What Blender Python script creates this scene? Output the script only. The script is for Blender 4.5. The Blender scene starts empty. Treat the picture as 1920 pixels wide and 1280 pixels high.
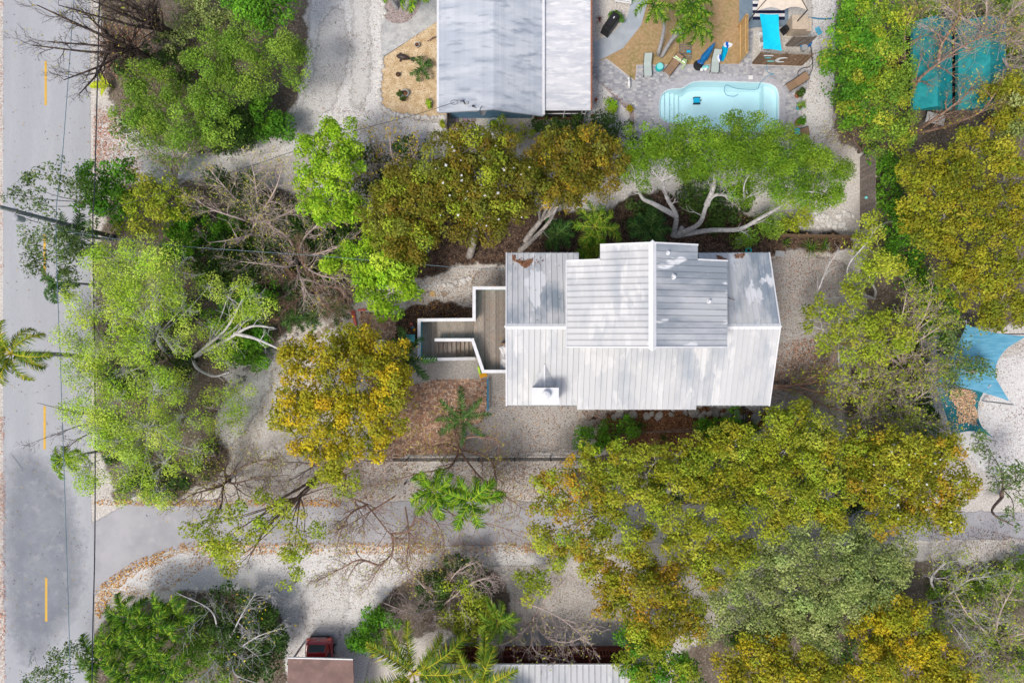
import bpy, math, random
import numpy as np
from mathutils import Vector, Matrix
from mathutils.geometry import tessellate_polygon

# ------------------------------------------------------------------ camera, sky, sun, exposure
H = 46.7            # drone height above the gravel (m)
FPX = 1280.0        # focal length in photo pixels (24 mm on 36 mm, photo 1920 px wide)
scene = bpy.context.scene
cam_d = bpy.data.cameras.new('camera'); cam = bpy.data.objects.new('camera', cam_d)
scene.collection.objects.link(cam); scene.camera = cam
cam.location = (0, 0, H); cam.rotation_euler = (0, 0, 0)
cam_d.sensor_width = 36; cam_d.lens = 24; cam_d.clip_end = 2000
SUN_EL, SUN_AZ = math.radians(58), math.radians(222)
world = bpy.data.worlds.new('World'); scene.world = world; world.use_nodes = True
nt = world.node_tree; bg = nt.nodes['Background']
sky = nt.nodes.new('ShaderNodeTexSky'); sky.sky_type = 'NISHITA'; sky.sun_disc = False
sky.sun_elevation = SUN_EL; sky.sun_rotation = SUN_AZ; sky.dust_density = 4.0; sky.ozone_density = .6; sky.air_density = 1.0
nt.links.new(sky.outputs[0], bg.inputs[0]); bg.inputs[1].default_value = 0.14
sun_d = bpy.data.lights.new('sun', 'SUN'); sun = bpy.data.objects.new('sun', sun_d)
scene.collection.objects.link(sun)
sun_d.energy = 1.95; sun_d.angle = math.radians(14); sun_d.color = (1, .96, .9)
sd = Vector((math.sin(SUN_AZ)*math.cos(SUN_EL), math.cos(SUN_AZ)*math.cos(SUN_EL), math.sin(SUN_EL)))
sun.rotation_euler = sd.to_track_quat('Z', 'Y').to_euler(); sun.location = (-20, -20, 60)
vs = scene.view_settings
vs.view_transform = 'Standard'; vs.look = 'None'; vs.gamma = 1; vs.use_curve_mapping = False; vs.exposure = 0.15
scene.cycles.max_bounces = 5; scene.cycles.diffuse_bounces = 3; scene.cycles.transparent_max_bounces = 8

# ------------------------------------------------------------------ helpers
C = scene.collection
PI = math.pi
def W(px, py, z=0.0):
    s = (H - z)/FPX
    return Vector(((px - 960)*s, -(py - 640)*s, z))
def M(px, z=0.0): return px*(H - z)/FPX
def lerp(a, b, t): return a + (b - a)*t

def tag(o, label, cat, group=None, kind=None):
    o['label'] = label; o['category'] = cat
    if group: o['group'] = group
    if kind: o['kind'] = kind
    return o
def thing(name, label, cat, loc=(0, 0, 0), group=None, rz=0.0):
    o = bpy.data.objects.new(name, None); C.objects.link(o); o.location = loc; o.rotation_euler = (0, 0, rz)
    o.empty_display_size = .2
    return tag(o, label, cat, group)
def copy_tree(o, parent=None):
    c = o.copy(); C.objects.link(c); c.parent = parent
    for ch in o.children: copy_tree(ch, c)
    return c
def origin(p):
    v = Vector((0, 0, 0))
    while p is not None: v += p.location; p = p.parent
    return v

class MB:
    def __init__(s): s.v = []; s.f = []; s.c = []
    def quad(s, a, b, c, d, col=None):
        n = len(s.v); s.v += [tuple(a), tuple(b), tuple(c), tuple(d)]; s.f.append((n, n+1, n+2, n+3)); s.c.append(col)
    def face(s, pts, col=None):
        n = len(s.v); s.v += [tuple(p) for p in pts]; s.f.append(tuple(range(n, n+len(pts)))); s.c.append(col)
    def hexa(s, b, t, col=None):            # bottom 4 (ccw), top 4
        n = len(s.v); s.v += [tuple(p) for p in b] + [tuple(p) for p in t]
        fs = [(3, 2, 1, 0), (4, 5, 6, 7), (0, 1, 5, 4), (1, 2, 6, 5), (2, 3, 7, 6), (3, 0, 4, 7)]
        s.f += [tuple(n+i for i in f) for f in fs]; s.c += [col]*6
        return s
    def box(s, cx, cy, cz, sx, sy, sz, rz=0.0, col=None, top=1.0, rot=None):
        m = rot if rot is not None else Matrix.Rotation(rz, 3, 'Z')
        def P(x, y, z): return Vector((cx, cy, cz)) + m @ Vector((x, y, z))
        x, y, z = sx/2, sy/2, sz/2; a, b = x*top, y*top
        return s.hexa([P(-x, -y, -z), P(x, -y, -z), P(x, y, -z), P(-x, y, -z)], [P(-a, -b, z), P(a, -b, z), P(a, b, z), P(-a, b, z)], col)
    def bar(s, a, b, w, h=None, col=None):  # square bar between two points
        a, b = Vector(a), Vector(b); h = h or w; d = (b-a).normalized()
        u = d.cross(Vector((0, 0, 1)))
        u = u.normalized() if u.length > 1e-4 else Vector((1, 0, 0))
        n = u.cross(d); u *= w/2; n *= h/2
        return s.hexa([a-u-n, a+u-n, a+u+n, a-u+n], [b-u-n, b+u-n, b+u+n, b-u+n], col)
    def tube(s, pts, rad, k=6, col=None, cap=True):
        pts = [Vector(p) for p in pts]; n0 = len(s.v); m = len(pts)
        rs = rad if isinstance(rad, (list, tuple)) else [rad]*m
        ref = Vector((.31, .57, .76))
        for i, p in enumerate(pts):
            d = pts[min(i+1, m-1)] - pts[max(i-1, 0)]
            if d.length < 1e-6: d = Vector((0, 0, 1))
            d.normalize(); u = d.cross(ref)
            if u.length < .05: u = d.cross(Vector((1, 0, 0)))
            u.normalize(); w = d.cross(u); r = rs[i]
            for j in range(k):
                a = 2*PI*j/k; q = p + u*(math.cos(a)*r) + w*(math.sin(a)*r); s.v.append((q.x, q.y, q.z))
        for i in range(m-1):
            for j in range(k):
                a = n0+i*k+j; b = n0+i*k+(j+1) % k; s.f.append((a, b, b+k, a+k)); s.c.append(col)
        if cap and k > 2:
            s.f.append(tuple(n0+(m-1)*k+j for j in range(k))); s.c.append(col)
            s.f.append(tuple(n0+k-1-j for j in range(k))); s.c.append(col)
        return s
    def lathe(s, c, prof, k=16, col=None):  # prof [(r,z)]
        c = Vector(c); n0 = len(s.v)
        for r, z in prof:
            for j in range(k): a = 2*PI*j/k; s.v.append((c.x+r*math.cos(a), c.y+r*math.sin(a), c.z+z))
        for i in range(len(prof)-1):
            for j in range(k):
                a = n0+i*k+j; b = n0+i*k+(j+1) % k; s.f.append((a, b, b+k, a+k)); s.c.append(col)
        s.f.append(tuple(n0+(len(prof)-1)*k+j for j in range(k))); s.c.append(col)
        return s
    def poly(s, pts, z0, z1=None, col=None, holes=()):   # flat sheet (z1 None) or slab
        loops = [[Vector((p[0], p[1], 0)) for p in pts]] + [[Vector((p[0], p[1], 0)) for p in h] for h in holes]
        flat = [p for l in loops for p in l]; tris = tessellate_polygon(loops)
        zt = z0 if z1 is None else z1; n = len(s.v)
        s.v += [(p.x, p.y, zt) for p in flat]
        for t in tris:
            a, b, c = (flat[i] for i in t)
            if (b-a).cross(c-a).z < 0: t = (t[0], t[2], t[1])
            s.f.append(tuple(n+i for i in t)); s.c.append(col)
        if z1 is not None:
            for l in loops:
                m = len(l)
                for i in range(m):
                    a, b = l[i], l[(i+1) % m]
                    s.quad((a.x, a.y, z0), (b.x, b.y, z0), (b.x, b.y, z1), (a.x, a.y, z1), col)
        return s
    def build(s, name, mat, parent=None, local=False, smooth=False, label=None, cat=None, group=None, kind=None):
        me = bpy.data.meshes.new(name)
        vv = s.v
        if parent is not None and not local:
            o_ = origin(parent); vv = [(x-o_.x, y-o_.y, z-o_.z) for x, y, z in vv]
        me.from_pydata(vv, [], s.f)
        if any(c is not None for c in s.c):
            at = me.attributes.new('col', 'FLOAT_COLOR', 'FACE')
            a = np.ones((len(s.c), 4), 'f')
            for i, c in enumerate(s.c): a[i, :3] = c if c is not None else (1, 1, 1)
            at.data.foreach_set('color', a.ravel())
        if smooth: me.polygons.foreach_set('use_smooth', [True]*len(me.polygons))
        me.materials.append(mat); me.update()
        o = bpy.data.objects.new(name, me); C.objects.link(o)
        if parent is not None: o.parent = parent
        if label: tag(o, label, cat, group)
        if kind: o['kind'] = kind
        return o

def np_quads(name, V, cols, mat, parent=None):    # V (N,4,3) float, cols (N,3)
    N = len(V); me = bpy.data.meshes.new(name)
    if parent is not None: V = V - np.array(origin(parent))
    me.vertices.add(N*4); me.vertices.foreach_set('co', V.astype('f').ravel())
    me.loops.add(N*4); me.loops.foreach_set('vertex_index', np.arange(N*4, dtype='i'))
    me.polygons.add(N); me.polygons.foreach_set('loop_start', np.arange(0, N*4, 4, dtype='i'))
    at = me.attributes.new('col', 'FLOAT_COLOR', 'FACE')
    a = np.ones((N, 4), 'f'); a[:, :3] = cols; at.data.foreach_set('color', a.ravel())
    me.update(calc_edges=True); me.materials.append(mat)
    o = bpy.data.objects.new(name, me); C.objects.link(o)
    if parent is not None: o.parent = parent
    return o

# ------------------------------------------------------------------ materials
MATS = {}
def N_(t, kind, **kw):
    n = t.nodes.new(kind)
    for k, v in kw.items(): setattr(n, k, v)
    return n
def mat(name, c1, c2=None, scale=6., rough=.7, bump=0., bscale=None, metal=0., spec=.3, stretch=(1, 1, 1), pos=(.4, .6),
        c3=None, s3=40., p3=(.62, .68), rand=0., world=False, detail=6., coat=0.):
    m = bpy.data.materials.new(name); m.use_nodes = True; t = m.node_tree; b = t.nodes['Principled BSDF']; L = t.links.new
    b.inputs['Roughness'].default_value = rough; b.inputs['Metallic'].default_value = metal
    b.inputs['Specular IOR Level'].default_value = spec; b.inputs['Coat Weight'].default_value = coat
    if world: co = N_(t, 'ShaderNodeNewGeometry').outputs['Position']
    else: co = N_(t, 'ShaderNodeTexCoord').outputs['Object']
    mp = N_(t, 'ShaderNodeMapping'); mp.inputs['Scale'].default_value = stretch; L(co, mp.inputs[0])
    def noise(sc, det=detail, rgh=.6):
        n = N_(t, 'ShaderNodeTexNoise'); n.inputs['Scale'].default_value = sc; n.inputs['Detail'].default_value = det
        n.inputs['Roughness'].default_value = rgh; L(mp.outputs[0], n.inputs['Vector']); return n.outputs['Fac']
    def ramp(f, p, a, bb):
        r = N_(t, 'ShaderNodeMapRange'); r.inputs['From Min'].default_value = p[0]; r.inputs['From Max'].default_value = p[1]
        L(f, r.inputs['Value']); x = N_(t, 'ShaderNodeMix', data_type='RGBA'); L(r.outputs[0], x.inputs['Factor'])
        for i, c in ((6, a), (7, bb)):
            if isinstance(c, tuple): x.inputs[i].default_value = (*c, 1)
            else: L(c, x.inputs[i])
        return x.outputs[2]
    col = None
    if c2 is not None: col = ramp(noise(scale), pos, tuple(c1), tuple(c2))
    if c3 is not None: col = ramp(noise(s3, 3), p3, col if col is not None else tuple(c1), tuple(c3))
    if rand:
        oi = N_(t, 'ShaderNodeObjectInfo'); r = N_(t, 'ShaderNodeMapRange'); r.inputs['To Min'].default_value = 1-rand; r.inputs['To Max'].default_value = 1+rand*.6
        L(oi.outputs['Random'], r.inputs['Value']); hv = N_(t, 'ShaderNodeHueSaturation'); L(r.outputs[0], hv.inputs['Value'])
        if col is None: hv.inputs['Color'].default_value = (*c1, 1)
        else: L(col, hv.inputs['Color'])
        col = hv.outputs[0]
    if col is None: b.inputs['Base Color'].default_value = (*c1, 1)
    else: L(col, b.inputs['Base Color'])
    if bump:
        bp = N_(t, 'ShaderNodeBump'); bp.inputs['Strength'].default_value = bump; bp.inputs['Distance'].default_value = .03
        L(noise(bscale or scale*4, 4), bp.inputs['Height']); L(bp.outputs[0], b.inputs['Normal'])
    MATS[name] = m
    return m
def attr_mat(name, rough=.6, trans=0., spec=.25, mul=1.0, noise=0., nscale=20.):
    m = bpy.data.materials.new(name); m.use_nodes = True; t = m.node_tree; b = t.nodes['Principled BSDF']; L = t.links.new
    a = N_(t, 'ShaderNodeAttribute', attribute_name='col'); b.inputs['Roughness'].default_value = rough
    b.inputs['Specular IOR Level'].default_value = spec; col = a.outputs['Color']
    if noise:
        n = N_(t, 'ShaderNodeTexNoise'); n.inputs['Scale'].default_value = nscale; n.inputs['Detail'].default_value = 5
        g = N_(t, 'ShaderNodeNewGeometry'); L(g.outputs['Position'], n.inputs['Vector'])
        r = N_(t, 'ShaderNodeMapRange'); r.inputs['From Min'].default_value = .3; r.inputs['From Max'].default_value = .7
        r.inputs['To Min'].default_value = 1-noise; r.inputs['To Max'].default_value = 1+noise; L(n.outputs['Fac'], r.inputs['Value'])
        hv = N_(t, 'ShaderNodeHueSaturation'); L(r.outputs[0], hv.inputs['Value']); L(col, hv.inputs['Color']); col = hv.outputs[0]
    L(col, b.inputs['Base Color'])
    if trans:
        tr = N_(t, 'ShaderNodeBsdfTranslucent'); L(col, tr.inputs['Color']); mx = N_(t, 'ShaderNodeMixShader'); mx.inputs[0].default_value = trans
        L(b.outputs[0], mx.inputs[1]); L(tr.outputs[0], mx.inputs[2]); L(mx.outputs[0], t.nodes['Material Output'].inputs['Surface'])
    MATS[name] = m
    return m

LEAF = attr_mat('leaf', rough=.55, trans=.25, spec=.1)
LITTER = attr_mat('dry_leaf', rough=.8, spec=.1)
BRICK = attr_mat('clay_brick', rough=.9, spec=.1, noise=.25, nscale=30)
PAVER = attr_mat('paver_stone', rough=.85, spec=.15, noise=.15, nscale=25)
mat('gravel', (.37, .33, .285), (.57, .53, .485), .35, .95, .6, 25, c3=(.68, .655, .62), s3=9, p3=(.42, .66), world=True, spec=.1, pos=(.25, .75), detail=9)
mat('gravel_grey', (.27, .245, .225), (.40, .375, .35), .45, .95, .7, 25, c3=(.50, .48, .45), s3=11, p3=(.44, .68), world=True, spec=.1, pos=(.25, .75), detail=9)
mat('gravel_pale', (.50, .485, .465), (.64, .625, .605), .3, .95, .5, 25, c3=(.78, .765, .745), s3=10, p3=(.42, .68), world=True, spec=.1, pos=(.25, .75), detail=9)
mat('gravel_tan', (.55, .40, .23), (.70, .56, .37), 2.5, .95, .7, 22, c3=(.38, .24, .12), s3=12, p3=(.54, .6), world=True, spec=.1)
mat('gravel_pink', (.33, .27, .26), (.45, .38, .36), 4, .95, .7, 25, c3=(.16, .12, .12), s3=12, p3=(.54, .6), world=True, spec=.1)
mat('asphalt', (.36, .37, .395), (.42, .43, .45), .5, .9, .15, 40, c3=(.33, .34, .365), s3=14, p3=(.52, .75), world=True, spec=.2, stretch=(1.6, .25, 1), pos=(.3, .7), detail=9)
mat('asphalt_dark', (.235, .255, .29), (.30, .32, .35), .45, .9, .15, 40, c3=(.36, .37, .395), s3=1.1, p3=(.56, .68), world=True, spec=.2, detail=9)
mat('asphalt_side', (.42, .415, .43), (.34, .34, .36), .35, .9, .15, 40, c3=(.43, .42, .44), s3=1.2, p3=(.56, .7), world=True, spec=.2)
mat('soil', (.035, .025, .02), (.11, .075, .055), 3, 1, .8, 14, c3=(.22, .15, .11), s3=9, p3=(.56, .64), world=True, spec=.05)
mat('mulch', (.07, .03, .018), (.16, .08, .045), 3, 1, .8, 14, c3=(.26, .13, .07), s3=9, p3=(.54, .62), world=True, spec=.05)
mat('forest_floor', (.075, .058, .042), (.20, .165, .13), .8, 1, .8, 12, c3=(.34, .29, .245), s3=7, p3=(.50, .74), world=True, spec=.05, pos=(.3, .7), detail=9)
mat('lawn_dry', (.38, .255, .13), (.25, .215, .08), .9, 1, .6, 30, c3=(.47, .335, .20), s3=5, p3=(.42, .7), world=True, spec=.05, pos=(.42, .68), detail=9)
mat('concrete', (.34, .38, .42), (.40, .44, .48), 1.5, .85, .1, 30, world=True)
mat('concrete_old', (.42, .42, .42), (.54, .54, .53), 1.8, .9, .2, 20, c3=(.32, .32, .32), s3=7, p3=(.58, .66), world=True)
mat('yellow_paint', (.72, .42, .04), (.60, .38, .08), 6, .8, c3=(.45, .40, .30), s3=16, p3=(.62, .68), world=True)
mat('roof_white', (.545, .55, .55), (.35, .385, .425), .55, .45, .05, 6, c3=(.61, .61, .605), s3=1.3, p3=(.55, .62), rand=.06, world=True, pos=(.5, .72), stretch=(1, .35, 1), spec=.4)
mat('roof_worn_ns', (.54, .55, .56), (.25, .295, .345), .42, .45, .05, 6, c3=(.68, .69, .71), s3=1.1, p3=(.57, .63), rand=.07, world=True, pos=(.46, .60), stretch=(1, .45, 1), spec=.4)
mat('roof_worn_shade_ew', (.50, .515, .53), (.27, .305, .345), .5, .45, .05, 6, c3=(.72, .73, .74), s3=.8, p3=(.60, .64), rand=.08, world=True, pos=(.38, .58), stretch=(.35, 1.2, 1), spec=.4)  # weather streaks, plus the east slope's shade mixed into the darker base
mat('ridge_white', (.74, .74, .75), (.68, .69, .71), 2, .5, spec=.4)
mat('trim_white', (.74, .74, .75), (.66, .67, .69), 3, .5, world=True)
mat('shingle', (.44, .48, .54), (.56, .59, .63), .8, .7, .1, 20, c3=(.31, .35, .41), s3=1.5, p3=(.52, .68), stretch=(.35, 1.5, 1), rand=.05, world=True)
mat('roof_flat', (.66, .66, .68), (.52, .54, .58), .9, .5, c3=(.74, .74, .74), s3=2, p3=(.5, .65), stretch=(.5, 2, 1), world=True)
mat('wall_blue', (.10, .22, .34), (.13, .26, .38), 3, .8, .1, 30)
mat('wall_cream', (.55, .54, .50), (.62, .60, .56), 2, .85, .1, 30)
mat('teal_paint', (.10, .45, .50), (.13, .50, .55), 3, .6)
mat('glass_dark', (.02, .03, .035), None, rough=.08, spec=.6)
mat('screen_dark', (.018, .018, .022), (.03, .03, .035), 8, .6)
mat('deck_wood', (.25, .205, .17), (.40, .35, .30), 5, .9, .4, 30, stretch=(8, .8, 1), rand=.35, world=True, c3=(.42, .25, .14), s3=2.2, p3=(.58, .70))
mat('fence_wood', (.20, .165, .14), (.30, .26, .23), 6, .9, .4, 30, rand=.25)
mat('fence_brown', (.20, .125, .075), (.30, .2, .13), 6, .9, .4, 30, rand=.25)
mat('wood_gold', (.56, .36, .15), (.64, .44, .21), 6, .8, .2, 20, rand=.12)
mat('wood_red', (.14, .035, .025), (.2, .06, .045), 5, .7, .2, 20, rand=.1)
mat('rust', (.22, .08, .04), (.33, .15, .09), 8, .9)
mat('bark_grey', (.27, .245, .225), (.44, .41, .385), 5, .9, .6, 16, stretch=(1, 1, .4))
mat('bark_pale', (.40, .385, .37), (.58, .56, .55), 5, .9, .5, 16)
mat('bark_brown', (.12, .08, .06), (.24, .17, .14), 5, .9, .6, 16)
mat('bark_dark', (.045, .032, .026), (.13, .09, .075), 5, .9, .6, 16)
mat('bark_red', (.22, .12, .08), (.37, .25, .19), 5, .7, .3, 14)
mat('bark_twig', (.42, .325, .285), (.57, .475, .435), 5, .9, .4, 16)
mat('palm_trunk', (.30, .30, .31), (.43, .43, .44), 6, .9, .4, 14)
mat('pole_metal', (.13, .15, .14), (.18, .2, .19), 5, .7)
mat('cable', (.03, .035, .04), None, rough=.5)
mat('cable_light', (.12, .2, .25), None, rough=.5)
mat('plastic_white', (.8, .8, .8), (.7, .7, .7), 6, .5)
mat('plastic_black', (.02, .02, .022), None, rough=.5)
mat('metal_grey', (.38, .39, .41), (.46, .47, .49), 6, .5, metal=.3)
mat('metal_dark', (.03, .03, .03), None, rough=.4)
mat('stone_white', (.58, .56, .53), (.74, .72, .69), 6, .95, .6, 14, rand=.2)
mat('stone_grey', (.22, .21, .2), (.36, .34, .32), 5, .95, .6, 14, rand=.3)
mat('stone_step', (.26, .21, .16), (.36, .30, .24), 6, .95, .5, 14, rand=.2)
mat('pool_shell', (.78, .93, .95), (.76, .915, .94), 1, .4)
mat('pool_coping', (.38, .38, .41), (.47, .47, .5), 7, .85, .3, 20)
mat('sling_green', (.40, .47, .45), (.46, .53, .51), 30, .8)
mat('sling_brown', (.23, .15, .09), (.30, .2, .13), 30, .8)
mat('turquoise', (.02, .50, .52), None, rough=.5)
mat('turquoise_light', (.22, .68, .65), None, rough=.5)
mat('sail_cyan', (.0, .50, .72), (.0, .56, .78), 4, .8)
mat('canvas_tan', (.62, .54, .45), (.70, .62, .53), 3, .85)
mat('blue_fabric', (.0, .10, .30), (.01, .16, .38), 6, .8)
mat('blue_plastic', (.01, .12, .5), None, rough=.4)
mat('towel_cyan', (.0, .42, .68), (.02, .5, .75), 20, .95)
mat('tent_teal', (.008, .21, .235), (.015, .29, .31), 2.5, .6, .1, 5)
mat('sail_blue', (.085, .29, .43), (.14, .37, .51), 1.5, .8, stretch=(1, 5, 1))
mat('sail_teal', (.01, .13, .16), (.02, .17, .2), 2, .8)
mat('terracotta', (.40, .13, .06), (.48, .18, .09), 8, .85)
mat('pot_glaze', (.30, .36, .38), (.38, .43, .44), 8, .4)
mat('bronze', (.045, .032, .028), (.075, .055, .048), 6, .45)
mat('cushion_grey', (.40, .39, .40), (.46, .45, .46), 12, .9)
mat('cushion_white', (.78, .77, .76), (.72, .71, .7), 12, .9)
mat('car_red', (.30, .006, .014), (.32, .007, .016), 2, .25, coat=1.0, spec=.5)
mat('tyre', (.015, .015, .015), None, rough=.8)
mat('chrome', (.6, .6, .62), None, rough=.2, metal=.9)
mat('carport_brown', (.165, .10, .085), (.22, .135, .115), 1.2, .7, c3=(.27, .17, .135), s3=2, p3=(.6, .75))
mat('coral_paint', (.72, .14, .11), (.78, .19, .15), 8, .7)
mat('orange_paint', (.85, .42, .02), None, rough=.7)
mat('lime_paint', (.45, .70, .05), None, rough=.7)
mat('blue_paint', (.05, .22, .36), None, rough=.7)
mat('navy', (.01, .015, .05), None, rough=.9)
mat('cardboard', (.52, .43, .33), (.6, .5, .4), 4, .8)
mat('grey_deck', (.16, .22, .28), (.2, .26, .32), 3, .8, world=True)
mat('sign_lime', (.55, .62, .04), (.62, .68, .08), 3, .6)
mat('solar_grey', (.36, .38, .4), None, rough=.6)
mat('underlay', (.16, .18, .2), (.2, .22, .24), 3, .8)
mat('gravel_muted', (.47, .455, .43), (.58, .565, .54), .5, .95, .5, 25, c3=(.69, .675, .65), s3=10, p3=(.42, .68), world=True, spec=.1, pos=(.25, .75), detail=9)  # muted gravel for the drive strips, painted verge shade and trodden path
# ------------------------------------------------------------------ ground
def chaikin(pts, n=2):
    for _ in range(n):
        pts = [q for i in range(len(pts)) for q in (pts[i].lerp(pts[(i+1) % len(pts)], .25), pts[i].lerp(pts[(i+1) % len(pts)], .75))]
    return pts
def jag(pts, amp, seed, step=.55):
    r = random.Random(seed); out = []
    n = len(pts)
    for i in range(n):
        a, b = pts[i], pts[(i+1) % n]; L = (b-a).length; k = max(1, int(L/step))
        nn = Vector((-(b-a).y, (b-a).x, 0)).normalized() if L > 0 else Vector((0, 0, 0))
        for j in range(k):
            out.append(a.lerp(b, j/k) + nn*(r.uniform(-amp, amp)))
    return out
FEATHER = {}
def feather_mat(m):
    if m in FEATHER: return FEATHER[m]
    k = MATS[m].copy(); k.name = m+'_feathered'; t = k.node_tree; L = t.links.new; b = t.nodes['Principled BSDF']; out = t.nodes['Material Output']
    at = N_(t, 'ShaderNodeAttribute', attribute_name='fade'); g = N_(t, 'ShaderNodeNewGeometry')
    n = N_(t, 'ShaderNodeTexNoise'); n.inputs['Scale'].default_value = 1.6; n.inputs['Detail'].default_value = 8; n.inputs['Roughness'].default_value = .72; L(g.outputs['Position'], n.inputs['Vector'])
    s = N_(t, 'ShaderNodeMath', operation='ADD'); L(at.outputs['Fac'], s.inputs[0]); L(n.outputs['Fac'], s.inputs[1])
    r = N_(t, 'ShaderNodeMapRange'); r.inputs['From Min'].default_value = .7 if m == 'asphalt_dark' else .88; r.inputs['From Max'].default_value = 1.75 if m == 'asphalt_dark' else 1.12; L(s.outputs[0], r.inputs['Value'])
    tr = N_(t, 'ShaderNodeBsdfTransparent'); mx = N_(t, 'ShaderNodeMixShader'); L(r.outputs[0], mx.inputs[0]); L(tr.outputs[0], mx.inputs[1]); L(b.outputs[0], mx.inputs[2]); L(mx.outputs[0], out.inputs['Surface'])
    FEATHER[m] = k; return k
def offset_w(pts, d):
    out = []; n = len(pts); sg = 1 if sum(pts[i].x*pts[(i+1) % n].y-pts[(i+1) % n].x*pts[i].y for i in range(n)) > 0 else -1
    for i in range(n):
        t = (pts[(i+1) % n]-pts[i-1]).normalized(); out.append(pts[i]+Vector((t.y, -t.x, 0))*d*sg)
    return out
def sheet(name, px, z, m, label, cat, amp=0., seed=1, kind='structure', holes=(), smooth=0, fw=None):
    pts = [W(x, y) for x, y in px]
    for _ in range(smooth): pts = chaikin(pts, 1)
    z += .0007*(seed % 7)
    if not amp or amp < .07: 
        if amp: pts = chaikin(jag(pts, amp, seed), 1)
        return MB().poly(pts, z, holes=holes).build(name, MATS[m], label=label, cat=cat, kind=kind)
    pts = chaikin(jag(chaikin(pts, 1), amp, seed), 1); w = fw or .2+amp*1.6
    inn, out = offset_w(pts, -w), offset_w(pts, w); mb = MB().poly(inn, z); k = len(mb.v); n = len(out)
    rz = random.Random(seed); mb.v += [(p.x, p.y, z-.003-rz.uniform(0, .0008)) for p in out]
    for i in range(n): j = (i+1) % n; mb.f.append((i, k+i, k+j, j)); mb.c.append(None)
    o = mb.build(name, feather_mat(m), label=label, cat=cat, kind=kind)
    at = o.data.attributes.new('fade', 'FLOAT', 'POINT'); at.data.foreach_set('value', [1.]*k+[0.]*n)
    return o
pool_px = [(1236, 205), (1237, 185), (1246, 171), (1262, 167), (1280, 167), (1291, 158), (1304, 153), (1340, 153), (1400, 155), (1438, 156), (1455, 163), (1460, 178),
           (1460, 205), (1460, 228), (1452, 243), (1436, 247), (1400, 247), (1340, 247), (1304, 247), (1291, 241), (1280, 233), (1262, 232), (1246, 228), (1237, 220)]
POOL = chaikin([W(x, y) for x, y in pool_px], 2)
pc = sum(POOL, Vector())/len(POOL)
def offset(pts, d):
    out = []; n = len(pts)
    for i in range(n):
        t = (pts[(i+1) % n]-pts[i-1]).normalized(); nn = Vector((-t.y, t.x, 0))
        if nn.dot(pts[i]-pc) < 0: nn = -nn
        out.append(pts[i]+nn*d)
    return out
def offset_n(pts, d):      # consistent winding normal (pool is listed clockwise in the picture)
    out = []; n = len(pts); area = sum(pts[i].x*pts[(i+1) % n].y-pts[(i+1) % n].x*pts[i].y for i in range(n))
    sg = 1 if area > 0 else -1
    for i in range(n):
        t = (pts[(i+1) % n]-pts[i-1]).normalized(); out.append(pts[i]+Vector((t.y, -t.x, 0))*d*sg)
    return out
HOLE = offset_n(POOL, .12)
big = [Vector((x, y, 0)) for x, y in ((-400, -400), (400, -400), (400, 400), (-400, 400))]
MB().poly(big, 0, holes=[HOLE]).build('ground', MATS['gravel'], label='pale speckled gravel ground between the houses and trees', cat='ground', kind='structure')
rd = MB().poly([W(6, -3000), W(168, -3000), W(169, 0), W(170, 936), W(176, 1040), W(177, 1110), W(176, 1280), W(176, 4000), W(10, 4000), W(9, 1150), W(6, 1130), W(6, 0)], .016)
road = rd.build('road', MATS['asphalt'], label='worn pale grey asphalt street with yellow centre dashes', cat='road', kind='structure')
for y0, y1, x in ((-215, -130, 86), (115, 198, 86), (440, 518, 84), (761, 842, 84), (1083, 1164, 87), (1400, 1480, 87)):
    a, b = W(x, y0), W(x, y1)
    MB().box((a.x+b.x)/2, (a.y+b.y)/2, .0215, .16, a.y-b.y, .004).build('lane_dash', MATS['yellow_paint'], road)
side = [(165, 937), (500, 938), (1000, 940), (1300, 946), (1650, 958), (4000, 985), (4000, 1030), (1920, 1010), (1650, 1013), (1060, 1020), (420, 1021), (345, 1024), (300, 1036), (250, 1062), (210, 1090), (180, 1113), (168, 1130)]
sheet('side_street', side, .012, 'asphalt_side', 'narrow grey side street branching off the main street', 'road', amp=.08, fw=.22)
sheet('road_patch', [(22, 850), (70, 860), (110, 900), (140, 970), (150, 1060), (140, 1130), (110, 1180), (80, 1230), (40, 1240), (16, 1150), (14, 950)], .0225, 'asphalt_dark', 'darker blue grey area of the street asphalt', 'asphalt', .1, 1, fw=1.1)  # soft-edged darker blue grey sheet over the asphalt
# soils and beds
sheet('forest_floor', [(185, -300), (560, -300), (575, 60), (560, 170), (520, 250), (430, 282), (320, 285), (230, 240), (205, 180), (190, 60)], .004, 'forest_floor', 'leaf covered soil under the roadside grove by the white drive', 'soil', .25, 2)
sheet('forest_floor', [(180, 345), (330, 345), (420, 330), (560, 370), (690, 400), (700, 520), (640, 580), (560, 600), (520, 640), (430, 730), (400, 800), (440, 880), (330, 935), (178, 932)], .004, 'forest_floor', 'brown soil under the lime green trees beside the street', 'soil', .3, 3)
sheet('forest_floor', [(1600, -300), (3500, -300), (3500, 590), (1850, 600), (1800, 640), (1740, 640), (1720, 800), (1600, 860), (1560, 640), (1600, 560), (1640, 440), (1640, 300), (1560, 250), (1560, 60)], .004, 'forest_floor', 'leaf strewn soil under the trees behind the board fence', 'soil', .25, 4)
sheet('forest_floor', [(1080, 865), (1300, 830), (1700, 830), (1780, 960), (1300, 945), (1060, 940)], .004, 'forest_floor', 'brown soil under the olive trees north of the side street', 'soil', .25, 5)
sheet('forest_floor', [(1730, 1055), (3500, 1040), (3500, 2500), (1180, 2500), (1230, 1240), (1420, 1150), (1640, 1060)], .004, 'forest_floor', 'brown soil under the tangle south of the side street', 'soil', .3, 6)
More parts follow.
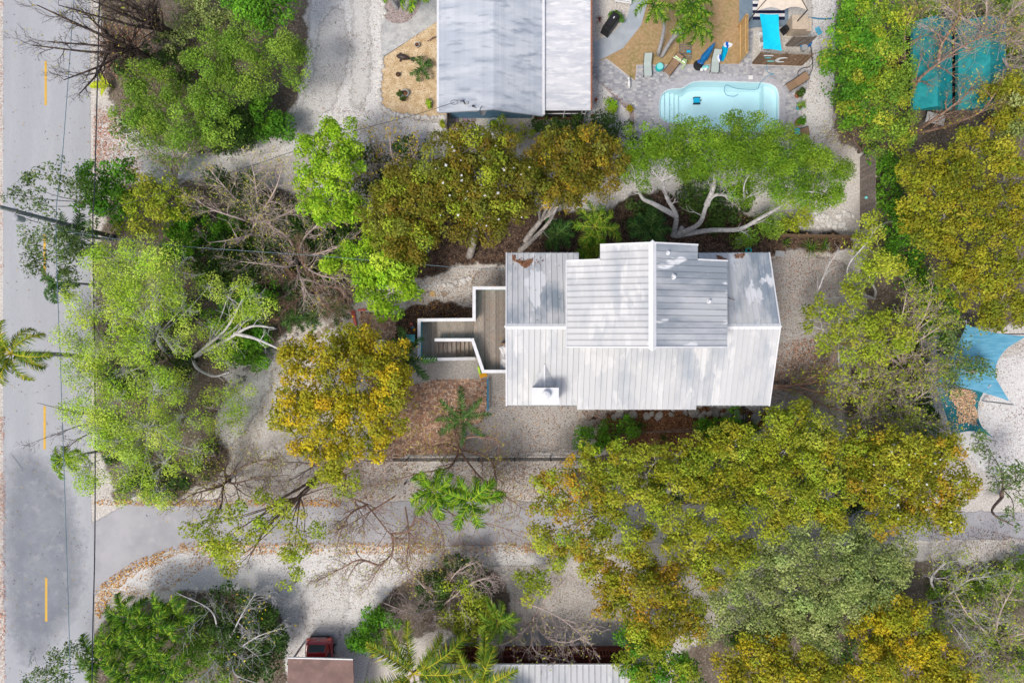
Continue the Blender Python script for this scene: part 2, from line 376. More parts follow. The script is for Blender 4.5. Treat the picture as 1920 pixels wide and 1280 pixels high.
sheet('forest_floor', [(330, 1110), (480, 1100), (545, 1160), (550, 1280), (540, 2500), (-100, 2500), (150, 1270), (185, 1160)], .004, 'forest_floor', 'dark planted soil under the feather palms at the corner', 'soil', .3, 7)
sheet('forest_floor', [(770, 1080), (860, 1045), (950, 1080), (960, 1160), (900, 1210), (820, 1170), (690, 1240), (660, 1230), (670, 1160)], .004, 'forest_floor', 'soil island with shrubs beside the red car drive', 'soil', .2, 8)
sheet('soil_bed', [(690, 420), (760, 300), (1000, 390), (1130, 400), (1200, 350), (1400, 400), (1450, 425), (1600, 442), (1600, 470), (1500, 478), (1300, 480), (1100, 520), (955, 500), (870, 492), (800, 520), (690, 540)], .008, 'soil', 'dark leafy soil strip along the north side of the white house', 'soil', .2, 9)
sheet('soil_bed', [(735, 600), (760, 575), (830, 565), (900, 580), (900, 610), (780, 640), (770, 690), (735, 690)], .008, 'soil', 'dark damp soil beside the timber stairs', 'soil', .15, 10)
sheet('mulch_bed', [(1090, 770), (1440, 762), (1430, 800), (1390, 835), (1250, 850), (1150, 850), (1110, 830), (1150, 790)], .008, 'mulch', 'red brown mulch bed along the south side of the white house', 'soil', .2, 11)
sheet('gravel_yard', [(1440, 470), (1560, 470), (1640, 560), (1600, 700), (1560, 790), (1420, 790), (1430, 640)], .008, 'gravel_grey', 'leaf speckled grey gravel yard east of the white house', 'gravel', .25, 12)
sheet('gravel_yard', [(880, 505), (950, 500), (960, 760), (1150, 762), (1110, 800), (1080, 852), (700, 856), (770, 700), (780, 640), (900, 610)], .010, 'gravel_grey', 'leaf speckled grey gravel forecourt in front of the deck', 'gravel', .2, 13)
sheet('gravel_lot', [(1760, 640), (3000, 600), (3000, 930), (1850, 900), (1790, 830)], .008, 'gravel_pale', 'clean white gravel lot around the shade sails', 'gravel', .2, 14)
sheet('gravel_drive', [(575, -300), (720, -300), (714, 190), (730, 225), (1000, 240), (1000, 262), (700, 262), (560, 290), (350, 345), (190, 330), (180, 200), (330, 290), (430, 290), (530, 250), (570, 160), (585, 60)], .008, 'gravel_pale', 'white gravel drive curving from the street to the blue house', 'gravel', .12, 15)
sheet('gravel_drive', [(190, 1110), (250, 1064), (345, 1026), (1060, 1022), (1060, 1060), (780, 1060), (680, 1160), (660, 2000), (545, 2000), (545, 1170), (480, 1105), (330, 1105)], .008, 'gravel_pale', 'pale gravel verge and drive leading to the red car', 'gravel', .1, 16)
for k_, (pp, ll) in enumerate((([(600, 40), (640, 0), (655, 80), (640, 180), (590, 235), (520, 280), (430, 300), (440, 290), (540, 235), (585, 150)], 'faint grey strip along the white drive to the blue house'),
    ([(660, -40), (690, -40), (695, 100), (690, 180), (670, 215), (655, 170), (665, 60)], 'second faint grey strip on the white drive'),  # both strips are just a little greyer than the drive gravel
    ([(560, 1100), (640, 1060), (660, 1110), (640, 1200), (600, 1220), (570, 1180)], 'grey shade painted on the gravel in front of the red car'),  # verge shadow painted as a greyer gravel sheet
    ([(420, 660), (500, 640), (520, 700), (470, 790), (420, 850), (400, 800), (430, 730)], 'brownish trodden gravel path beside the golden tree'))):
    sheet('muted_gravel', pp, .0135, 'gravel_muted', ll, 'gravel', .12, 21+k_, fw=.7)
sheet('gravel_bed', [(824, 38), (717, 108), (713, 190), (727, 208), (770, 216), (850, 222), (850, 0)], .012, 'gravel_tan', 'tan pea gravel bed in front of the blue house', 'gravel')
sheet('gravel_bed', [(720, -60), (717, 30), (730, 42), (750, 46), (768, 40), (784, 22), (791, 0), (790, -60)], .016, 'gravel_pink', 'rounded pinkish gravel bed around the leaning palm', 'gravel', smooth=1)
sheet('gravel_side', [(1112, 150), (1185, 205), (1190, 245), (1100, 250), (1108, 160)], .012, 'gravel_pale', 'white gravel patch beside the screened porch', 'gravel')
sheet('gravel_strip', [(1520, -80), (1570, -80), (1565, 100), (1560, 280), (1500, 252), (1500, 190), (1522, 140)], .012, 'gravel_pale', 'white gravel strip between the pool terrace and the hedge', 'gravel', .08, 18)
sheet('rock_border', [(1112, 143), (1120, 143), (1190, 205), (1190, 250), (1178, 250), (1180, 212)], .016, 'gravel_pink', 'grey crushed rock border beside the pool pavers', 'gravel', .05, 19)
sheet('walkway', [(716, 110), (824, 38), (824, -200), (715, -200), (714, 60)], .012, 'concrete_old', 'mottled grey paver walkway to the blue house', 'path')
sheet('lawn', [(1115, 118), (1138, 110), (1191, 152), (1193, 122), (1205, 122), (1386, 120), (1386, -200), (1220, -200), (1213, 0), (1200, 50), (1165, 92)], .012, 'lawn_dry', 'dry brown lawn beside the pool terrace', 'lawn')
cp = [(1112, 80), (1150, 62), (1175, 35), (1185, 0), (1190, -120), (1222, -120), (1215, 0), (1202, 48), (1168, 91), (1116, 118)]
sheet('concrete_path', cp, .020, 'concrete', 'smooth blue grey curved concrete path', 'path')
sheet('slab', [(1386, -150), (1478, -150), (1478, 50), (1416, 52), (1386, 60)], .020, 'grey_deck', 'blue grey painted slab under the tan canopy', 'slab')
sheet('concrete_strip', [(980, 1186), (1190, 1186), (1190, 1212), (830, 1212), (830, 1200)], .010, 'concrete_old', 'bare concrete strip in front of the red porch', 'path')

# ------------------------------------------------------------------ pool terrace
def inside(p, poly):
    x, y = p[0], p[1]; c = False; n = len(poly); j = n-1
    for i in range(n):
        xi, yi, xj, yj = poly[i].x, poly[i].y, poly[j].x, poly[j].y
        if (yi > y) != (yj > y) and x < (xj-xi)*(y-yi)/(yj-yi)+xi: c = not c
        j = i
    return c
terr = [W(x, y) for x, y in ((1112, 119), (1137, 112), (1190, 154), (1195, 123), (1386, 120), (1387, 58), (1412, 58), (1410, 122), (1521, 126), (1518, 150), (1502, 190), (1502, 256), (1192, 262), (1192, 212), (1112, 146))]
COP_OUT = offset_n(POOL, .42)
tb = MB().poly(terr, .014, holes=[offset_n(POOL, .2)])
ter = tb.build('pool_terrace', MATS['pool_coping'], label='grey paver terrace around the turquoise pool', cat='terrace', kind='structure')
def pavers(poly, holes, u, v, ox, ang, colf, seed, z0, z1, gap=.008, jitter=0.0):
    r = random.Random(seed); mb = MB(); xs = [p.x for p in poly]; ys = [p.y for p in poly]
    cx, cy = (min(xs)+max(xs))/2, (min(ys)+max(ys))/2; R = max(max(xs)-min(xs), max(ys)-min(ys))*.75
    ca, sa = math.cos(ang), math.sin(ang); y = -R; row = 0
    while y < R:
        x = -R + (row % 3)*ox
        while x < R:
            l = u*r.choice((.75, 1, 1, 1.4)) if jitter else u
            X, Y = cx+ca*(x+l/2)-sa*(y+v/2), cy+sa*(x+l/2)+ca*(y+v/2)
            ok = all(inside((X+dx, Y+dy), poly) for dx, dy in ((0, 0), (.06, .06), (-.06, -.06))) and not any(inside((X, Y), h) for h in holes)
            if ok:
                z = z1 + r.uniform(-.003, .003); hx, hy = (l-gap)/2, (v-gap)/2; P = []
                for dx, dy in ((-hx, -hy), (hx, -hy), (hx, hy), (-hx, hy)): P.append((X+ca*dx-sa*dy, Y+sa*dx+ca*dy))
                mb.hexa([(a, b, z0) for a, b in P], [(a, b, z) for a, b in P], colf(r))
            x += l
        y += v; row += 1
    return mb
def grey_paver(r):
    t = r.random(); b = r.choice(((.31, .315, .345), (.35, .355, .385), (.385, .39, .415), (.42, .42, .435), (.50, .495, .495))); k = .9+.2*t
    return tuple(c*k for c in b)
pavers(terr, [offset_n(POOL, .46)], .2, .13, .1, 0, grey_paver, 5, .014, .03, jitter=1).build('paver', PAVER, ter, kind='stuff')
def brick_col(r):
    b = r.choice(((.44, .25, .16), (.52, .32, .21), (.36, .22, .16), (.60, .43, .31), (.48, .36, .28), (.28, .19, .15))); k = .85+.3*r.random()
    return tuple(c*k for c in b)
def herring(poly, seed, ang):
    r = random.Random(seed); mb = MB(); xs = [p.x for p in poly]; ys = [p.y for p in poly]
    cx, cy = (min(xs)+max(xs))/2, (min(ys)+max(ys))/2; R = max(max(xs)-min(xs), max(ys)-min(ys))*.8; w = .105; ca, sa = math.cos(ang), math.sin(ang)
    n = int(R/w)
    for i in range(-n, n):
        for j in range(-n, n):
            k = (i+j) % 4
            if (i - j) % 4 == 0: rect = (i*w, j*w, 2*w, w)
            elif (i - j) % 4 == 2: rect = (i*w, j*w, w, 2*w) if True else None
            else: continue
            # standard herringbone: horizontals where (i-j)%4==0, verticals where (i-j)%4==2 shifted
            x0, y0, lx, ly = rect
            if (i-j) % 4 == 2: y0 -= w
            X, Y = x0+lx/2, y0+ly/2; gx, gy = cx+ca*X-sa*Y, cy+sa*X+ca*Y
            if inside((gx, gy), poly):
                hx, hy = lx/2-.006, ly/2-.006; z = .034+r.uniform(-.004, .004)
                P = [(gx+ca*a-sa*b, gy+sa*a+ca*b) for a, b in ((-hx, -hy), (hx, -hy), (hx, hy), (-hx, hy))]
                mb.hexa([(a, b, .016) for a, b in P], [(a, b, z) for a, b in P], brick_col(r))
    return mb
for k, (px, lab) in enumerate((([(772, 722), (820, 712), (912, 710), (914, 752), (906, 790), (870, 800), (860, 850), (768, 852), (760, 800)], 'square herringbone brick patio beside the blue rail'),
                               ([(676, 584), (700, 586), (742, 590), (742, 660), (770, 700), (770, 850), (720, 870), (690, 800), (690, 700), (676, 640)], 'reddish brick path under the yellow orange tree'),)):
    poly = [W(*p) for p in px]
    b = MB().poly(poly, .018).build('brick_patio', MATS['soil'], label=lab, cat='patio', kind='structure')
    herring(poly, 30+k, .02 if k == 0 else .05).build('brick', BRICK, b, kind='stuff')
poly = [W(x, y) for x, y in ((856, 215), (892, 217), (888, 246), (850, 246))]
b = MB().poly(poly, .016).build('paver_pad', MATS['soil'], label='small square pad of grey brown pavers by the blue wall', cat='patio', kind='structure')
pavers(poly, [], .3, .3, .15, .03, lambda r: tuple(c*(.8+.4*r.random()) for c in (.27, .25, .24)), 8, .016, .05, gap=.03).build('paver', PAVER, b, kind='stuff')

# ------------------------------------------------------------------ swimming pool
pool = thing('swimming_pool', 'turquoise fibreglass swimming pool with white entry steps', 'pool', (pc.x, pc.y, 0))
mb = MB(); prof = [(.12, .0), (.0, .02), (0, -.12), (-.06, -.9), (-.22, -1.25)]
rings = [[Vector((q.x, q.y, z)) for q in offset_n(POOL, d)] for d, z in prof]
for a, b in zip(rings, rings[1:]):
    for i in range(len(a)): j = (i+1) % len(a); mb.quad(a[j], a[i], b[i], b[j])
mb.poly(rings[-1], -1.25)
mb.build('shell', MATS['pool_shell'], pool, smooth=False)
co = MB(); inner, outer = offset_n(POOL, .04), COP_OUT
cums = 0; n = len(inner)
for i in range(n):
    j = (i+1) % n; a, b, c, d = inner[i], inner[j], outer[j], outer[i]
    co.hexa([(p.x, p.y, .012) for p in (a, b, c, d)], [(p.x, p.y, .05) for p in (a, b, c, d)])
co.build('coping', MATS['pool_coping'], pool)
def clip_x(pts, x, left=True):
    out = []; n = len(pts)
    for i in range(n):
        a, b = pts[i], pts[(i+1) % n]; ia = (a.x <= x) == left; ib = (b.x <= x) == left
        if ia: out.append(a)
        if ia != ib: t = (x-a.x)/(b.x-a.x); out.append(a.lerp(b, t))
    return out
inn = offset_n(POOL, -.03)
for px, z in ((1247, -.28), (1258, -.52), (1268, -.76), (1278, -1.0)):
    MB().poly(clip_x(inn, W(px, 0).x), -1.25, z).build('step', MATS['pool_shell'], pool)
MB().poly(clip_x(inn, W(1436, 0).x, False), -1.25, -.4).build('bench', MATS['pool_shell'], pool)
wm = bpy.data.materials.new('pool_water'); wm.use_nodes = True; t = wm.node_tree
for nd in list(t.nodes): t.nodes.remove(nd)
outn = t.nodes.new('ShaderNodeOutputMaterial'); tr = t.nodes.new('ShaderNodeBsdfTransparent'); tr.inputs[0].default_value = (.85, .97, 1.0, 1)
gl = t.nodes.new('ShaderNodeBsdfGlossy'); gl.inputs['Roughness'].default_value = .03; fr = t.nodes.new('ShaderNodeFresnel'); fr.inputs[0].default_value = 1.33
nz = t.nodes.new('ShaderNodeTexNoise'); nz.inputs['Scale'].default_value = 3; bpn = t.nodes.new('ShaderNodeBump'); bpn.inputs['Strength'].default_value = .15; bpn.inputs['Distance'].default_value = .02
t.links.new(nz.outputs['Fac'], bpn.inputs['Height']); t.links.new(bpn.outputs[0], gl.inputs['Normal']); t.links.new(bpn.outputs[0], fr.inputs['Normal'])
mx = t.nodes.new('ShaderNodeMixShader'); t.links.new(fr.outputs[0], mx.inputs[0]); t.links.new(tr.outputs[0], mx.inputs[1]); t.links.new(gl.outputs[0], mx.inputs[2]); t.links.new(mx.outputs[0], outn.inputs[0])
MB().poly(offset_n(POOL, -.005), -.09).build('water', wm, pool)

# ------------------------------------------------------------------ houses
def roof_slope(parent, e0, e1, r1, r0, n, m, name='roof_panel', seam=.03, th=.03):
    e0, e1, r1, r0 = map(Vector, (e0, e1, r1, r0))
    nrm = (e1-e0).cross(r0-e0).normalized()
    if nrm.z < 0: nrm = -nrm
    for i in range(n):
        a, b = e0.lerp(e1, i/n), e0.lerp(e1, (i+1)/n); c, d = r0.lerp(r1, (i+1)/n), r0.lerp(r1, i/n)
        u = (b-a).normalized()*.008; mb = MB()
        mb.hexa([a+u, b-u, c-u, d+u], [a+u+nrm*th, b-u+nrm*th, c-u+nrm*th, d+u+nrm*th])
        w = (b-a).normalized()*seam
        mb.hexa([b-u-w+nrm*th, b-u+nrm*th, c-u+nrm*th, c-u-w+nrm*th], [b-u-w+nrm*(th+.04), b-u+nrm*(th+.04), c-u+nrm*(th+.04), c-u-w+nrm*(th+.04)])
        mb.build(name, MATS[m], parent)
def window(parent, cx, cy, cz, w, h, axis):
    mb = MB(); t = .06
    sx, sy = (w, t) if axis == 'x' else (t, w)
    f = MB().box(cx, cy, cz, sx, sy, h).build('window', MATS['trim_white'], parent)
    g = (w-.16, t+.03) if axis == 'x' else (t+.03, w-.16)
    MB().box(cx, cy, cz, g[0], g[1], h-.16).build('pane', MATS['glass_dark'], f)

house = thing('house', 'white metal roofed stilt house with a raised upper storey', 'house', (7.6, .75, 0))
ZE, ZR = 5.3, 7.0; XL, XR = W(950, 0, ZE).x, W(1441, 0, ZE).x; YN, YS, YR = W(0, 474, ZE).y, W(0, 760, ZE).y, .87
wl = MB().box((XL+XR)/2, .75, 2.55, XR-XL-1.1, YN-YS-1.0, 5.1).build('wall', MATS['wall_cream'], house)
for x in (1.8, 5.2, 8.6, 12.0): window(house, x, YS+.5, 3.6, 1.1, 1.3, 'x'); window(house, x, YN-.5, 3.6, 1.1, 1.3, 'x')
for y in (-2, 3.2): window(house, XR-.55, y, 3.6, 1.1, 1.3, 'y')
window(house, XL+.55, 3.0, 3.9, 1.2, 1.4, 'y')
MB().box(XL+.55, 1.2, 4.05, .08, .95, 2.05).build('door', MATS['teal_paint'], house)
xa, xb = W(1085, 0, ZE).x, W(1309, 0, ZE).x
rf = MB()
rf.face([(XL, YS, ZE-.05), (XR, YS, ZE-.05), (XR, YR, ZR-.05), (XL, YR, ZR-.05)]); rf.face([(XL, YR, ZR-.05), (xa, YR, ZR-.05), (xa, YN, ZE-.05), (XL, YN, ZE-.05)])
rf.face([(xb, YR, ZR-.05), (XR, YR, ZR-.05), (XR, YN, ZE-.05), (xb, YN, ZE-.05)])
for x0, x1, y in ((XL, XR, YS), (XL, xa, YN), (xb, XR, YN)): rf.box((x0+x1)/2, y, ZE-.06, x1-x0, .04, .2)
roof = rf.build('roof', MATS['underlay'], house)
x1, x2 = W(1082, 0, ZE).x, W(1305, 0, ZE).x; YS2 = W(0, 767, ZE-.1).y
roof_slope(roof, (XL, YS, ZE), (x1, YS, ZE), (x1, YR, ZR), (XL, YR, ZR), 13, 'roof_white')
roof_slope(roof, (x1, YS2, ZE-.04), (x2, YS2, ZE-.04), (x2, YR, ZR+.045), (x1, YR, ZR+.045), 21, 'roof_white')
roof_slope(roof, (x2, YS, ZE), (XR, YS, ZE), (XR, YR, ZR), (x2, YR, ZR), 13, 'roof_white')
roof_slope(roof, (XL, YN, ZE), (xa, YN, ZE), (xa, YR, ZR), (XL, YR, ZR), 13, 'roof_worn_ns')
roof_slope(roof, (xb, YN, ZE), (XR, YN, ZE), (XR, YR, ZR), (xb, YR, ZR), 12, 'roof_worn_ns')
def ridge_cap(parent, a, b, w=.34, drop=.1, tip=True):
    a, b = Vector(a), Vector(b); d = (b-a).normalized(); u = Vector((-d.y, d.x, 0))*w/2; dn = Vector((0, 0, -drop)); up = Vector((0, 0, .09)); mb = MB()
    mb.quad(a-u+dn+up, b-u+dn+up, b+up, a+up); mb.quad(a+up, b+up, b+u+dn+up, a+u+dn+up)
    if tip:
        for p, s in ((a, -1), (b, 1)): mb.face([p-u+dn+up, p+d*s*.15+up*.6, p+u+dn+up, p+up])
    mb.build('ridge_cap', MATS['ridge_white'], parent)
ridge_cap(roof, (XL, YR, ZR), (W(1064, 0, 7).x+.3, YR, ZR)); ridge_cap(roof, (W(1360, 0, 7).x-.3, YR, ZR), (XR, YR, ZR))
for a, b in (((XL, YN, ZE), (XL, YR, ZR)), ((XL, YS, ZE), (XL, YR, ZR)), ((XR, YN, ZE), (XR, YR, ZR)), ((XR, YS, ZE), (XR, YR, ZR))):
    s = -.02 if a[0] < 3 else .02
    MB().bar((a[0]+s, a[1], a[2]+.02), (b[0]+s, b[1], b[2]+.02), .07, .16).build('barge_board', MATS['ridge_white'], roof)
# upper storey
UE, UR = 8.6, 10.0; UW, UX, URX = 3.04, 12.0, 7.55; YT, YB, YT2 = 4.47, -.28, 5.28; UA, UB = 4.85, 10.2
zA = UE+(UR-UE)*(UA-UW)/(URX-UW)
uw = MB().box((UW+UX)/2, 2.1, 7.0, UX-UW-.7, 4.1, 3.2)
uw.box((UA+UB)/2, 4.5, 6.6, UB-UA-.5, .9, 4.2)
uw.face([(UW+.4, .06, UE-.05), (UX-.4, .06, UE-.05), (URX, .06, UR-.1)]); uw.face([(UX-.4, 4.2, UE-.05), (UW+.4, 4.2, UE-.05), (URX, 4.2, UR-.1)])
uw.build('upper_wall', MATS['wall_cream'], house)
for x in (5.2, 9.8): window(house, x, .03, 7.7, 1.2, .9, 'x')
window(house, UW+.33, 2.2, 7.7, 1.2, .8, 'y'); window(house, UX-.33, 2.2, 7.7, 1.2, .8, 'y')
rf = MB(); d5 = .05
rf.face([(UW, YB, UE-d5), (URX, YB, UR-d5), (URX, YT, UR-d5), (UW, YT, UE-d5)]); rf.face([(URX, YB, UR-d5), (UX, YB, UE-d5), (UX, YT, UE-d5), (URX, YT, UR-d5)])
rf.face([(UA, YT, zA-d5), (URX, YT, UR-d5), (URX, YT2, UR-d5), (UA, YT2, zA-d5)]); rf.face([(URX, YT, UR-d5), (UB, YT, zA-d5), (UB, YT2, zA-d5), (URX, YT2, UR-d5)])
ur = rf.build('upper_roof', MATS['underlay'], house)
roof_slope(ur, (UW, YT, UE), (UW, YB, UE), (URX, YB, UR), (URX, YT, UR), 14, 'roof_white')
roof_slope(ur, (UX, YB, UE), (UX, YT, UE), (URX, YT, UR), (URX, YB, UR), 14, 'roof_worn_shade_ew')
roof_slope(ur, (UA, YT2, zA), (UA, YT, zA), (URX, YT, UR), (URX, YT2, UR), 2, 'roof_white')
roof_slope(ur, (UB, YT, zA), (UB, YT2, zA), (URX, YT2, UR), (URX, YT, UR), 2, 'roof_worn_shade_ew')
ridge_cap(ur, (URX, YB-.1, UR+.02), (URX, YT2+.02, UR+.02), .42, .1)
for a, b in (((UW, YB, UE), (URX, YB, UR)), ((UX, YB, UE), (URX, YB, UR)), ((UW, YT, UE), (UA, YT, zA)), ((UX, YT, UE), (UB, YT, zA)), ((UA, YT2, zA), (URX, YT2, UR)), ((UB, YT2, zA), (URX, YT2, UR))):
    s = -.02 if a[1] < 1 else .02
    MB().bar((a[0], a[1]+s, a[2]+.03), (b[0], b[1]+s, b[2]+.03), .08, .16).build('barge_board', MATS['ridge_white'], ur)
MB().box(UW-.02, (YT+YB)/2, UE, .05, YT-YB, .14).build('barge_board', MATS['ridge_white'], ur)
for px, py, r in ((1250, 475, .09), (1261, 519, .11), (1334, 564, .09)):
    p = W(px, py, 9.5); t_ = (p.x-URX)/(UX-URX); z = UR-(UR-UE)*t_
    MB().lathe((p.x, p.y, z), [(r*1.5, 0), (r*1.5, .05), (r*.8, .06), (r*.8, .28), (r*.5, .3)], 10).build('vent_pipe', MATS['ridge_white'], ur)
# chimney with saddle
cx0, cx1 = W(998, 0, 7.2).x, W(1047, 0, 7.2).x; cy0, cy1 = W(0, 757, 7.0).y, W(0, 727, 7.0).y; cxm = (cx0+cx1)/2
ch = MB().box(cxm, (cy0+cy1)/2, 6.3, cx1-cx0-.06, cy1-cy0-.04, 1.7).box(cxm, (cy0+cy1)/2, 7.18, cx1-cx0+.05, cy1-cy0+.05, .07).build('chimney', MATS['ridge_white'], house)
MB().lathe((cxm+.02, (cy0+cy1)/2+.08, 7.215), [(.16, 0), (.16, .25), (.25, .26), (.25, .34), (.2, .37), (.05, .42)], 18).build('chimney_cap', MATS['trim_white'], ch)
ya = W(0, 683, 6.6).y; zs = lambda y: ZE+(ZR-ZE)*(y-YS)/(YR-YS)
sm = MB(); apex = Vector((cxm, ya, zs(ya)+.06)); pk = Vector((cxm, cy1, zs(ya)+.02)); l_ = Vector((cx0, cy1, zs(cy1)+.05)); r_ = Vector((cx1, cy1, zs(cy1)+.05))
sm.face([apex, l_, pk]); sm.face([apex, pk, r_]); sm.face([l_, r_, pk])
sd_ = sm.build('chimney_saddle', MATS['roof_white'], house)
MB().bar(apex+Vector((0, 0, .03)), pk+Vector((0, 0, .03)), .09, .05).build('saddle_ridge', MATS['ridge_white'], sd_)
for i in range(4):
    t0 = .35+.17*i; a = apex.lerp(pk, t0); b = apex.lerp(r_, t0)
    MB().bar(a+Vector((0, 0, .015)), b+Vector((0, 0, .015)), .025, .02).build('saddle_seam', MATS['ridge_white'], sd_)

# ------------------------------------------------------------------ deck and stairs
ZD = 3.0
deck = thing('deck', 'weathered timber deck with white topped rails and stairs', 'deck', (-2, 1, 0))
dl = W(889, 0, ZD).x; x = dl; i = 0; topY, botY = W(0, 542, ZD).y, W(0, 695, ZD).y
diag0, diag1 = W(888, 637, ZD), W(908, 695, ZD)
while x < XL+.9:
    xm = x+.075; yb = botY
    if xm < diag1.x: yb = lerp(diag0.y, diag1.y, max(0, (xm-diag0.x)/(diag1.x-diag0.x)))
    MB().box(xm, (topY+yb)/2, ZD-.02, .138, topY-yb, .04).build('plank', MATS['deck_wood'], deck); x += .15
def riser(parent, xa_, xb_, za, zb, n, y0, y1):
    for k in range(n):
        xm = lerp(xa_, xb_, (k+.5)/n); z = lerp(za, zb, (k+1)/(n+1)); w = abs(xb_-xa_)/n
        MB().box(xm, (y0+y1)/2, z-.02, w*1.06, abs(y1-y0), .045).build('tread', MATS['deck_wood'], parent)
ZL = 1.6
xs0, xs1 = dl-.02, W(820, 0, 2).x; yA0, yA1 = W(0, 600, 2.6).y, W(0, 636, 2.6).y
riser(deck, xs0, xs1, ZD, ZL, 8, yA0, yA1)
xl = W(788, 0, ZL).x; yB1 = W(0, 672, 1.6).y; k = 0; x = xl
while x < xs1-.02:
    MB().box(x+.075, (yA0+yB1)/2, ZL-.02, .138, yA0-yB1, .04).build('plank', MATS['deck_wood'], deck); x += .15
riser(deck, xs1, W(886, 0, .3).x, ZL, .15, 8, W(0, 640, 1.0).y, yB1)
RN = [0]
def rail(a, b, zf0, zf1, side=None):
    RN[0] += 1; a, b = Vector(a)+Vector((0, 0, .003*(RN[0] % 3))), Vector(b)+Vector((0, 0, .003*(RN[0] % 3))); d = (b-a); d.z = 0; d.normalize(); n = Vector((-d.y, d.x, 0)); w = .045
    z0, z1 = zf0, zf1
    mb = MB(); A, B = Vector((a.x, a.y, 0)), Vector((b.x, b.y, 0))
    mb.hexa([A-n*w+Vector((0, 0, z0)), A+n*w+Vector((0, 0, z0)), B+n*w+Vector((0, 0, z1)), B-n*w+Vector((0, 0, z1))],
            [A-n*w+Vector((0, 0, a.z)), A+n*w+Vector((0, 0, a.z)), B+n*w+Vector((0, 0, b.z)), B-n*w+Vector((0, 0, b.z))])
    rr = mb.build('rail_wall', MATS['teal_paint'], deck)
    MB().bar(a-d*.09+Vector((0, 0, .03)), b+d*.09+Vector((0, 0, .03)), .2, .05).build('rail_cap', MATS['trim_white'], rr)
    ext = MB(); o = n*(w+.006)*(side or 1)
    ext.quad(A+o+Vector((0, 0, z0)), B+o+Vector((0, 0, z1)), B+o+b.z*Vector((0, 0, 1)), A+o+a.z*Vector((0, 0, 1)))
    ext.build('rail_face', MATS['trim_white'], rr)
R1 = 4.0; R2 = ZL+1.05
pA, pB = W(952, 540, R1), W(889, 540, R1); pC = W(889, 599, R1); pD = W(786, 600, R2); pE = W(786, 674, R2); pF = W(888, 672, 1.1)
rail(pA, pB, ZD-.3, ZD-.3, -1); rail(pB, pC, ZD-.3, ZD-.3, -1); rail(pC, pD, ZD-.3, ZL-.3, -1); rail(pD, pE, ZL-.3, ZL-.3, -1); rail(pE, pF, ZL-.3, 0, -1)
qA = W(818, 637, R2); qB = W(886, 637, R1); qC = W(906, 696, R1); qD = W(952, 696, R1)
rail(qA, qB, ZL-.3, ZD-.3, -1); rail(qB, qC, ZD-.3, ZD-.3, -1); rail(qC, qD, ZD-.3, ZD-.3, -1)
for x, y in ((dl+.1, topY-.1), (dl+.1, 0), (diag1.x, botY+.1), (xl+.1, yA0-.1), (xl+.1, yB1+.1)):
    z = ZD-.05 if x > -2.6 else ZL-.05
    MB().box(x, y, z/2, .14, .14, z).build('post', MATS['fence_brown'], deck)
sofa = thing('outdoor_sofa', 'grey cushioned outdoor sofa on the deck under the eave', 'sofa', W(945, 668, ZD))
sx = W(945, 0, 3.4).x; s0, s1 = W(0, 648, 3.4).y, W(0, 692, 3.4).y
MB().box(sx+.25, (s0+s1)/2, 3.2, .95, s0-s1, .36).build('seat_base', MATS['cushion_grey'], sofa)
MB().box(sx+.7, (s0+s1)/2, 3.55, .18, s0-s1, .6).build('backrest', MATS['fence_brown'], sofa)
MB().box(sx+.25, s0+.1, 3.32, .95, .12, .55).build('armrest', MATS['fence_brown'], sofa)
for k, (dx, dy, a, m) in enumerate(((-.05, -.22, .5, 'cushion_white'), (.15, -.3, -.2, 'cushion_white'), (.1, -.5, .25, 'cushion_white'), (.15, -.75, -.1, 'cushion_grey'), (.12, -.98, .2, 'cushion_white'), (.15, -1.22, .1, 'cushion_grey'))):
    rot = Matrix.Rotation(a, 3, 'Z') @ Matrix.Rotation(.5, 3, 'Y')
    MB().box(sx+dx, s0+dy, 3.5+.02*k, .42, .4, .07, rot=rot).box(sx+dx, s0+dy, 3.5+.02*k, .3, .28, .13, rot=rot).build('pillow', MATS[m], sofa)

# ------------------------------------------------------------------ blue neighbour house
nb = thing('house', 'blue walled house with a grey shingle roof and screened porch', 'house', (0, 20, 0))
zl, zr_, ze_ = 3.2, 3.8, 2.55; YF = 14.62; xlft, xrid, xrgt = W(822, 0, zl).x, W(925, 0, zr_).x, W(1018, 0, ze_).x; YBK = 30
MB().box((W(846, 0).x+W(996, 0).x)/2, 15.25+7, 1.28, W(996, 0).x-W(846, 0).x, 14, 2.5).build('wall', MATS['wall_blue'], nb)
rf = MB()
for (xa_, za), (xb_, zb) in (((xlft, zl), (xrid, zr_)), ((xrid, zr_), (xrgt, ze_))):
    rf.hexa([(xa_, YF, za-.12), (xb_, YF, zb-.12), (xb_, YBK, zb-.12), (xa_, YBK, za-.12)], [(xa_, YF, za), (xb_, YF, zb), (xb_, YBK, zb), (xa_, YBK, za)])
nr = rf.build('roof', MATS['shingle'], nb)
rs = random.Random(4)
def shingle_rows(xa_, za, xb_, zb, rows):
    d = Vector((xb_-xa_, 0, zb-za)); nrm = Vector((-d.z, 0, d.x)).normalized()
    if nrm.z < 0: nrm = -nrm
    for k in range(rows):
        a = Vector((xa_, 0, za))+d*(k/rows); b = Vector((xa_, 0, za))+d*((k+1)/rows)-d.normalized()*.012
        t0, t1 = (.03, .008) if za < zb else (.008, .03)
        q = [a, b]
        MB().hexa([(a.x, YF-.02, a.z), (b.x, YF-.02, b.z), (b.x, YBK, b.z), (a.x, YBK, a.z)],
                  [(a.x+nrm.x*t0, YF-.02, a.z+nrm.z*t0), (b.x+nrm.x*t1, YF-.02, b.z+nrm.z*t1), (b.x+nrm.x*t1, YBK, b.z+nrm.z*t1), (a.x+nrm.x*t0, YBK, a.z+nrm.z*t0)]).build('shingle_course', MATS['shingle'], nr)
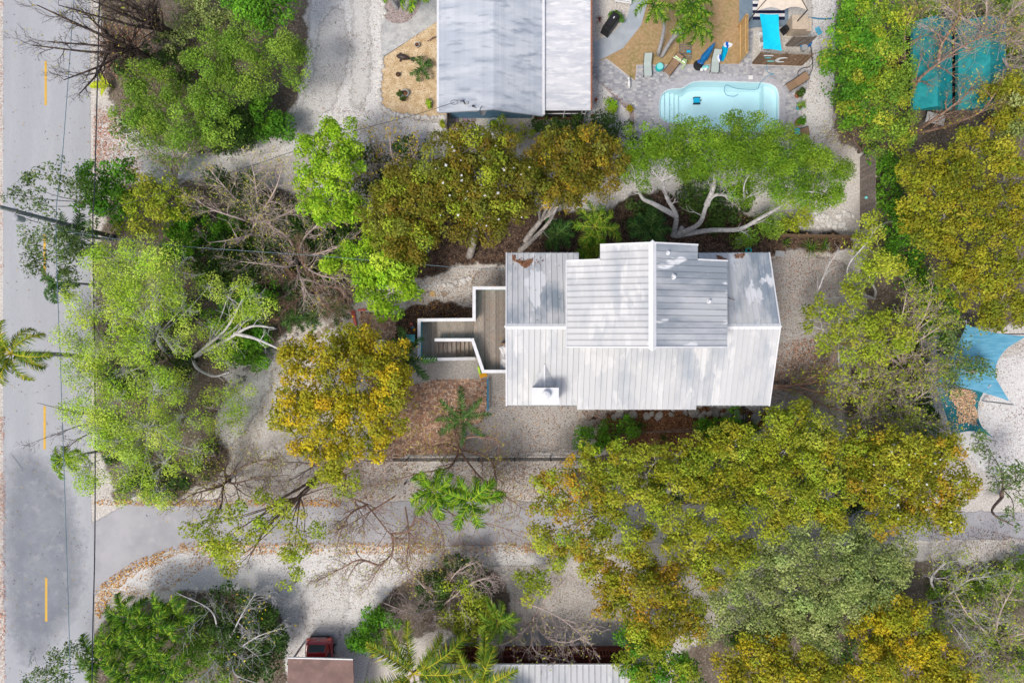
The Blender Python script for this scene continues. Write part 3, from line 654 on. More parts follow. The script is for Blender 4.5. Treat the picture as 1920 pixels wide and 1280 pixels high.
shingle_rows(xlft, zl, xrid, zr_, 20); shingle_rows(xrid, zr_, xrgt, ze_, 20)
MB().box(xlft-.03, (YF+YBK)/2, zl-.03, .14, YBK-YF, .16).build('gutter', MATS['trim_white'], nb)
MB().box(xrgt+.04, (YF+YBK)/2, ze_+.03, .16, YBK-YF, .18).build('gutter', MATS['trim_white'], nb)
for (xa_, za), (xb_, zb) in (((xlft, zl), (xrid, zr_)), ((xrid, zr_), (xrgt, ze_))): MB().bar((xa_, YF-.05, za-.04), (xb_, YF-.05, zb-.04), .04, .16).build('fascia', MATS['shingle'], nb)
px0, px1 = xrgt+.13, W(1108, 0, 2.5).x; yp = W(0, 205, 2.5).y
pr = MB().hexa([(px0, yp, 2.38), (px1, yp, 2.28), (px1, YBK, 2.28), (px0, YBK, 2.38)], [(px0, yp, 2.45), (px1, yp, 2.35), (px1, YBK, 2.35), (px0, YBK, 2.45)]).build('porch_roof', MATS['roof_flat'], nb)
y = yp; k = 0
while y < YBK-1:
    MB().hexa([(px0+.03, y+.04, 2.451), (px1-.05, y+.04, 2.353), (px1-.05, y+1.1, 2.353), (px0+.03, y+1.1, 2.451)], [(px0+.03, y+.04, 2.48), (px1-.05, y+.04, 2.382), (px1-.05, y+1.1, 2.382), (px0+.03, y+1.1, 2.48)]).build('roof_sheet', MATS['roof_flat'], pr); y += 1.14
MB().box(px1+.05, (yp+YBK)/2, 2.33, .1, YBK-yp, .14).build('rusty_gutter', MATS['rust'], nb)
MB().box((px0+px1)/2, yp-.02, 2.40, px1-px0, .05, .12).build('fascia', MATS['trim_white'], nb)
sx0, sx1, sy = W(1000, 0).x, W(1094, 0).x, 15.2
MB().box((sx0+sx1)/2, sy+.04, 1.2, sx1-sx0, .02, 2.3).build('screen', MATS['screen_dark'], nb)
for x in (sx0, (sx0+sx1)/2+.3, sx1-.25, sx1): MB().box(x, sy, 1.2, .07, .07, 2.38).build('porch_post', MATS['trim_white'], nb)
MB().box((sx0+sx1)/2, sy, 1.1, sx1-sx0, .05, .06).build('screen_rail', MATS['trim_white'], nb); MB().box((sx0+sx1)/2, sy-.01, .12, sx1-sx0, .06, .22).build('kick_plate', MATS['rust'], nb)
MB().box(W(880, 0).x, 15.22, 1.75, 1.2, .06, .5).build('window', MATS['trim_white'], nb)
MB().box(W(970, 0).x, 15.22, 1.5, .9, .05, .35).build('wall_panel', MATS['wall_blue'], nb)
dish = thing('satellite_dish', 'grey satellite dish on the edge of the grey shingle roof', 'dish', W(895, 205, 3.3))
dm = MB(); dc = W(904, 207, 3.5); q = Vector((.75, -.45, .5)).to_track_quat('Z', 'Y').to_matrix(); n0 = 0
ringsd = [[dc + q @ Vector((r*math.cos(a)*.85, r*math.sin(a), r*r*.6)) for a in [2*PI*j/20 for j in range(20)]] for r in (.02, .14, .26, .36)]
for a, b in zip(ringsd, ringsd[1:]):
    for i in range(20): j = (i+1) % 20; dm.quad(a[i], a[j], b[j], b[i])
dm.build('reflector', MATS['metal_grey'], dish, smooth=True)
MB().tube([W(895, 209, 3.2), W(898, 207, 3.4), dc-q @ Vector((0, 0, .03))], .03, 6).build('mast', MATS['metal_grey'], dish)
MB().tube([dc-q @ Vector((0, .3, 0)), W(888, 200, 3.75)], .018, 5).box(*W(887, 199, 3.78), .12, .1, .1).build('feed_arm', MATS['metal_dark'], dish)
sv = thing('service_mast', 'bent conduit mast with service wires on the shingle roof', 'mast', W(858, 192, 3.4))
MB().tube([W(864, 190, 3.45), W(864, 191, 4.0), W(862, 188, 4.1), W(858, 188, 4.0)], .05, 8).build('conduit', MATS['metal_grey'], sv)
MB().tube([W(868, 188, 3.55), W(872, 196, 3.56), W(874, 194, 3.56)], .03, 6).build('elbow', MATS['metal_dark'], sv)
MB().lathe(W(876, 194, 3.52), [(.13, 0), (.13, .04), (.08, .05), (.08, .15)], 14).build('flashing', MATS['metal_grey'], sv)
loop = [W(852, 192, 4.0)+Vector((.18*math.cos(a)*1.3, .14*math.sin(a), 0)) for a in [i*.5 for i in range(13)]]
MB().tube(loop, .018, 4).build('wire_loop', MATS['cable'], sv)

# ------------------------------------------------------------------ south house and carport
sh = thing('house', 'house with white metal roof and dark red porch railing', 'house', (2, -24, 0))
ez, ey = 3.5, W(0, 1246, 3.5).y; ex0, ex1 = W(790, 0, 3.5).x, W(1215, 0, 3.5).x
MB().box((ex0+ex1)/2, -25.2, 1.75, ex1-ex0-.6, 7, 3.4).build('wall', MATS['wood_red'], sh)
rf = MB().hexa([(ex0, -30, 5.0), (ex1, -30, 5.0), (ex1, ey, ez-.1), (ex0, ey, ez-.1)], [(ex0, -30, 5.05), (ex1, -30, 5.05), (ex1, ey, ez-.04), (ex0, ey, ez-.04)]).build('roof', MATS['underlay'], sh)
roof_slope(rf, (ex1, ey, ez), (ex0, ey, ez), (ex0, -30, 5.1), (ex1, -30, 5.1), 38, 'roof_white')
MB().box((ex0+ex1)/2, ey+.02, ez-.05, ex1-ex0, .04, .16).build('fascia', MATS['trim_white'], sh)
ry = -20.75; rx0, rx1 = W(830, 0).x, W(1166, 0).x
MB().box((rx0+rx1)/2, -21.4, .35, rx1-rx0+.2, 1.2, .7).build('porch_floor', MATS['wood_red'], sh)
rl = MB().box((rx0+rx1)/2, ry, 1.72, rx1-rx0, .12, .07).box((rx0+rx1)/2, ry, .85, rx1-rx0, .06, .08).build('porch_railing', MATS['wood_red'], sh)
x = rx0
bm_ = None
while x < rx1:
    o = MB().box(0, 0, 0, .06, .05, .84).build('baluster', MATS['wood_red'], rl, local=True) if bm_ is None else bm_.copy()
    if bm_ is None: bm_ = o
    else: C.objects.link(o)
    o.location = (x, ry, 1.28); o.parent = rl; o.location = Vector((x, ry, 1.28))-origin(rl); x += .22
for x in np.linspace(rx0, rx1, 6): MB().box(float(x), ry-.05, 1.65, .12, .12, 3.2).build('porch_post', MATS['wood_red'], sh)
cpz = 2.6; cq = [W(540, 1233, cpz), W(662, 1236, cpz), W(668, 1420, cpz), W(535, 1420, cpz)]
cpt = thing('carport', 'flat brown carport roof over the red car', 'carport', ((cq[0].x+cq[1].x)/2, cq[0].y-2.5, 0))
MB().poly(cq, cpz-.1, cpz).build('roof', MATS['carport_brown'], cpt)
MB().bar(cq[0]+Vector((0, .03, -.02)), cq[1]+Vector((0, .03, -.02)), .07, .13).build('front_trim', MATS['trim_white'], cpt)
for p in (cq[0].lerp(cq[2], .04), cq[1].lerp(cq[3], .04), cq[2].lerp(cq[0], .1), cq[3].lerp(cq[1], .1)): MB().box(p.x, p.y, 1.24, .1, .1, 2.48).build('post', MATS['metal_grey'], cpt)
# ------------------------------------------------------------------ vegetation toolkit
def catmull(P, per=5):
    P = [Vector(p) for p in P]
    if len(P) < 3: return [P[0].lerp(P[-1], i/per) for i in range(per+1)]
    Q = [P[0]*2-P[1]]+P+[P[-1]*2-P[-2]]; out = []
    for i in range(1, len(Q)-2):
        a, b, c, d = Q[i-1:i+3]
        for j in range(per):
            t = j/per; out.append(.5*((2*b)+(c-a)*t+(2*a-5*b+4*c-d)*t*t+(3*b-a-3*c+d)*t**3))
    out.append(P[-1]); return out
def rvec(r):
    while True:
        v = Vector((r.uniform(-1, 1), r.uniform(-1, 1), r.uniform(-1, 1)))
        if .05 < v.length < 1: return v.normalized()
def grow(mb, p, d, L, rad, depth, r, tips, k=4, up=.08):
    n = 4 if depth > 1 else (3 if depth else 2); pts = [p.copy()]; q = p.copy(); dd = d.copy()
    for i in range(n):
        dd = (dd + rvec(r)*.36 + Vector((0, 0, up))).normalized(); q = q + dd*(L/n)
        if q.z < .1: q.z = .1
        pts.append(q.copy())
    rs = [max(.005, rad*(1-.6*i/n)) for i in range(n+1)]
    mb.tube(pts, rs, k if rad > .03 else 3, cap=False); tips.append(pts[-1])
    if depth > 0:
        for i in range(1, n+1):
            for _ in range(2 if (i == n or r.random() < .35) else 1):
                t = (pts[i]-pts[i-1]).normalized(); ax = (rvec(r)*.85+t).normalized()
                grow(mb, pts[i], ax, L*r.uniform(.45, .72), rs[i]*.62, depth-1, r, tips, 3, up)
def leaf_quads(P, rng, l, w, upb=.9, out=None):
    n = len(P); N = rng.normal(size=(n, 3)); N[:, 2] = np.abs(N[:, 2])*.6+upb
    if out is not None: N += out*.8
    N /= np.linalg.norm(N, axis=1, keepdims=True)
    T = rng.normal(size=(n, 3)); T -= N*np.sum(T*N, 1, keepdims=True); T /= np.linalg.norm(T, axis=1, keepdims=True)+1e-9
    B = np.cross(N, T); s = rng.uniform(.5, 1.45, (n, 1)); l = l*s/2; w = w*s/2; f = N*(w*.5)
    return np.stack([P-T*l, P-B*w+f, P+T*l, P+B*w+f], 1)
def pal_cols(rng, n, pal, jit=.16):
    pal = np.array(pal, 'f'); c = pal[rng.integers(0, len(pal), n)]; return np.clip(c*1.3*(1+rng.normal(size=(n, 1))*jit)*(1+rng.normal(size=(n, 3))*.06), .004, .95)

#            palette of leaf colours                                                            leaf l, w, leaves/clump, clumps/m2, clump r
SPEC = {
 'lime': ([(.3,.45,.04)], .15, .075, 26, 4.6, .42),
 'limesp': ([(.34, .50, .04), (.42, .55, .06), (.26, .42, .04), (.50, .60, .12)], .13, .065, 17, 4.8, .46),
 'bright': ([(.23, .40, .02), (.30, .46, .025), (.16, .31, .02), (.40, .54, .05)], .16, .085, 34, 5.2, .36),
 'olive': ([(.125, .11, .012), (.18, .155, .018), (.10, .105, .012), (.20, .215, .035), (.14, .17, .022), (.22, .15, .02)], .15, .075, 34, 5.2, .36),
 'feather': ([(.115, .22, .016), (.08, .165, .014), (.16, .285, .02), (.22, .345, .03)], .13, .055, 46, 4.8, .44),
 'mid': ([(.15, .26, .03), (.19, .32, .035), (.11, .21, .025), (.24, .36, .05)], .13, .06, 34, 4.6, .44),
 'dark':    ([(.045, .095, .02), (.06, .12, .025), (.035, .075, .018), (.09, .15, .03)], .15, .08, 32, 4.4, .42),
 'deep': ([(.08, .22, .018), (.11, .27, .022), (.055, .16, .015), (.15, .32, .025)], .15, .08, 34, 4.8, .38),
 'gold': ([(.45, .355, .018), (.51, .41, .02), (.36, .32, .02), (.52, .37, .02), (.25, .27, .03), (.40, .36, .03)], .15, .085, 32, 5.2, .36),
 'yolive': ([(.25, .255, .018), (.31, .305, .022), (.19, .215, .018), (.29, .25, .018), (.155, .21, .022), (.36, .355, .04)], .15, .08, 32, 5.0, .38),
 'ygreen': ([(.26, .33, .025), (.33, .39, .03), (.20, .28, .025), (.38, .40, .05)], .14, .075, 28, 4.8, .40),
 'orange': ([(.42, .27, .025), (.34, .27, .025), (.46, .27, .025), (.24, .25, .025), (.23, .27, .025)], .14, .075, 28, 4.8, .40),
 'greygrn': ([(.24, .295, .09), (.30, .36, .11), (.18, .24, .07), (.38, .43, .16)], .13, .07, 36, 5.0, .42),
 'sparse':  ([(.11, .18, .05), (.14, .21, .06), (.09, .14, .04)], .14, .07, 20, 2.6, .34),
 'ysparse': ([(.38, .38, .05), (.30, .34, .05), (.44, .38, .06)], .12, .06, 9, 3.0, .45),
}
def foliage(root, lobes3, spec, seed, dens=1.0, size=1.0, flat=.6, name='crown'):
    pal, l, w, nl, cd, cr = SPEC[spec]; rng = np.random.default_rng(seed); Vs, Ns, Cs, clumps = [], [], [], []
    for c, R in lobes3:
        R = max(R, .12); tr0 = min(cr*1.3, R*.6); nc = max(4, int(1.9*dens*cd/5.0*(R/tr0)**2)); lobe_t = 1+rng.normal()*.1
        d = rng.normal(size=(nc, 3)); d[:, 2] = np.abs(d[:, 2])*.95-.2; d /= np.linalg.norm(d, axis=1, keepdims=True)
        rr = rng.uniform(.2, 1.04, (nc, 1))**.55
        P = np.array(c)+d*rr*np.array([R, R, R*flat])+rng.normal(size=(nc, 3))*np.array([.08, .08, .16])*min(R, 1); P[:, 2] = np.maximum(P[:, 2], .12)
        clumps.append((c, P))
        for p in P:
            tr = tr0*rng.uniform(.6, 1.3); n = max(4, int(nl*4.3*(tr/.5)**2*rng.uniform(.75, 1.2)/(size*size)))
            q = rng.normal(size=(n, 3)); q[:, 2] = q[:, 2]*.8+.35; q /= np.linalg.norm(q, axis=1, keepdims=True)
            ra = rng.uniform(.25, 1.1, (n, 1))**.6; base = pal_cols(rng, 1, pal, .2)[0]*lobe_t
            cols = np.clip(.6*base+.4*pal_cols(rng, n, pal, .22), .004, .9)
            s = p+q*ra*np.array([tr, tr, tr*.75]); s[:, 2] = np.maximum(s[:, 2], .06); Vs.append(s); Ns.append(q); Cs.append(cols)
        n = int(nl*2.2*R*R*PI*min(dens, 1)/(size*size)/1.6); q = rng.normal(size=(n, 3))*np.array([.42, .42, .25*flat/.6])*R; s = np.array(c)+q-np.array([0, 0, .15*R]); s[:, 2] = np.maximum(s[:, 2], .06)
        Vs.append(s); Ns.append(rng.normal(size=(n, 3))*.3); Cs.append(np.clip(pal_cols(rng, n, pal, .2), .004, .9))
    P = np.concatenate(Vs); V = leaf_quads(P, rng, l*size*1.1, w*size*1.2, .45, np.concatenate(Ns))
    np_quads(name, V, np.concatenate(Cs), LEAF, root)
    return clumps
def tree(name, label, base, lobes, spec, seed, bark='bark_grey', r0=.16, dens=1., fork=.42, group=None, cat='tree', size=1., twigs=1., limbs=(), flat=.6, extra=None, auto=1., white=0):
    b = W(*base); root = thing(name, label, cat, b, group); r = random.Random(seed)
    L3 = []
    for px, py, rp, z in lobes:
        rp *= r.uniform(.82, 1.14); z += r.uniform(-.5, .35); R = M(rp, z); L3.append((W(px, py, max(z-R*flat*.7, .3)), R))
    cl = foliage(root, L3, spec, seed, dens, size, flat)
    mean = sum((c for c, R in L3), Vector())/len(L3)
    F = b.lerp(mean, fork); F.z = mean.z*fork
    mb = MB(); mid = b.lerp(F, .5)+rvec(r)*.15; tr = catmull([b+Vector((0, 0, -.1)), mid, F], 4)
    n = len(tr); mb.tube(tr, [r0*(1.25-.5*i/n) for i in range(n)], 8); mb.build('trunk', MATS[bark], root, smooth=True)
    br = MB()
    for c, R in (L3 if auto else []):
        m1 = F.lerp(c, .5)+rvec(r)*.3; m1.z = lerp(F.z, c.z, .6); pts = catmull([F, m1, c], 4); k = len(pts)
        br.tube(pts, [max(.02, r0*.42*(1-.8*i/k)) for i in range(k)], 5, cap=False)
    allp = [F]
    for lp in limbs:
        pts = catmull([W(*q) for q in lp], 5); k = len(pts); allp += pts; br.tube(pts, [max(.04, r0*.95*(1-.7*i/k)) for i in range(k)], 7)
        for i in range(k//3, k):
            if r.random() < .5: grow(br, pts[i], ((pts[i]-pts[i-1]).normalized()+rvec(r)*.8+Vector((0, 0, .3))).normalized(), r.uniform(.6, 1.4), r0*.22, 1, r, [])
    if not auto:
        for cc, R in L3:
            q = min(allp, key=lambda p: (p-cc).length); br.tube(catmull([q, q.lerp(cc, .5)+rvec(r)*.25, cc], 3), [.06, .055, .05, .04, .035, .025, .02], 5, cap=False)
    if spec == 'limesp':
        for cc, R in L3:
            for _ in range(3): grow(br, cc-Vector((0, 0, .2)), (rvec(r)+Vector((0, 0, .25))).normalized(), R*.62, .035, 2, r, [], up=.12)
    for c, P in cl:
        for p in P:
            if r.random() < (.9 if spec == 'limesp' else .3)*twigs:
                p = Vector(p); s = Vector(c)+rvec(r)*.2; m1 = s.lerp(p, .55)+rvec(r)*.14
                br.tube([s, m1, p+(p-s)*.06], [.024, .016, .007], 3, cap=False)
    br.build('branches', MATS[bark], root)
    if white:
        rng = np.random.default_rng(seed+5); q = []
        for cc, P in cl:
            for p in P[P[:, 2] > np.median(P[:, 2])]:
                if rng.random() < white: q.append(p+np.array([rng.normal()*.1, rng.normal()*.1, .4]))
        q = np.array(q); np_quads('blossom', leaf_quads(q, rng, .16, .13, 2.), np.full((len(q), 3), .75), LEAF, root)
    if extra: foliage(root, L3, extra[0], seed+77, extra[1], extra[2] if len(extra) > 2 else size, flat, 'young_leaves')
    return root
def bare(name, label, base, limbs, seed, bark='bark_twig', r0=.11, depth=2, dens=1., leaf=None, ldens=1., group=None, tl=1.0, cat='tree'):
    b = W(*base); root = thing(name, label, cat, b, group); r = random.Random(seed); tips = []
    tm = MB(); tm.tube([b+Vector((0, 0, -.1)), b+Vector((0, 0, .25)), b+Vector((0, 0, .5))], [r0*1.5, r0*1.2, r0], 8); tm.build('trunk', MATS[bark], root, smooth=True)
    mb = MB()
    for lp in limbs:
        P = [W(*q) for q in lp]
        if len(lp) < 4: P = [b+Vector((0, 0, .4))]+P
        P = [P[0]]+[p+rvec(r)*.15 for p in P[1:-1]]+[P[-1]]
        pts = catmull(P, 6); k = len(pts)
        mb.tube(pts, [max(.012, r0*(1-.85*i/k)) for i in range(k)], 6)
        Lt = sum((pts[i+1]-pts[i]).length for i in range(k-1))
        for i in range(max(1, k//4), k):
            for _ in range(1 if r.random() < .85*dens else 0):
                t = (pts[i]-pts[i-1]).normalized(); f = 1-i/k
                grow(mb, pts[i], (t+rvec(r)*.95).normalized(), tl*r.uniform(.5, 1.0)*(.5+.22*Lt*(.35+f)), r0*(.42*f+.12), depth, r, tips)
    mb.build('branches', MATS[bark], root)
    if leaf and tips:
        rng = np.random.default_rng(seed); pal, l, w, nl, cd, cr = SPEC[leaf]; Ps = []
        for p in tips:
            if r.random() < .8*min(1, ldens): Ps.append(np.array(p)+rng.normal(size=(max(1, int(2.2*ldens)), 3))*.12)
        P = np.concatenate(Ps); np_quads('leaves', leaf_quads(P, rng, l, w), pal_cols(rng, len(P), pal), LEAF, root)
    return root

# ---- palms
def frond_mesh(L, seed, pal, droop=.55, wl=.45, nlf=26, vee=.35, dense=1., lw=.05):
    r = random.Random(seed); mb = MB(); pts = []
    p = Vector((0, 0, 0)); ang = .75
    nseg = 14
    for i in range(nseg+1):
        pts.append(p.copy()); t = i/nseg; ang -= droop*(.6+t)*2.6/nseg; p = p+Vector((math.cos(ang), 0, math.sin(ang)))*(L/nseg)
    rc = pal[-1]
    mb.tube(pts, [.035*(1-.8*i/nseg)+.006 for i in range(nseg+1)], 4, col=rc, cap=False)
    for s in (-1, 1):
        for j in range(int(nlf*dense)):
            t = .12+.88*(j+r.uniform(-.3, .3))/(nlf*dense); t = min(.995, max(.05, t)); f = t*nseg; i = min(nseg-1, int(f)); q = pts[i].lerp(pts[i+1], f-i)
            d = (pts[i+1]-pts[i]).normalized(); n = Vector((-d.z, 0, d.x)); sd2 = Vector((0, s, 0))
            ll = wl*(math.sin(PI*min(1, .18+t*.82))**.6)*r.uniform(.85, 1.1)+.06
            dr = (sd2*.85+d*r.uniform(.4, .9)+n*r.uniform(vee-.65, vee+.35)).normalized(); ll *= r.uniform(.75, 1.1); tip = q+dr*ll+Vector((0, 0, -.42*ll)); m1 = q+dr*ll*.5+Vector((0, 0, .02))
            w = d*lw*.5; c = r.choice(pal); k = r.uniform(.55, 1.3); c = tuple(x*k for x in c)
            mb.quad(q-w, q+w, m1+w*.9, m1-w*.9, c); mb.face([m1-w*.9, m1+w*.9, tip], c)
    return mb
PALMS = {'adonidia': [(.13, .32, .018), (.22, .42, .025), (.05, .16, .015), (.38, .52, .04)], 'dark': [(.045, .13, .03), (.07, .18, .035), (.035, .10, .025), (.12, .22, .05)],
         'coconut': [(.22, .34, .03), (.32, .41, .035), (.12, .23, .025), (.17, .29, .03), (.08, .17, .02), (.27, .38, .03), (.60, .52, .05)], 'areca': [(.13, .29, .025), (.19, .35, .025), (.08, .20, .018), (.36, .42, .05)],
         'areca_b': [(.11, .27, .018), (.19, .37, .025), (.34, .47, .04), (.04, .12, .015)]}
def palm(label, head, base=None, kind='adonidia', L=2.0, n=9, seed=1, droop=.55, wl=.45, tr=.11, group=None, bark='palm_trunk', tilt0=0., name='palm_tree', cat='palm', arc=None, nlf=36, bend=None, lw=.052):
    hd = W(*head); b = W(*base) if base else Vector((hd.x, hd.y, 0)); root = thing(name, label, cat, b, group); r = random.Random(seed)
    if hd.z > .4:
        mid = b.lerp(hd, .5)+(Vector(bend) if bend else rvec(r)*.1); pts = catmull([b+Vector((0, 0, -.05)), mid, hd-Vector((0, 0, .05))], 7); k = len(pts)
        tm = MB(); tm.tube(pts, [tr*(1.3-.5*i/k)*(1+.06*(i % 2)) for i in range(k)], 9); tm.build('trunk', MATS[bark], root, smooth=True)
        if kind in ('adonidia', 'dark') and hd.z > 2: MB().tube([hd-Vector((0, 0, .6)), hd-Vector((0, 0, .25)), hd+Vector((0, 0, .15))], [tr*.9, tr*1.0, tr*.35], 8, col=(.2, .34, .08)).build('crownshaft', LEAF, root, smooth=True)
    meshes = [frond_mesh(L, seed*10+i, PALMS[kind], droop*(.8+.25*i), wl, nlf, lw=lw) for i in range(3)]; protos = [None]*3
    for i in range(n):
        j = i % 3
        if protos[j] is None: o = meshes[j].build('frond', LEAF, root, local=True); protos[j] = o
        else: o = protos[j].copy(); C.objects.link(o)
        o.parent = root; a0, a1 = arc if arc else (0, 2*PI); a = a0+(a1-a0)*(i+r.uniform(-.25, .25))/n
        o.location = hd-b; o.rotation_euler = (r.uniform(-.55, .55), -tilt0+r.uniform(-.45, .5) if i % 2 else r.uniform(-.15, .35), a); s = r.uniform(.82, 1.12); o.scale = (s, s, s)
    return root
def rosette(label, p, seed, n=22, L=.8, cols=((.10, .22, .03), (.30, .38, .05)), w=.07, name='spiky_plant', up=.5, group=None):
    b = W(*p); root = thing(name, label, 'plant', b, group); r = random.Random(seed); mb = MB(); k = 5; pr = None
    for i in range(k):
        t0, t1 = i/k, (i+1)/k; f = lambda t: w*(1-t)**.7*(.6+.8*t) if t < 1 else 0
        P = lambda t, s: (L*t, s*f(t)*.5, .05+L*(.45*t-.38*t*t)+abs(s)*.02)
        mb.quad(P(t0, -1), P(t1, -1), P(t1, 0), P(t0, 0), cols[0] if i else cols[1]); mb.quad(P(t0, 0), P(t1, 0), P(t1, 1), P(t0, 1), cols[0] if i < 3 else cols[1])
    for i in range(n):
        if pr is None: o = pr = mb.build('blade', LEAF, root, local=True)
        else: o = pr.copy(); C.objects.link(o)
        o.parent = root; o.rotation_euler = (0, -r.uniform(-.05, up*2), 2*PI*i*.381966+r.uniform(-.1, .1)); s = r.uniform(.7, 1.1); o.scale = (s, s, s)
    return root
def shrub(label, lobes, spec, seed, dens=1., size=1., name='shrub', group=None, cat='shrub', flat=.7):
    L = [(x, y, r_, z) for x, y, r_, z in lobes]; m = (sum(l[0] for l in L)/len(L), sum(l[1] for l in L)/len(L)); z = sum(l[3] for l in L)/len(L)
    c = W(m[0], m[1], z*.6); root = thing(name, label, cat, (c.x, c.y, 0), group); r = random.Random(seed)
    L3 = [(W(x, y, max(zz-M(rp)*.5, .25)), M(rp, zz)) for x, y, rp, zz in L]
    foliage(root, L3, spec, seed, dens, size, flat, 'foliage'); mb = MB()
    for q, R in L3:
        g0 = Vector((q.x, q.y, .05)); mb.tube([Vector((c.x, c.y, .03)), Vector((c.x, c.y, .03)).lerp(g0, .5), g0], .05, 5)
        for _ in range(5):
            e = q+rvec(r)*R*.6; e.z = max(e.z, .2); mb.tube([g0, Vector((q.x, q.y, q.z*.5)), e], [.05, .035, .012], 4, cap=False)
    mb.build('stem', MATS['bark_brown'], root)
    return root

# ------------------------------------------------------------------ trees, north-west grove
tree('tree', 'feathery green tree beside the lime banana leaf at the kerb', (330, 215), [(250, 215, 48, 4.5), (300, 170, 55, 5), (345, 215, 60, 5.2), (290, 240, 45, 4.5), (400, 235, 50, 4.8), (270, 160, 35, 4.5)], 'mid', 11, 'bark_brown', .12, size=.85)
tree('tree', 'wide feathery green tree overhanging the white drive', (510, 180), [(400, 110, 55, 5), (450, 80, 55, 5.2), (470, 140, 60, 5.5), (530, 110, 50, 5), (410, 165, 50, 5), (560, 95, 32, 4.6), (560, 150, 25, 4.2)], 'mid', 12, 'bark_brown', .13, size=.85, limbs=[[(510, 180, .3), (480, 165, 2.5), (430, 140, 4), (400, 115, 4.8)], [(510, 180, .3), (490, 150, 3), (480, 110, 4.7)]])
tree('tree', 'dense dark green tree at the top of the grove by the drive', (490, 30), [(460, -10, 50, 5.5), (510, 10, 45, 5.5), (540, -10, 40, 5), (500, 35, 32, 4.8)], 'deep', 13, 'bark_brown')
shrub('rounded fresh green shrub at the bend of the white drive', [(495, 215, 32, 2.4), (520, 235, 30, 2.2), (490, 245, 28, 2)], 'deep', 14)
shrub('low dark olive undergrowth at the edge of the drive bend', [(420, 245, 45, 1.6), (460, 225, 40, 1.6), (440, 255, 35, 1.2)], 'dark', 15, .8)
shrub('pale green bush at the top edge of the grove', [(350, 10, 45, 2.6), (400, 20, 45, 2.6), (330, 75, 35, 2.0), (420, 45, 40, 2.2)], 'greygrn', 16, .7)
shrub('dark green bush under the bare leaning trunk', [(305, 105, 38, 1.6), (330, 130, 40, 1.8), (245, 130, 25, 1.2)], 'dark', 17, .7)
bare('bare_tree', 'leafless brown tree with long branches fanned over the street', (305, 122), [[(260, 95, 3), (220, 75, 5), (130, 40, 7)], [(255, 95, 3), (200, 90, 5), (90, 78, 7)], [(245, 92, 3.5), (180, 100, 5), (60, 85, 6.5)], [(250, 95, 3), (190, 118, 5), (120, 150, 6)], [(240, 90, 3.5), (190, 60, 5.5), (150, 15, 7)], [(225, 85, 3.5), (180, 135, 5), (150, 175, 5.6)], [(240, 90, 3.5), (160, 55, 6), (70, 10, 7.5)]], 21, 'bark_dark', .15, 2, .9, 'ysparse', .1, tl=.75)
bare('bare_tree', 'leafless dark tree leaning to the top edge over the kerb', (345, 72), [[(290, 50, 3), (240, 35, 5), (170, 0, 7)], [(285, 50, 3), (230, 45, 5), (110, 10, 7)], [(300, 50, 3), (260, 20, 5), (210, -30, 7)], [(290, 45, 3), (240, 10, 5), (150, -30, 7.5)], [(300, 52, 3), (290, 20, 4), (290, -20, 5)]], 22, 'bark_dark', .14, 2, .9, 'ysparse', .1, tl=.75)
bare('bare_tree', 'thin twiggy tree at the foot of the feathery green grove', (332, 345), [[(325, 320, 1.6), (300, 285, 3), (275, 255, 4)], [(328, 318, 1.6), (325, 280, 3), (330, 240, 4)], [(325, 320, 1.6), (290, 300, 3), (250, 270, 4)], [(328, 315, 1.6), (345, 285, 3), (365, 260, 3.8)]], 23, 'bark_twig', .09, 2, .9, 'mid', 1.2)
# roadside, west
tree('tree', 'sparse pale branched tree reaching over the street by the pole', (255, 395), [(50, 345, 32, 6), (110, 335, 38, 6), (60, 385, 30, 6), (150, 365, 36, 5.6), (30, 365, 25, 6.2)], 'sparse', 31, 'bark_pale', .11, 1.0)
tree('tree', 'sparse dark leaved tree over the street below the pole', (250, 470), [(60, 440, 34, 6), (110, 470, 42, 6), (60, 490, 34, 5.8), (140, 505, 34, 5.4), (100, 425, 30, 6), (150, 450, 36, 5.2)], 'sparse', 32, 'bark_pale', .11, 1.1)
tree('tree', 'glossy dark green tree beside the street pole', (235, 365), [(190, 330, 36, 4.5), (225, 330, 34, 4.5), (180, 375, 34, 4.2), (215, 380, 30, 4)], 'deep', 33, 'bark_grey')
tree('tree', 'yellow flecked thin leaved tree below the drive', (310, 400), [(260, 355, 38, 4.2), (300, 370, 40, 4.2), (240, 400, 40, 4), (290, 410, 38, 4), (340, 380, 32, 3.6)], 'ygreen', 34, 'bark_twig', .09, .6)
shrub('dark evergreen shrub in the gap by the white drive', [(410, 345, 28, 2.4), (450, 350, 32, 2.6), (480, 375, 28, 2.2), (430, 380, 28, 2)], 'dark', 35)
shrub('dark green undergrowth under the pinkish bare branches', [(400, 480, 45, 1.6), (450, 510, 50, 1.7), (400, 540, 40, 1.6), (500, 470, 45, 1.6)], 'dark', 36, 1.2)
shrub('dark undergrowth beside the bright lime tree', [(560, 420, 50, 1.8), (610, 440, 50, 1.8), (600, 500, 45, 1.6), (560, 500, 40, 1.5), (660, 440, 40, 1.8)], 'dark', 37, 1.2)
shrub('deep green shrub below the forked pale limbs', [(440, 640, 45, 1.8), (480, 620, 40, 1.8), (470, 660, 35, 1.6), (430, 590, 40, 1.8), (490, 575, 30, 1.6)], 'deep', 38)
shrub('ground hugging green shrubs under the lime trees by the street', [(250, 620, 50, 1.6), (320, 690, 50, 1.6), (230, 700, 50, 1.5), (340, 590, 45, 1.6)], 'dark', 39, .7)
shrub('leafy green shrubs at the street corner under lime foliage', [(260, 890, 45, 1.6), (310, 900, 40, 1.4), (380, 870, 35, 1.4), (220, 820, 45, 1.4)], 'dark', 40, .7)
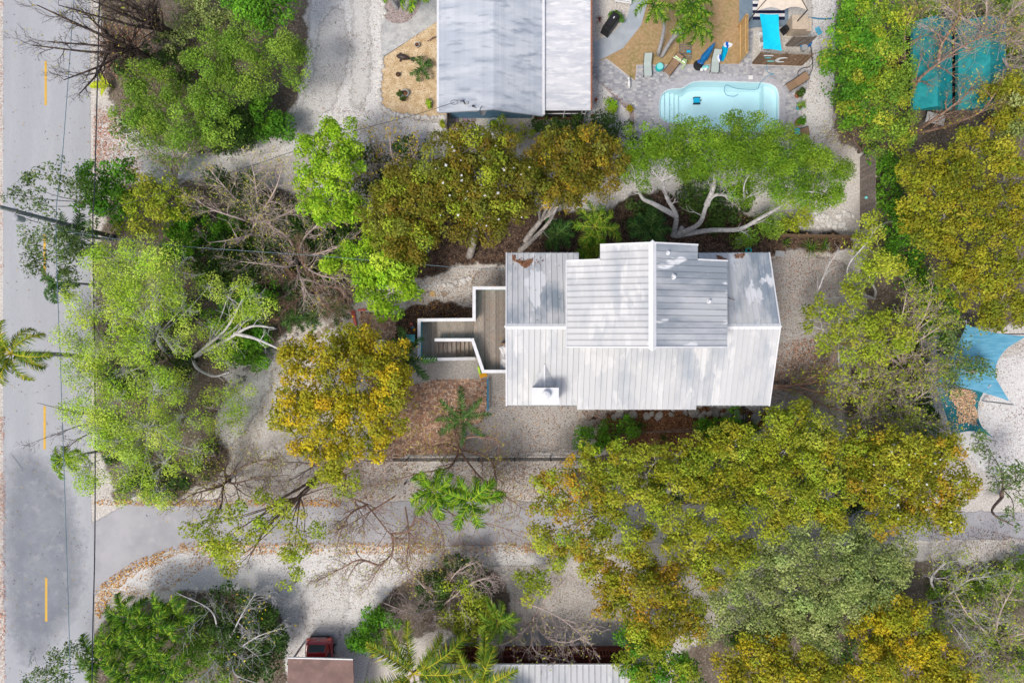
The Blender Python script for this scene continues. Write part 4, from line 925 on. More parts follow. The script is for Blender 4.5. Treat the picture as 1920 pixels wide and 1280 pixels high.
tree('tree', 'large lime green tree over the kerb with grey trunk', (320, 665), [(215, 490, 52, 6.6), (270, 480, 50, 6.8), (330, 505, 45, 6.5), (165, 580, 50, 7), (225, 570, 55, 7.4), (290, 560, 55, 7.4), (345, 575, 38, 6.6), (150, 640, 42, 6.6), (200, 650, 50, 7), (270, 640, 45, 6.8), (220, 530, 40, 6.8), (280, 520, 40, 6.8), (190, 480, 30, 6.2), (330, 640, 30, 5.6), (390, 540, 26, 5.2), (240, 690, 36, 6.4), (160, 690, 34, 6.2)], 'limesp', 41, 'bark_pale', .15, 1.0, size=.74, limbs=[[(330, 660, 2.0), (305, 625, 4), (290, 590, 5.5), (285, 540, 6.2)], [(300, 615, 4.3), (240, 590, 5.6), (190, 580, 6.3)]])
tree('tree', 'lime leaved tree with forked pale limbs over dark shrubs', (362, 672), [(430, 550, 32, 5.5), (465, 555, 35, 5.6), (490, 580, 26, 5), (420, 650, 32, 4.4), (395, 615, 30, 5), (455, 600, 26, 4.8)], 'limesp', 42, 'bark_pale', .14, .9, size=.74, limbs=[[(362, 672, .3), (380, 655, 2.5), (425, 615, 4), (455, 560, 5.2)], [(370, 665, 1.5), (420, 640, 3.4), (470, 612, 4.6), (515, 615, 5.2)], [(362, 672, .5), (370, 690, 1.8), (400, 705, 2.8), (430, 698, 3.4)], [(440, 625, 4), (480, 635, 4.8), (525, 655, 5.3)]])
tree('tree', 'broad lime green tree spreading toward the gravel path', (290, 800), [(170, 725, 48, 6.2), (225, 745, 52, 6.5), (290, 735, 48, 6.2), (165, 800, 50, 6.4), (225, 820, 55, 6.6), (290, 800, 52, 6.4), (345, 780, 42, 5.6), (170, 870, 42, 6), (240, 890, 48, 6), (310, 870, 50, 5.8), (365, 850, 36, 5), (300, 925, 32, 5), (210, 780, 40, 6.2), (260, 840, 36, 6), (140, 770, 28, 6), (340, 730, 30, 5), (290, 700, 30, 5.4), (260, 930, 28, 5)], 'limesp', 43, 'bark_pale', .15, .85, size=.74, limbs=[[(290, 800, .3), (265, 790, 3), (235, 800, 5)], [(290, 800, .5), (330, 830, 3), (370, 845, 4.5)]])
tree('tree', 'thin lime sprigged tree by the stone edged path', (380, 760), [(400, 750, 35, 3.4), (440, 730, 35, 3.2), (440, 790, 30, 3), (390, 810, 30, 3)], 'limesp', 44, 'bark_twig', .07, .4, size=.74)
# pinkish bare trees
G = 'leafless pinkish twiggy trees'
bare('bare_tree', 'leafless pinkish tree spreading below the white drive', (480, 420), [[(450, 380, 2), (420, 350, 3.4), (395, 320, 4)], [(480, 385, 2), (480, 340, 3.4), (470, 300, 4)], [(500, 390, 2), (520, 350, 3.4), (530, 310, 4)], [(450, 410, 2), (400, 390, 3), (360, 370, 3.6)], [(510, 410, 2), (550, 390, 3), (570, 370, 3.6)], [(470, 440, 2), (430, 450, 3), (390, 455, 3.5)]], 51, 'bark_twig', .1, 2, 1, 'ysparse', .5, G)
bare('bare_tree', 'leafless pinkish tree between lime tree and dark undergrowth', (560, 480), [[(540, 450, 2), (510, 420, 3), (480, 400, 3.6)], [(570, 450, 2), (590, 420, 3), (620, 400, 3.8)], [(590, 480, 2), (630, 460, 3), (670, 440, 3.6)], [(540, 500, 2), (500, 500, 3), (450, 490, 3.4)], [(560, 510, 2), (570, 540, 3), (590, 570, 3.4)], [(585, 505, 2), (620, 520, 3), (650, 520, 3.4)]], 52, 'bark_twig', .1, 2, 1.1, 'ysparse', .35, G)
bare('bare_tree', 'leafless pinkish tree above the small fan palms', (580, 545), [[(560, 530, 1.6), (530, 520, 2.4), (500, 530, 3)], [(590, 550, 1.6), (610, 570, 2.4), (630, 590, 3)], [(560, 560, 1.6), (540, 580, 2.4), (520, 600, 2.8)], [(600, 535, 1.6), (630, 540, 2.4), (650, 560, 2.8)], [(575, 520, 1.6), (570, 490, 2.4), (560, 460, 3)]], 53, 'bark_red', .09, 2, 1.1, None, 0, G)
bare('bare_tree', 'grey twiggy tree with orange sprigs beside the gravel drive', (730, 345), [[(720, 315, 2), (705, 285, 3), (690, 255, 3.6)], [(735, 310, 2), (735, 275, 3), (730, 240, 3.6)], [(745, 320, 2), (770, 295, 3), (785, 270, 3.6)], [(710, 335, 2), (690, 325, 3), (675, 320, 3.4)], [(720, 370, 2), (700, 385, 2.6), (690, 395, 3)]], 54, 'bark_twig', .09, 2, 1, 'gold', .35)
shrub('grey green shrub between the lime and olive trees', [(700, 300, 35, 2.2), (760, 290, 38, 2.4), (770, 320, 30, 2), (700, 360, 38, 2.2), (735, 345, 38, 1.8)], 'dark', 55, .8)
# centre row
tree('tree', 'bright lime round crowned tree beside the gravel drive', (650, 370), [(590, 275, 36, 5.4), (635, 265, 38, 5.8), (665, 300, 28, 5.2), (585, 320, 34, 5.6), (630, 320, 42, 6.4), (580, 370, 32, 5.2), (625, 375, 42, 5.8), (660, 390, 32, 5), (610, 400, 26, 4.8)], 'bright', 61, 'bark_grey')
tree('tree', 'bright green tree beside the brick path north of the stairs', (730, 530), [(645, 490, 32, 4.6), (690, 480, 34, 5), (725, 500, 36, 5.2), (755, 510, 26, 4.6), (680, 525, 36, 4.8), (715, 550, 36, 4.6), (765, 545, 24, 4), (720, 580, 24, 3.6)], 'bright', 62, 'bark_grey', .12)
tree('tree', 'brown olive tree at the west end of the dense row', (800, 470), [(760, 350, 46, 6.6), (725, 400, 44, 6.2), (775, 395, 56, 7), (740, 440, 51, 6.4), (790, 440, 49, 6.4), (765, 480, 32, 5.4), (710, 430, 28, 5.6)], 'olive', 63, 'bark_grey', .2, 1.15, extra=('ygreen', .12))
tree('tree', 'tall brown olive tree dotted with white blossoms', (880, 480), [(840, 290, 44, 7), (890, 280, 49, 7.4), (940, 290, 46, 7.2), (840, 345, 51, 7.4), (900, 345, 60, 8), (955, 350, 49, 7.2), (850, 400, 49, 6.8), (905, 405, 51, 7), (950, 400, 39, 6.2), (980, 320, 35, 6.6)], 'olive', 64, 'bark_grey', .22, 1.15, white=.5, extra=('ygreen', .12))
tree('tree', 'orange brown olive tree next to the green feathery crown', (975, 475), [(1020, 290, 42, 6.6), (1065, 285, 44, 6.8), (1110, 275, 42, 6.6), (1140, 300, 37, 6), (1040, 335, 44, 6.4), (1090, 325, 46, 6.6), (1130, 340, 35, 5.6), (1000, 370, 35, 5.6), (1060, 370, 30, 5.2)], 'olive', 65, 'bark_grey', .2, 1.1, limbs=[[(975, 470, .3), (1000, 448, 2.2), (1030, 415, 3.8), (1050, 375, 5)]], extra=('orange', .07))
tree('tree', 'broad bright feathery tree with sinuous pale limbs by the pool', (1268, 440), [(1195, 270, 42, 5.6), (1245, 255, 44, 6), (1300, 260, 48, 6.4), (1360, 260, 48, 6.6), (1420, 265, 46, 6.4), (1475, 285, 44, 6), (1525, 310, 40, 5.6), (1565, 325, 30, 5), (1220, 310, 40, 5.6), (1290, 310, 44, 6), (1350, 315, 46, 6.2), (1410, 320, 46, 6.2), (1470, 340, 42, 5.8), (1520, 360, 34, 5.2), (1560, 370, 24, 4.8), (1400, 355, 28, 5.4), (1180, 315, 30, 5)], 'feather', 66, 'bark_pale', .2, 1.35, .12, flat=.5, auto=0, size=.88,
     limbs=[[(1266, 442, .2), (1310, 420, 2), (1325, 385, 3.6), (1345, 365, 4.6), (1395, 375, 5)], [(1268, 442, .2), (1330, 432, 1.2), (1385, 430, 2), (1420, 412, 2.8), (1465, 385, 4), (1490, 360, 5)], [(1262, 442, .2), (1268, 405, 2), (1250, 370, 3.6), (1243, 340, 4.8)], [(1268, 405, 2), (1225, 382, 3.4), (1205, 372, 4), (1195, 350, 4.8)], [(1325, 385, 3.6), (1338, 350, 4.6), (1340, 320, 5.2)]])
shrub('deep green hedge plants between blue house and olive trees', [(1010, 232, 18, 1.2), (1050, 235, 22, 1.3), (1090, 230, 20, 1.3), (1075, 250, 22, 1.4), (1130, 240, 25, 1.4), (1160, 250, 25, 1.5)], 'dark', 67)
shrub('round lime bush on the white gravel by the porch', [(1144, 201, 14, .9)], 'bright', 68, 1.6, .8)
shrub('small yellow green sapling beside the paver pad', [(940, 238, 14, 1.2), (960, 250, 20, 1.4), (985, 245, 14, 1.2)], 'ygreen', 69, .8, .8)
shrub('ground cover under the sinuous pale limbs', [(1320, 400, 45, 1.0), (1380, 395, 40, 1.0), (1200, 400, 40, 1.2), (1300, 360, 40, 1.2)], 'dark', 70, .7)
shrub('bright yellow green bush by the pile of white rocks', [(1490, 410, 26, 1.5), (1480, 425, 20, 1.2)], 'ygreen', 71)
shrub('soft green bush in the dark soil by the back fence', [(1420, 430, 34, 1.8), (1400, 445, 24, 1.4), (1440, 415, 26, 1.6)], 'mid', 72)
# north-east
tree('tree', 'dense green hedge tree along the white gravel strip', (1640, 120), [(1585, 60, 37, 4.6), (1570, 115, 35, 4.4), (1580, 165, 35, 4.4), (1600, 20, 40, 4.8), (1625, 90, 40, 5), (1620, 140, 37, 4.8), (1625, 190, 37, 4.6), (1600, 215, 29, 4.2)], 'deep', 81, 'bark_brown', extra=('ygreen', .3))
tree('tree', 'yellowish green hedge tree in front of the teal tents', (1680, 110), [(1640, 40, 44, 5), (1660, 90, 42, 5), (1680, 150, 37, 4.8), (1670, 200, 37, 4.6), (1650, 250, 37, 4.4), (1690, 240, 31, 4), (1680, 30, 40, 5)], 'mid', 82, 'bark_brown', extra=('ygreen', .25))
shrub('deep green shrubs along the outside of the board fence', [(1660, 320, 30, 1.8), (1670, 370, 32, 1.8), (1680, 420, 34, 1.8), (1690, 470, 34, 1.8), (1720, 520, 36, 1.8), (1750, 570, 36, 2), (1770, 620, 36, 2), (1650, 290, 24, 1.6)], 'deep', 83, 1.1)
tree('tree', 'golden olive tree above the board fence', (1730, 380), [(1720, 320, 38, 5.6), (1760, 300, 40, 6), (1810, 290, 42, 6), (1750, 350, 42, 6.2), (1800, 350, 44, 6.4), (1720, 400, 38, 5.8), (1770, 410, 42, 6.2), (1830, 410, 40, 6.2), (1760, 460, 40, 5.8), (1730, 440, 32, 5.4)], 'yolive', 84, 'bark_grey', .18, 1.1)
tree('tree', 'golden olive tree at the east edge above the blue sail', (1850, 470), [(1880, 300, 40, 6.4), (1910, 340, 40, 6.4), (1880, 380, 42, 6.6), (1920, 420, 42, 6.6), (1870, 440, 42, 6.4), (1820, 490, 42, 6), (1870, 510, 42, 6.2), (1910, 500, 42, 6.2), (1830, 550, 40, 5.6), (1880, 570, 38, 5.6), (1915, 590, 34, 5.4), (1790, 530, 34, 5.6), (1850, 600, 28, 5)], 'yolive', 85, 'bark_grey', .2, 1.1)
tree('tree', 'yellow olive tree with silvery tips beside the teal tent', (1900, 240), [(1870, 190, 34, 5), (1905, 170, 36, 5.4), (1900, 225, 36, 5.2), (1880, 250, 28, 4.6), (1930, 200, 36, 5.4)], 'yolive', 86, 'bark_pale', extra=('greygrn', .25))
bare('bare_tree', 'reddish leafless tree arching over the teal tents', (1712, 250), [[(1710, 240, .6), (1715, 160, 3), (1760, 115, 4.4), (1840, 70, 5.2), (1920, 50, 5.8)], [(1712, 250, .4), (1760, 245, 2), (1830, 215, 4), (1870, 170, 5)], [(1712, 250, .4), (1745, 225, 2.4), (1800, 185, 4), (1830, 150, 4.8)], [(1760, 115, 4.4), (1770, 80, 5), (1790, 40, 5.6), (1800, 0, 6)], [(1715, 160, 3), (1700, 110, 4.2), (1695, 60, 5), (1720, 20, 5.6)]], 87, 'bark_red', .11, 2, .9, 'ysparse', .45, tl=.8)
bare('bare_tree', 'tangled grey leafless tree in the top corner', (1860, 90), [[(1870, 60, 3), (1890, 30, 4.6), (1920, 0, 5.6)], [(1840, 60, 3), (1800, 30, 4.6), (1760, 0, 5.4)], [(1880, 80, 3), (1910, 75, 4.4), (1940, 70, 5)], [(1850, 60, 3), (1850, 20, 4.8), (1850, -20, 5.6)], [(1880, 110, 2.6), (1900, 140, 3.6), (1920, 160, 4)], [(1830, 90, 2.6), (1780, 70, 4), (1730, 45, 4.8)]], 88, 'bark_twig', .1, 2, 1.1, 'ysparse', .7)
bare('bare_tree', 'grey twiggy tree at the back corner of the hedge', (1610, 285), [[(1600, 265, 1.6), (1580, 245, 2.6), (1560, 240, 3)], [(1620, 265, 1.6), (1640, 235, 3), (1660, 210, 3.6)], [(1630, 280, 1.4), (1670, 270, 2.4), (1700, 255, 3)], [(1605, 260, 2), (1610, 225, 3), (1620, 190, 3.6)]], 89, 'bark_brown', .09, 2, 1, 'ysparse', .4)
# east yard
tree('tree', 'thin willowy tree with white limbs beside the east gravel yard', (1640, 560), [(1600, 460, 26, 4.6), (1640, 470, 30, 4.8), (1660, 500, 32, 5), (1620, 510, 26, 4.6), (1640, 430, 22, 4.4), (1600, 540, 24, 4)], 'ygreen', 91, 'bark_pale', .08, .75, limbs=[[(1640, 560, .3), (1590, 555, 2), (1535, 560, 3), (1540, 530, 3.6), (1555, 495, 4.2), (1575, 470, 4.8)], [(1640, 560, .5), (1600, 540, 2.6), (1590, 500, 3.8), (1630, 450, 4.8)]])
tree('tree', 'green leaved tree bending from the roof end over the gravel', (1620, 650), [(1520, 600, 24, 4), (1540, 580, 26, 4.2), (1570, 600, 32, 4.6), (1610, 620, 34, 4.8), (1560, 640, 28, 4.2), (1600, 580, 28, 4.6), (1650, 600, 32, 4.8), (1650, 650, 32, 4.8), (1600, 670, 30, 4.4), (1690, 630, 30, 4.8)], 'ygreen', 92, 'bark_pale', .09, .62, limbs=[[(1620, 650, .3), (1580, 650, 2), (1560, 630, 3), (1530, 615, 3.6), (1490, 628, 3.6)], [(1600, 650, 1.2), (1575, 690, 2.4), (1570, 640, 3.4), (1545, 620, 3.8)]])
bare('bare_tree', 'reddish limbed tree leaning from the house corner', (1445, 725), [[(1445, 722, .3), (1480, 722, 1.2), (1520, 705, 2), (1565, 690, 3)], [(1500, 725, .8), (1530, 735, 1.6), (1570, 735, 2.6), (1620, 750, 3.4)], [(1500, 730, .8), (1545, 760, 2), (1600, 775, 3)], [(1530, 715, 1.6), (1560, 680, 2.6), (1565, 640, 3.4)]], 93, 'bark_red', .13, 2, .5, 'ygreen', .8, tl=.7)
bare('bare_tree', 'grey thicket tree with yellow sprigs west of the shade sails', (1690, 690), [[(1660, 660, 2), (1620, 640, 3.4), (1590, 610, 4)], [(1680, 650, 2), (1690, 600, 3.4), (1700, 550, 4)], [(1700, 660, 2), (1740, 630, 3.4), (1780, 600, 4)], [(1710, 690, 2), (1750, 690, 3.2), (1790, 680, 3.8)], [(1660, 700, 2), (1620, 710, 3), (1580, 720, 3.6)], [(1690, 730, 2), (1690, 770, 3), (1700, 800, 3.4)], [(1660, 720, 2), (1640, 760, 3), (1610, 800, 3.4)], [(1700, 640, 2.4), (1730, 590, 3.6), (1750, 530, 4.2)]], 94, 'bark_twig', .1, 2, 1.1, 'ygreen', 1.1)
bare('bare_tree', 'grey thicket tree rooted by the south east hedge', (1680, 780), [[(1650, 775, 1.6), (1600, 780, 2.6), (1560, 790, 3)], [(1670, 750, 1.6), (1640, 730, 2.8), (1600, 735, 3.2)], [(1710, 790, 1.6), (1750, 800, 2.6), (1790, 820, 3)], [(1700, 760, 1.6), (1730, 735, 2.8), (1770, 720, 3.2)], [(1660, 800, 1.4), (1640, 830, 2.2), (1600, 850, 2.6)]], 95, 'bark_twig', .09, 2, 1.1, 'ygreen', .9)
shrub('dark undergrowth in the thicket by the shade sails', [(1660, 740, 40, 1.2), (1700, 720, 40, 1.3), (1720, 770, 42, 1.4), (1660, 620, 40, 1.2), (1700, 660, 40, 1.3), (1740, 830, 40, 1.4)], 'dark', 96, .8)
tree('tree', 'dark leaved tree reaching over the blue shade sail', (1770, 660), [(1790, 640, 28, 4.6), (1800, 680, 30, 4.8), (1830, 700, 26, 4.8), (1790, 720, 26, 4.6), (1850, 690, 20, 4.6), (1780, 600, 24, 4.4)], 'sparse', 97, 'bark_twig', .08, 1.1)
# south-east canopy
Y = 'yellow olive canopy trees over the side street'
tree('tree', 'orange tinged tree reaching west over the side street', (1160, 960), [(1040, 905, 34, 5.4), (1080, 890, 36, 5.6), (1030, 950, 34, 5.6), (1075, 945, 38, 6), (1020, 1000, 32, 5.4), (1070, 1000, 36, 5.8), (1110, 930, 34, 5.8), (1050, 1040, 28, 5), (1110, 1040, 32, 5.2)], 'orange', 101, 'bark_grey', .14, .6, twigs=2.5, extra=('ygreen', .25))
tree('tree', 'yellow green tree with forked white limbs beside the mulch bed', (1230, 880), [(1130, 880, 36, 5.4), (1180, 860, 40, 5.8), (1230, 870, 42, 6), (1160, 920, 40, 6), (1220, 930, 42, 6.2), (1280, 850, 38, 5.8), (1280, 900, 40, 6), (1150, 970, 34, 5.6), (1200, 990, 34, 5.6), (1130, 1010, 30, 5.2), (1190, 1040, 30, 5.2), (1100, 850, 24, 4.8)], 'yolive', 102, 'bark_pale', .15, .66, twigs=2.5, extra=('ygreen', .4))
tree('tree', 'yellow green tree spreading south of the mulch bed', (1380, 880), [(1330, 830, 34, 5.2), (1380, 830, 38, 5.6), (1340, 880, 42, 6), (1400, 880, 44, 6.2), (1330, 940, 42, 6), (1390, 940, 44, 6.2), (1300, 990, 38, 5.8), (1360, 1000, 40, 5.8), (1440, 850, 36, 5.6), (1260, 1020, 34, 5.4), (1320, 1040, 34, 5.2), (1390, 1040, 34, 5.2), (1250, 960, 36, 5.8)], 'ygreen', 103, 'bark_pale', .16, .66, twigs=2.5, extra=('yolive', .6))
tree('tree', 'large yellow green tree off the south east house corner', (1510, 860), [(1450, 800, 36, 5.2), (1490, 790, 36, 5.2), (1530, 820, 44, 6), (1470, 850, 44, 6.2), (1540, 870, 46, 6.4), (1490, 910, 46, 6.4), (1440, 920, 40, 6), (1550, 930, 42, 6.2), (1590, 830, 40, 5.8), (1500, 960, 36, 5.8), (1450, 980, 36, 5.6), (1560, 975, 34, 5.4), (1610, 880, 36, 5.8)], 'ygreen', 104, 'bark_pale', .18, .85, twigs=2, extra=('yolive', .5))
tree('tree', 'gold brown tree flecked with white at the lane end', (1700, 890), [(1620, 860, 40, 6), (1670, 840, 42, 6.2), (1720, 840, 42, 6.2), (1770, 850, 40, 6), (1620, 910, 42, 6.2), (1680, 900, 46, 6.6), (1740, 900, 44, 6.4), (1790, 910, 36, 5.8), (1650, 960, 40, 6), (1710, 960, 40, 6), (1770, 960, 36, 5.6)], 'yolive', 105, 'bark_grey', .2, 1.1, white=.6, extra=('orange', .3))
tree('tree', 'silvery grey green tree south of the lane', (1530, 1080), [(1500, 1010, 38, 5), (1560, 1015, 40, 5.2), (1620, 1030, 40, 5.2), (1680, 1040, 34, 4.8), (1460, 1060, 38, 5.2), (1520, 1070, 46, 5.8), (1590, 1080, 48, 5.8), (1650, 1090, 42, 5.4), (1400, 1110, 40, 4.8), (1460, 1120, 46, 5.6), (1530, 1130, 48, 5.8), (1600, 1135, 44, 5.6), (1480, 1170, 40, 5.2), (1540, 1185, 40, 5.2), (1350, 1130, 32, 4.4), (1690, 1080, 26, 4.6), (1420, 1070, 36, 5), (1430, 1030, 34, 5), (1370, 1080, 32, 4.6), (1350, 1180, 32, 4.4), (1420, 1170, 36, 5), (1620, 1000, 30, 4.8)], 'greygrn', 106, 'bark_grey', .2, 1.1)
tree('tree', 'orange gold tree south of the lane with dense crown', (1230, 1140), [(1120, 1075, 34, 5), (1170, 1070, 36, 5.4), (1140, 1115, 36, 5.2), (1200, 1110, 42, 5.8), (1260, 1110, 40, 5.8), (1180, 1150, 38, 5.4), (1240, 1160, 44, 5.8), (1290, 1130, 34, 5.2), (1290, 1180, 32, 5), (1200, 1190, 34, 5), (1280, 1065, 32, 5.2), (1330, 1085, 30, 5), (1235, 1070, 28, 5.2)], 'orange', 107, 'bark_grey', .16, .7, twigs=2.5, extra=('yolive', .4))
tree('tree', 'green and gold tree beside the red porch', (1230, 1250), [(1190, 1190, 30, 4.4), (1220, 1220, 36, 4.8), (1190, 1240, 30, 4.4), (1260, 1240, 38, 5), (1230, 1275, 36, 4.8), (1290, 1270, 34, 4.8)], 'ygreen', 108, 'bark_grey', .13, 1., extra=('deep', .5))
tree('tree', 'golden tree below the silvery tree', (1480, 1250), [(1400, 1220, 36, 5), (1450, 1220, 38, 5.2), (1400, 1265, 38, 5), (1460, 1265, 42, 5.4), (1510, 1250, 38, 5.2), (1550, 1280, 40, 5.2), (1360, 1250, 30, 4.6)], 'yolive', 109, 'bark_grey', .16, 1., extra=('gold', .4))
tree('tree', 'brightest golden tree in the south east corner', (1640, 1210), [(1650, 1150, 34, 5.2), (1700, 1150, 34, 5.2), (1630, 1190, 40, 5.6), (1690, 1195, 44, 5.8), (1740, 1215, 40, 5.4), (1640, 1240, 44, 5.8), (1700, 1250, 46, 5.8), (1760, 1250, 38, 5.2), (1600, 1270, 40, 5.4), (1790, 1280, 36, 5)], 'gold', 110, 'bark_grey', .18, .8, twigs=2, extra=('yolive', .7))
shrub('deep green undergrowth below the canopy by the mulch bed', [(1380, 800, 34, 1.4), (1330, 810, 24, 1.2), (1100, 825, 20, 1.3), (1120, 840, 18, 1.2), (1150, 805, 24, 1.4), (1180, 800, 20, 1.3)], 'deep', 111)
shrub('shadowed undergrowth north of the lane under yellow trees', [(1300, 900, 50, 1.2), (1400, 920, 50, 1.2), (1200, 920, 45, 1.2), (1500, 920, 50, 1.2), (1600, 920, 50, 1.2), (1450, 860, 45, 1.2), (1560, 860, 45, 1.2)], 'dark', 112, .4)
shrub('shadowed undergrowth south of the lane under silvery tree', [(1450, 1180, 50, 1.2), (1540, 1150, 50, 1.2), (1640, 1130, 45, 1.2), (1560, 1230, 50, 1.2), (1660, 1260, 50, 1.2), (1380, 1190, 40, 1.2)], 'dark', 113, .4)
bare('bare_tree', 'white limbed leafless tree at the lane corner', (1760, 1120), [[(1750, 1090, 1.6), (1770, 1060, 2.6), (1800, 1050, 3.2)], [(1780, 1110, 1.6), (1820, 1090, 2.8), (1860, 1080, 3.4)], [(1740, 1130, 1.6), (1740, 1160, 2.4), (1760, 1190, 3)], [(1780, 1140, 1.6), (1830, 1150, 2.6), (1880, 1170, 3)], [(1770, 1150, 1.6), (1800, 1190, 2.6), (1830, 1230, 3)]], 114, 'bark_pale', .09, 2, 1., 'ygreen', .9)
bare('bare_tree', 'pale bleached bare tree in the bottom corner thicket', (1860, 1200), [[(1840, 1180, 1.6), (1810, 1150, 2.8), (1790, 1110, 3.4)], [(1870, 1180, 1.6), (1880, 1140, 2.8), (1900, 1100, 3.4)], [(1840, 1220, 1.6), (1810, 1250, 2.6), (1790, 1280, 3)], [(1880, 1220, 1.6), (1900, 1250, 2.6), (1920, 1280, 3)], [(1880, 1200, 1.6), (1920, 1190, 2.6), (1950, 1180, 3)], [(1860, 1230, 1.6), (1860, 1270, 2.6), (1850, 1300, 3)]], 115, 'bark_twig', .1, 2, 1.1, 'ygreen', .8)
shrub('dark green thicket beneath the white limbed bare trees', [(1780, 1090, 40, 1.4), (1840, 1110, 45, 1.4), (1890, 1090, 40, 1.5), (1800, 1160, 42, 1.4), (1870, 1170, 45, 1.4), (1840, 1240, 45, 1.4), (1910, 1230, 40, 1.4), (1910, 1050, 30, 1.4)], 'mid', 116, .9)
tree('tree', 'sparse green tree over the white gravel at the lane end', (1880, 930), [(1860, 860, 28, 4.4), (1900, 880, 30, 4.6), (1870, 910, 26, 4.4), (1915, 930, 28, 4.4), (1840, 830, 22, 4), (1900, 970, 24, 4)], 'sparse', 117, 'bark_brown', .11, 1.2, limbs=[[(1880, 930, .3), (1860, 960, 2), (1900, 985, 3)]])
# south-west
tree('tree', 'golden yellow round crowned tree beside the brick patio', (650, 770), [(555, 670, 38, 5.6), (600, 655, 40, 5.8), (650, 640, 32, 5.4), (690, 640, 36, 5.6), (735, 680, 40, 5.6), (560, 725, 44, 6), (620, 710, 48, 6.6), (680, 710, 48, 6.6), (740, 735, 38, 5.8), (545, 775, 40, 5.6), (600, 780, 48, 6.4), (660, 780, 48, 6.4), (720, 785, 40, 5.8), (590, 835, 40, 5.6), (650, 835, 42, 5.8), (700, 830, 34, 5.2), (625, 870, 28, 5)], 'gold', 121, 'bark_grey', .17, .8, twigs=2.5, extra=('yolive', .3))
tree('tree', 'thin green tree trailing over the corner of the side street', (600, 890), [(390, 985, 34, 5.4), (435, 975, 34, 5.6), (440, 1020, 36, 5.4), (395, 1030, 28, 5), (485, 990, 32, 5.6), (540, 970, 30, 5.4), (570, 1000, 26, 5.2), (545, 1050, 28, 5), (550, 1090, 26, 4.8), (430, 1060, 26, 4.8), (510, 940, 26, 5.2), (620, 900, 30, 4.8), (660, 910, 26, 4.6)], 'ygreen', 122, 'bark_brown', .13, .62, limbs=[[(605, 885, .3), (570, 910, 2.4), (520, 940, 4), (480, 975, 5)], [(605, 885, .3), (560, 930, 2.6), (500, 990, 4.4), (470, 1040, 4.8)]])
bare('bare_tree', 'smooth barked leafless tree sprawling over the side street', (648, 890), [[(648, 888, .3), (650, 925, 1.6), (690, 945, 2.6), (735, 1000, 3.6), (765, 1020, 4.2), (770, 1050, 4.6)], [(735, 1000, 3.6), (738, 1030, 4), (710, 1060, 4.4), (690, 1100, 4.6)], [(690, 945, 2.6), (660, 965, 3.4), (640, 995, 4), (630, 1030, 4.4)], [(735, 1000, 3.6), (765, 1000, 4.2), (780, 975, 4.6), (815, 985, 4.8)], [(710, 1060, 4.4), (670, 1050, 4.6), (640, 1070, 4.8), (610, 1080, 5)]], 123, 'bark_red', .085, 2, 1.2, 'ysparse', .35, tl=1.05)
bare('bare_tree', 'twisted brown tree straddling the pipe fence', (860, 845), [[(855, 840, .6), (835, 830, 1.6), (800, 835, 2.6), (770, 815, 3.2)], [(870, 845, .6), (920, 860, 1.4), (930, 900, 2.4), (925, 960, 3.4)], [(860, 850, .6), (840, 875, 1.8), (790, 890, 2.8), (700, 910, 3.4)], [(870, 840, .6), (880, 820, 1.6), (930, 820, 2.2), (935, 845, 2.4)], [(865, 850, .8), (900, 900, 2.4), (950, 930, 3.2), (990, 960, 3.8)], [(860, 838, .8), (850, 800, 2.4), (830, 770, 3)]], 124, 'bark_red', .09, 2, 1.1, 'ysparse', .4, tl=.95)
bare('bare_tree', 'brown twiggy tree on the strip along the side street', (430, 900), [[(420, 880, 1.6), (400, 850, 2.6), (400, 820, 3)], [(440, 890, 1.6), (480, 870, 2.6), (520, 860, 3.2)], [(410, 910, 1.6), (360, 930, 2.6), (320, 950, 3)], [(440, 910, 1.6), (480, 900, 2.8), (540, 890, 3.4)], [(420, 915, 1.6), (410, 950, 2.6), (380, 985, 3.2)]], 125, 'bark_brown', .1, 2, 1.1, 'ysparse', .5)
bare('bare_tree', 'twiggy brown tree between gold tree and pipe fence', (590, 870), [[(560, 870, 1.4), (520, 865, 2.2), (470, 860, 2.8)], [(610, 870, 1.4), (660, 865, 2.2), (720, 860, 2.8)], [(580, 880, 1.4), (540, 900, 2.4), (500, 900, 3)], [(610, 880, 1.4), (660, 885, 2.4), (710, 880, 3)]], 126, 'bark_twig', .09, 2, 1.1, None)
bare('bare_tree', 'bare grey branches reaching over the street dashes', (250, 795), [[(200, 790, 3), (150, 795, 4.4), (60, 830, 5)], [(200, 780, 3), (140, 770, 4.4), (70, 755, 5)], [(200, 800, 3), (150, 820, 4.2), (110, 860, 4.8)]], 127, 'bark_dark', .07, 2, .6, None, tl=.6)
# south
shrub('dark green shrubbery with pale dead limbs beside the red car', [(430, 1130, 34, 2.2), (480, 1150, 36, 2.4), (440, 1180, 38, 2.6), (500, 1190, 36, 2.4), (390, 1150, 32, 2.2), (460, 1230, 38, 2.6), (510, 1240, 34, 2.4), (520, 1200, 26, 2)], 'dark', 131, 1.0)
shrub('olive shrubs at the corner palms', [(360, 1180, 38, 2.4), (400, 1210, 38, 2.4), (350, 1230, 36, 2.2), (400, 1260, 40, 2.4)], 'mid', 132, .8)
bare('bare_tree', 'white dead tree in the dark shrubbery by the car', (420, 1220), [[(410, 1180, 2), (390, 1140, 3), (330, 1110, 3.6)], [(430, 1190, 2), (450, 1150, 3), (480, 1110, 3.6)], [(410, 1230, 2), (390, 1260, 2.8), (360, 1280, 3.4)], [(440, 1220, 2), (480, 1190, 3), (520, 1180, 3.6)], [(430, 1240, 2), (440, 1260, 3), (480, 1280, 3.6)]], 133, 'bark_pale', .08, 2, .7, 'gold', .15)
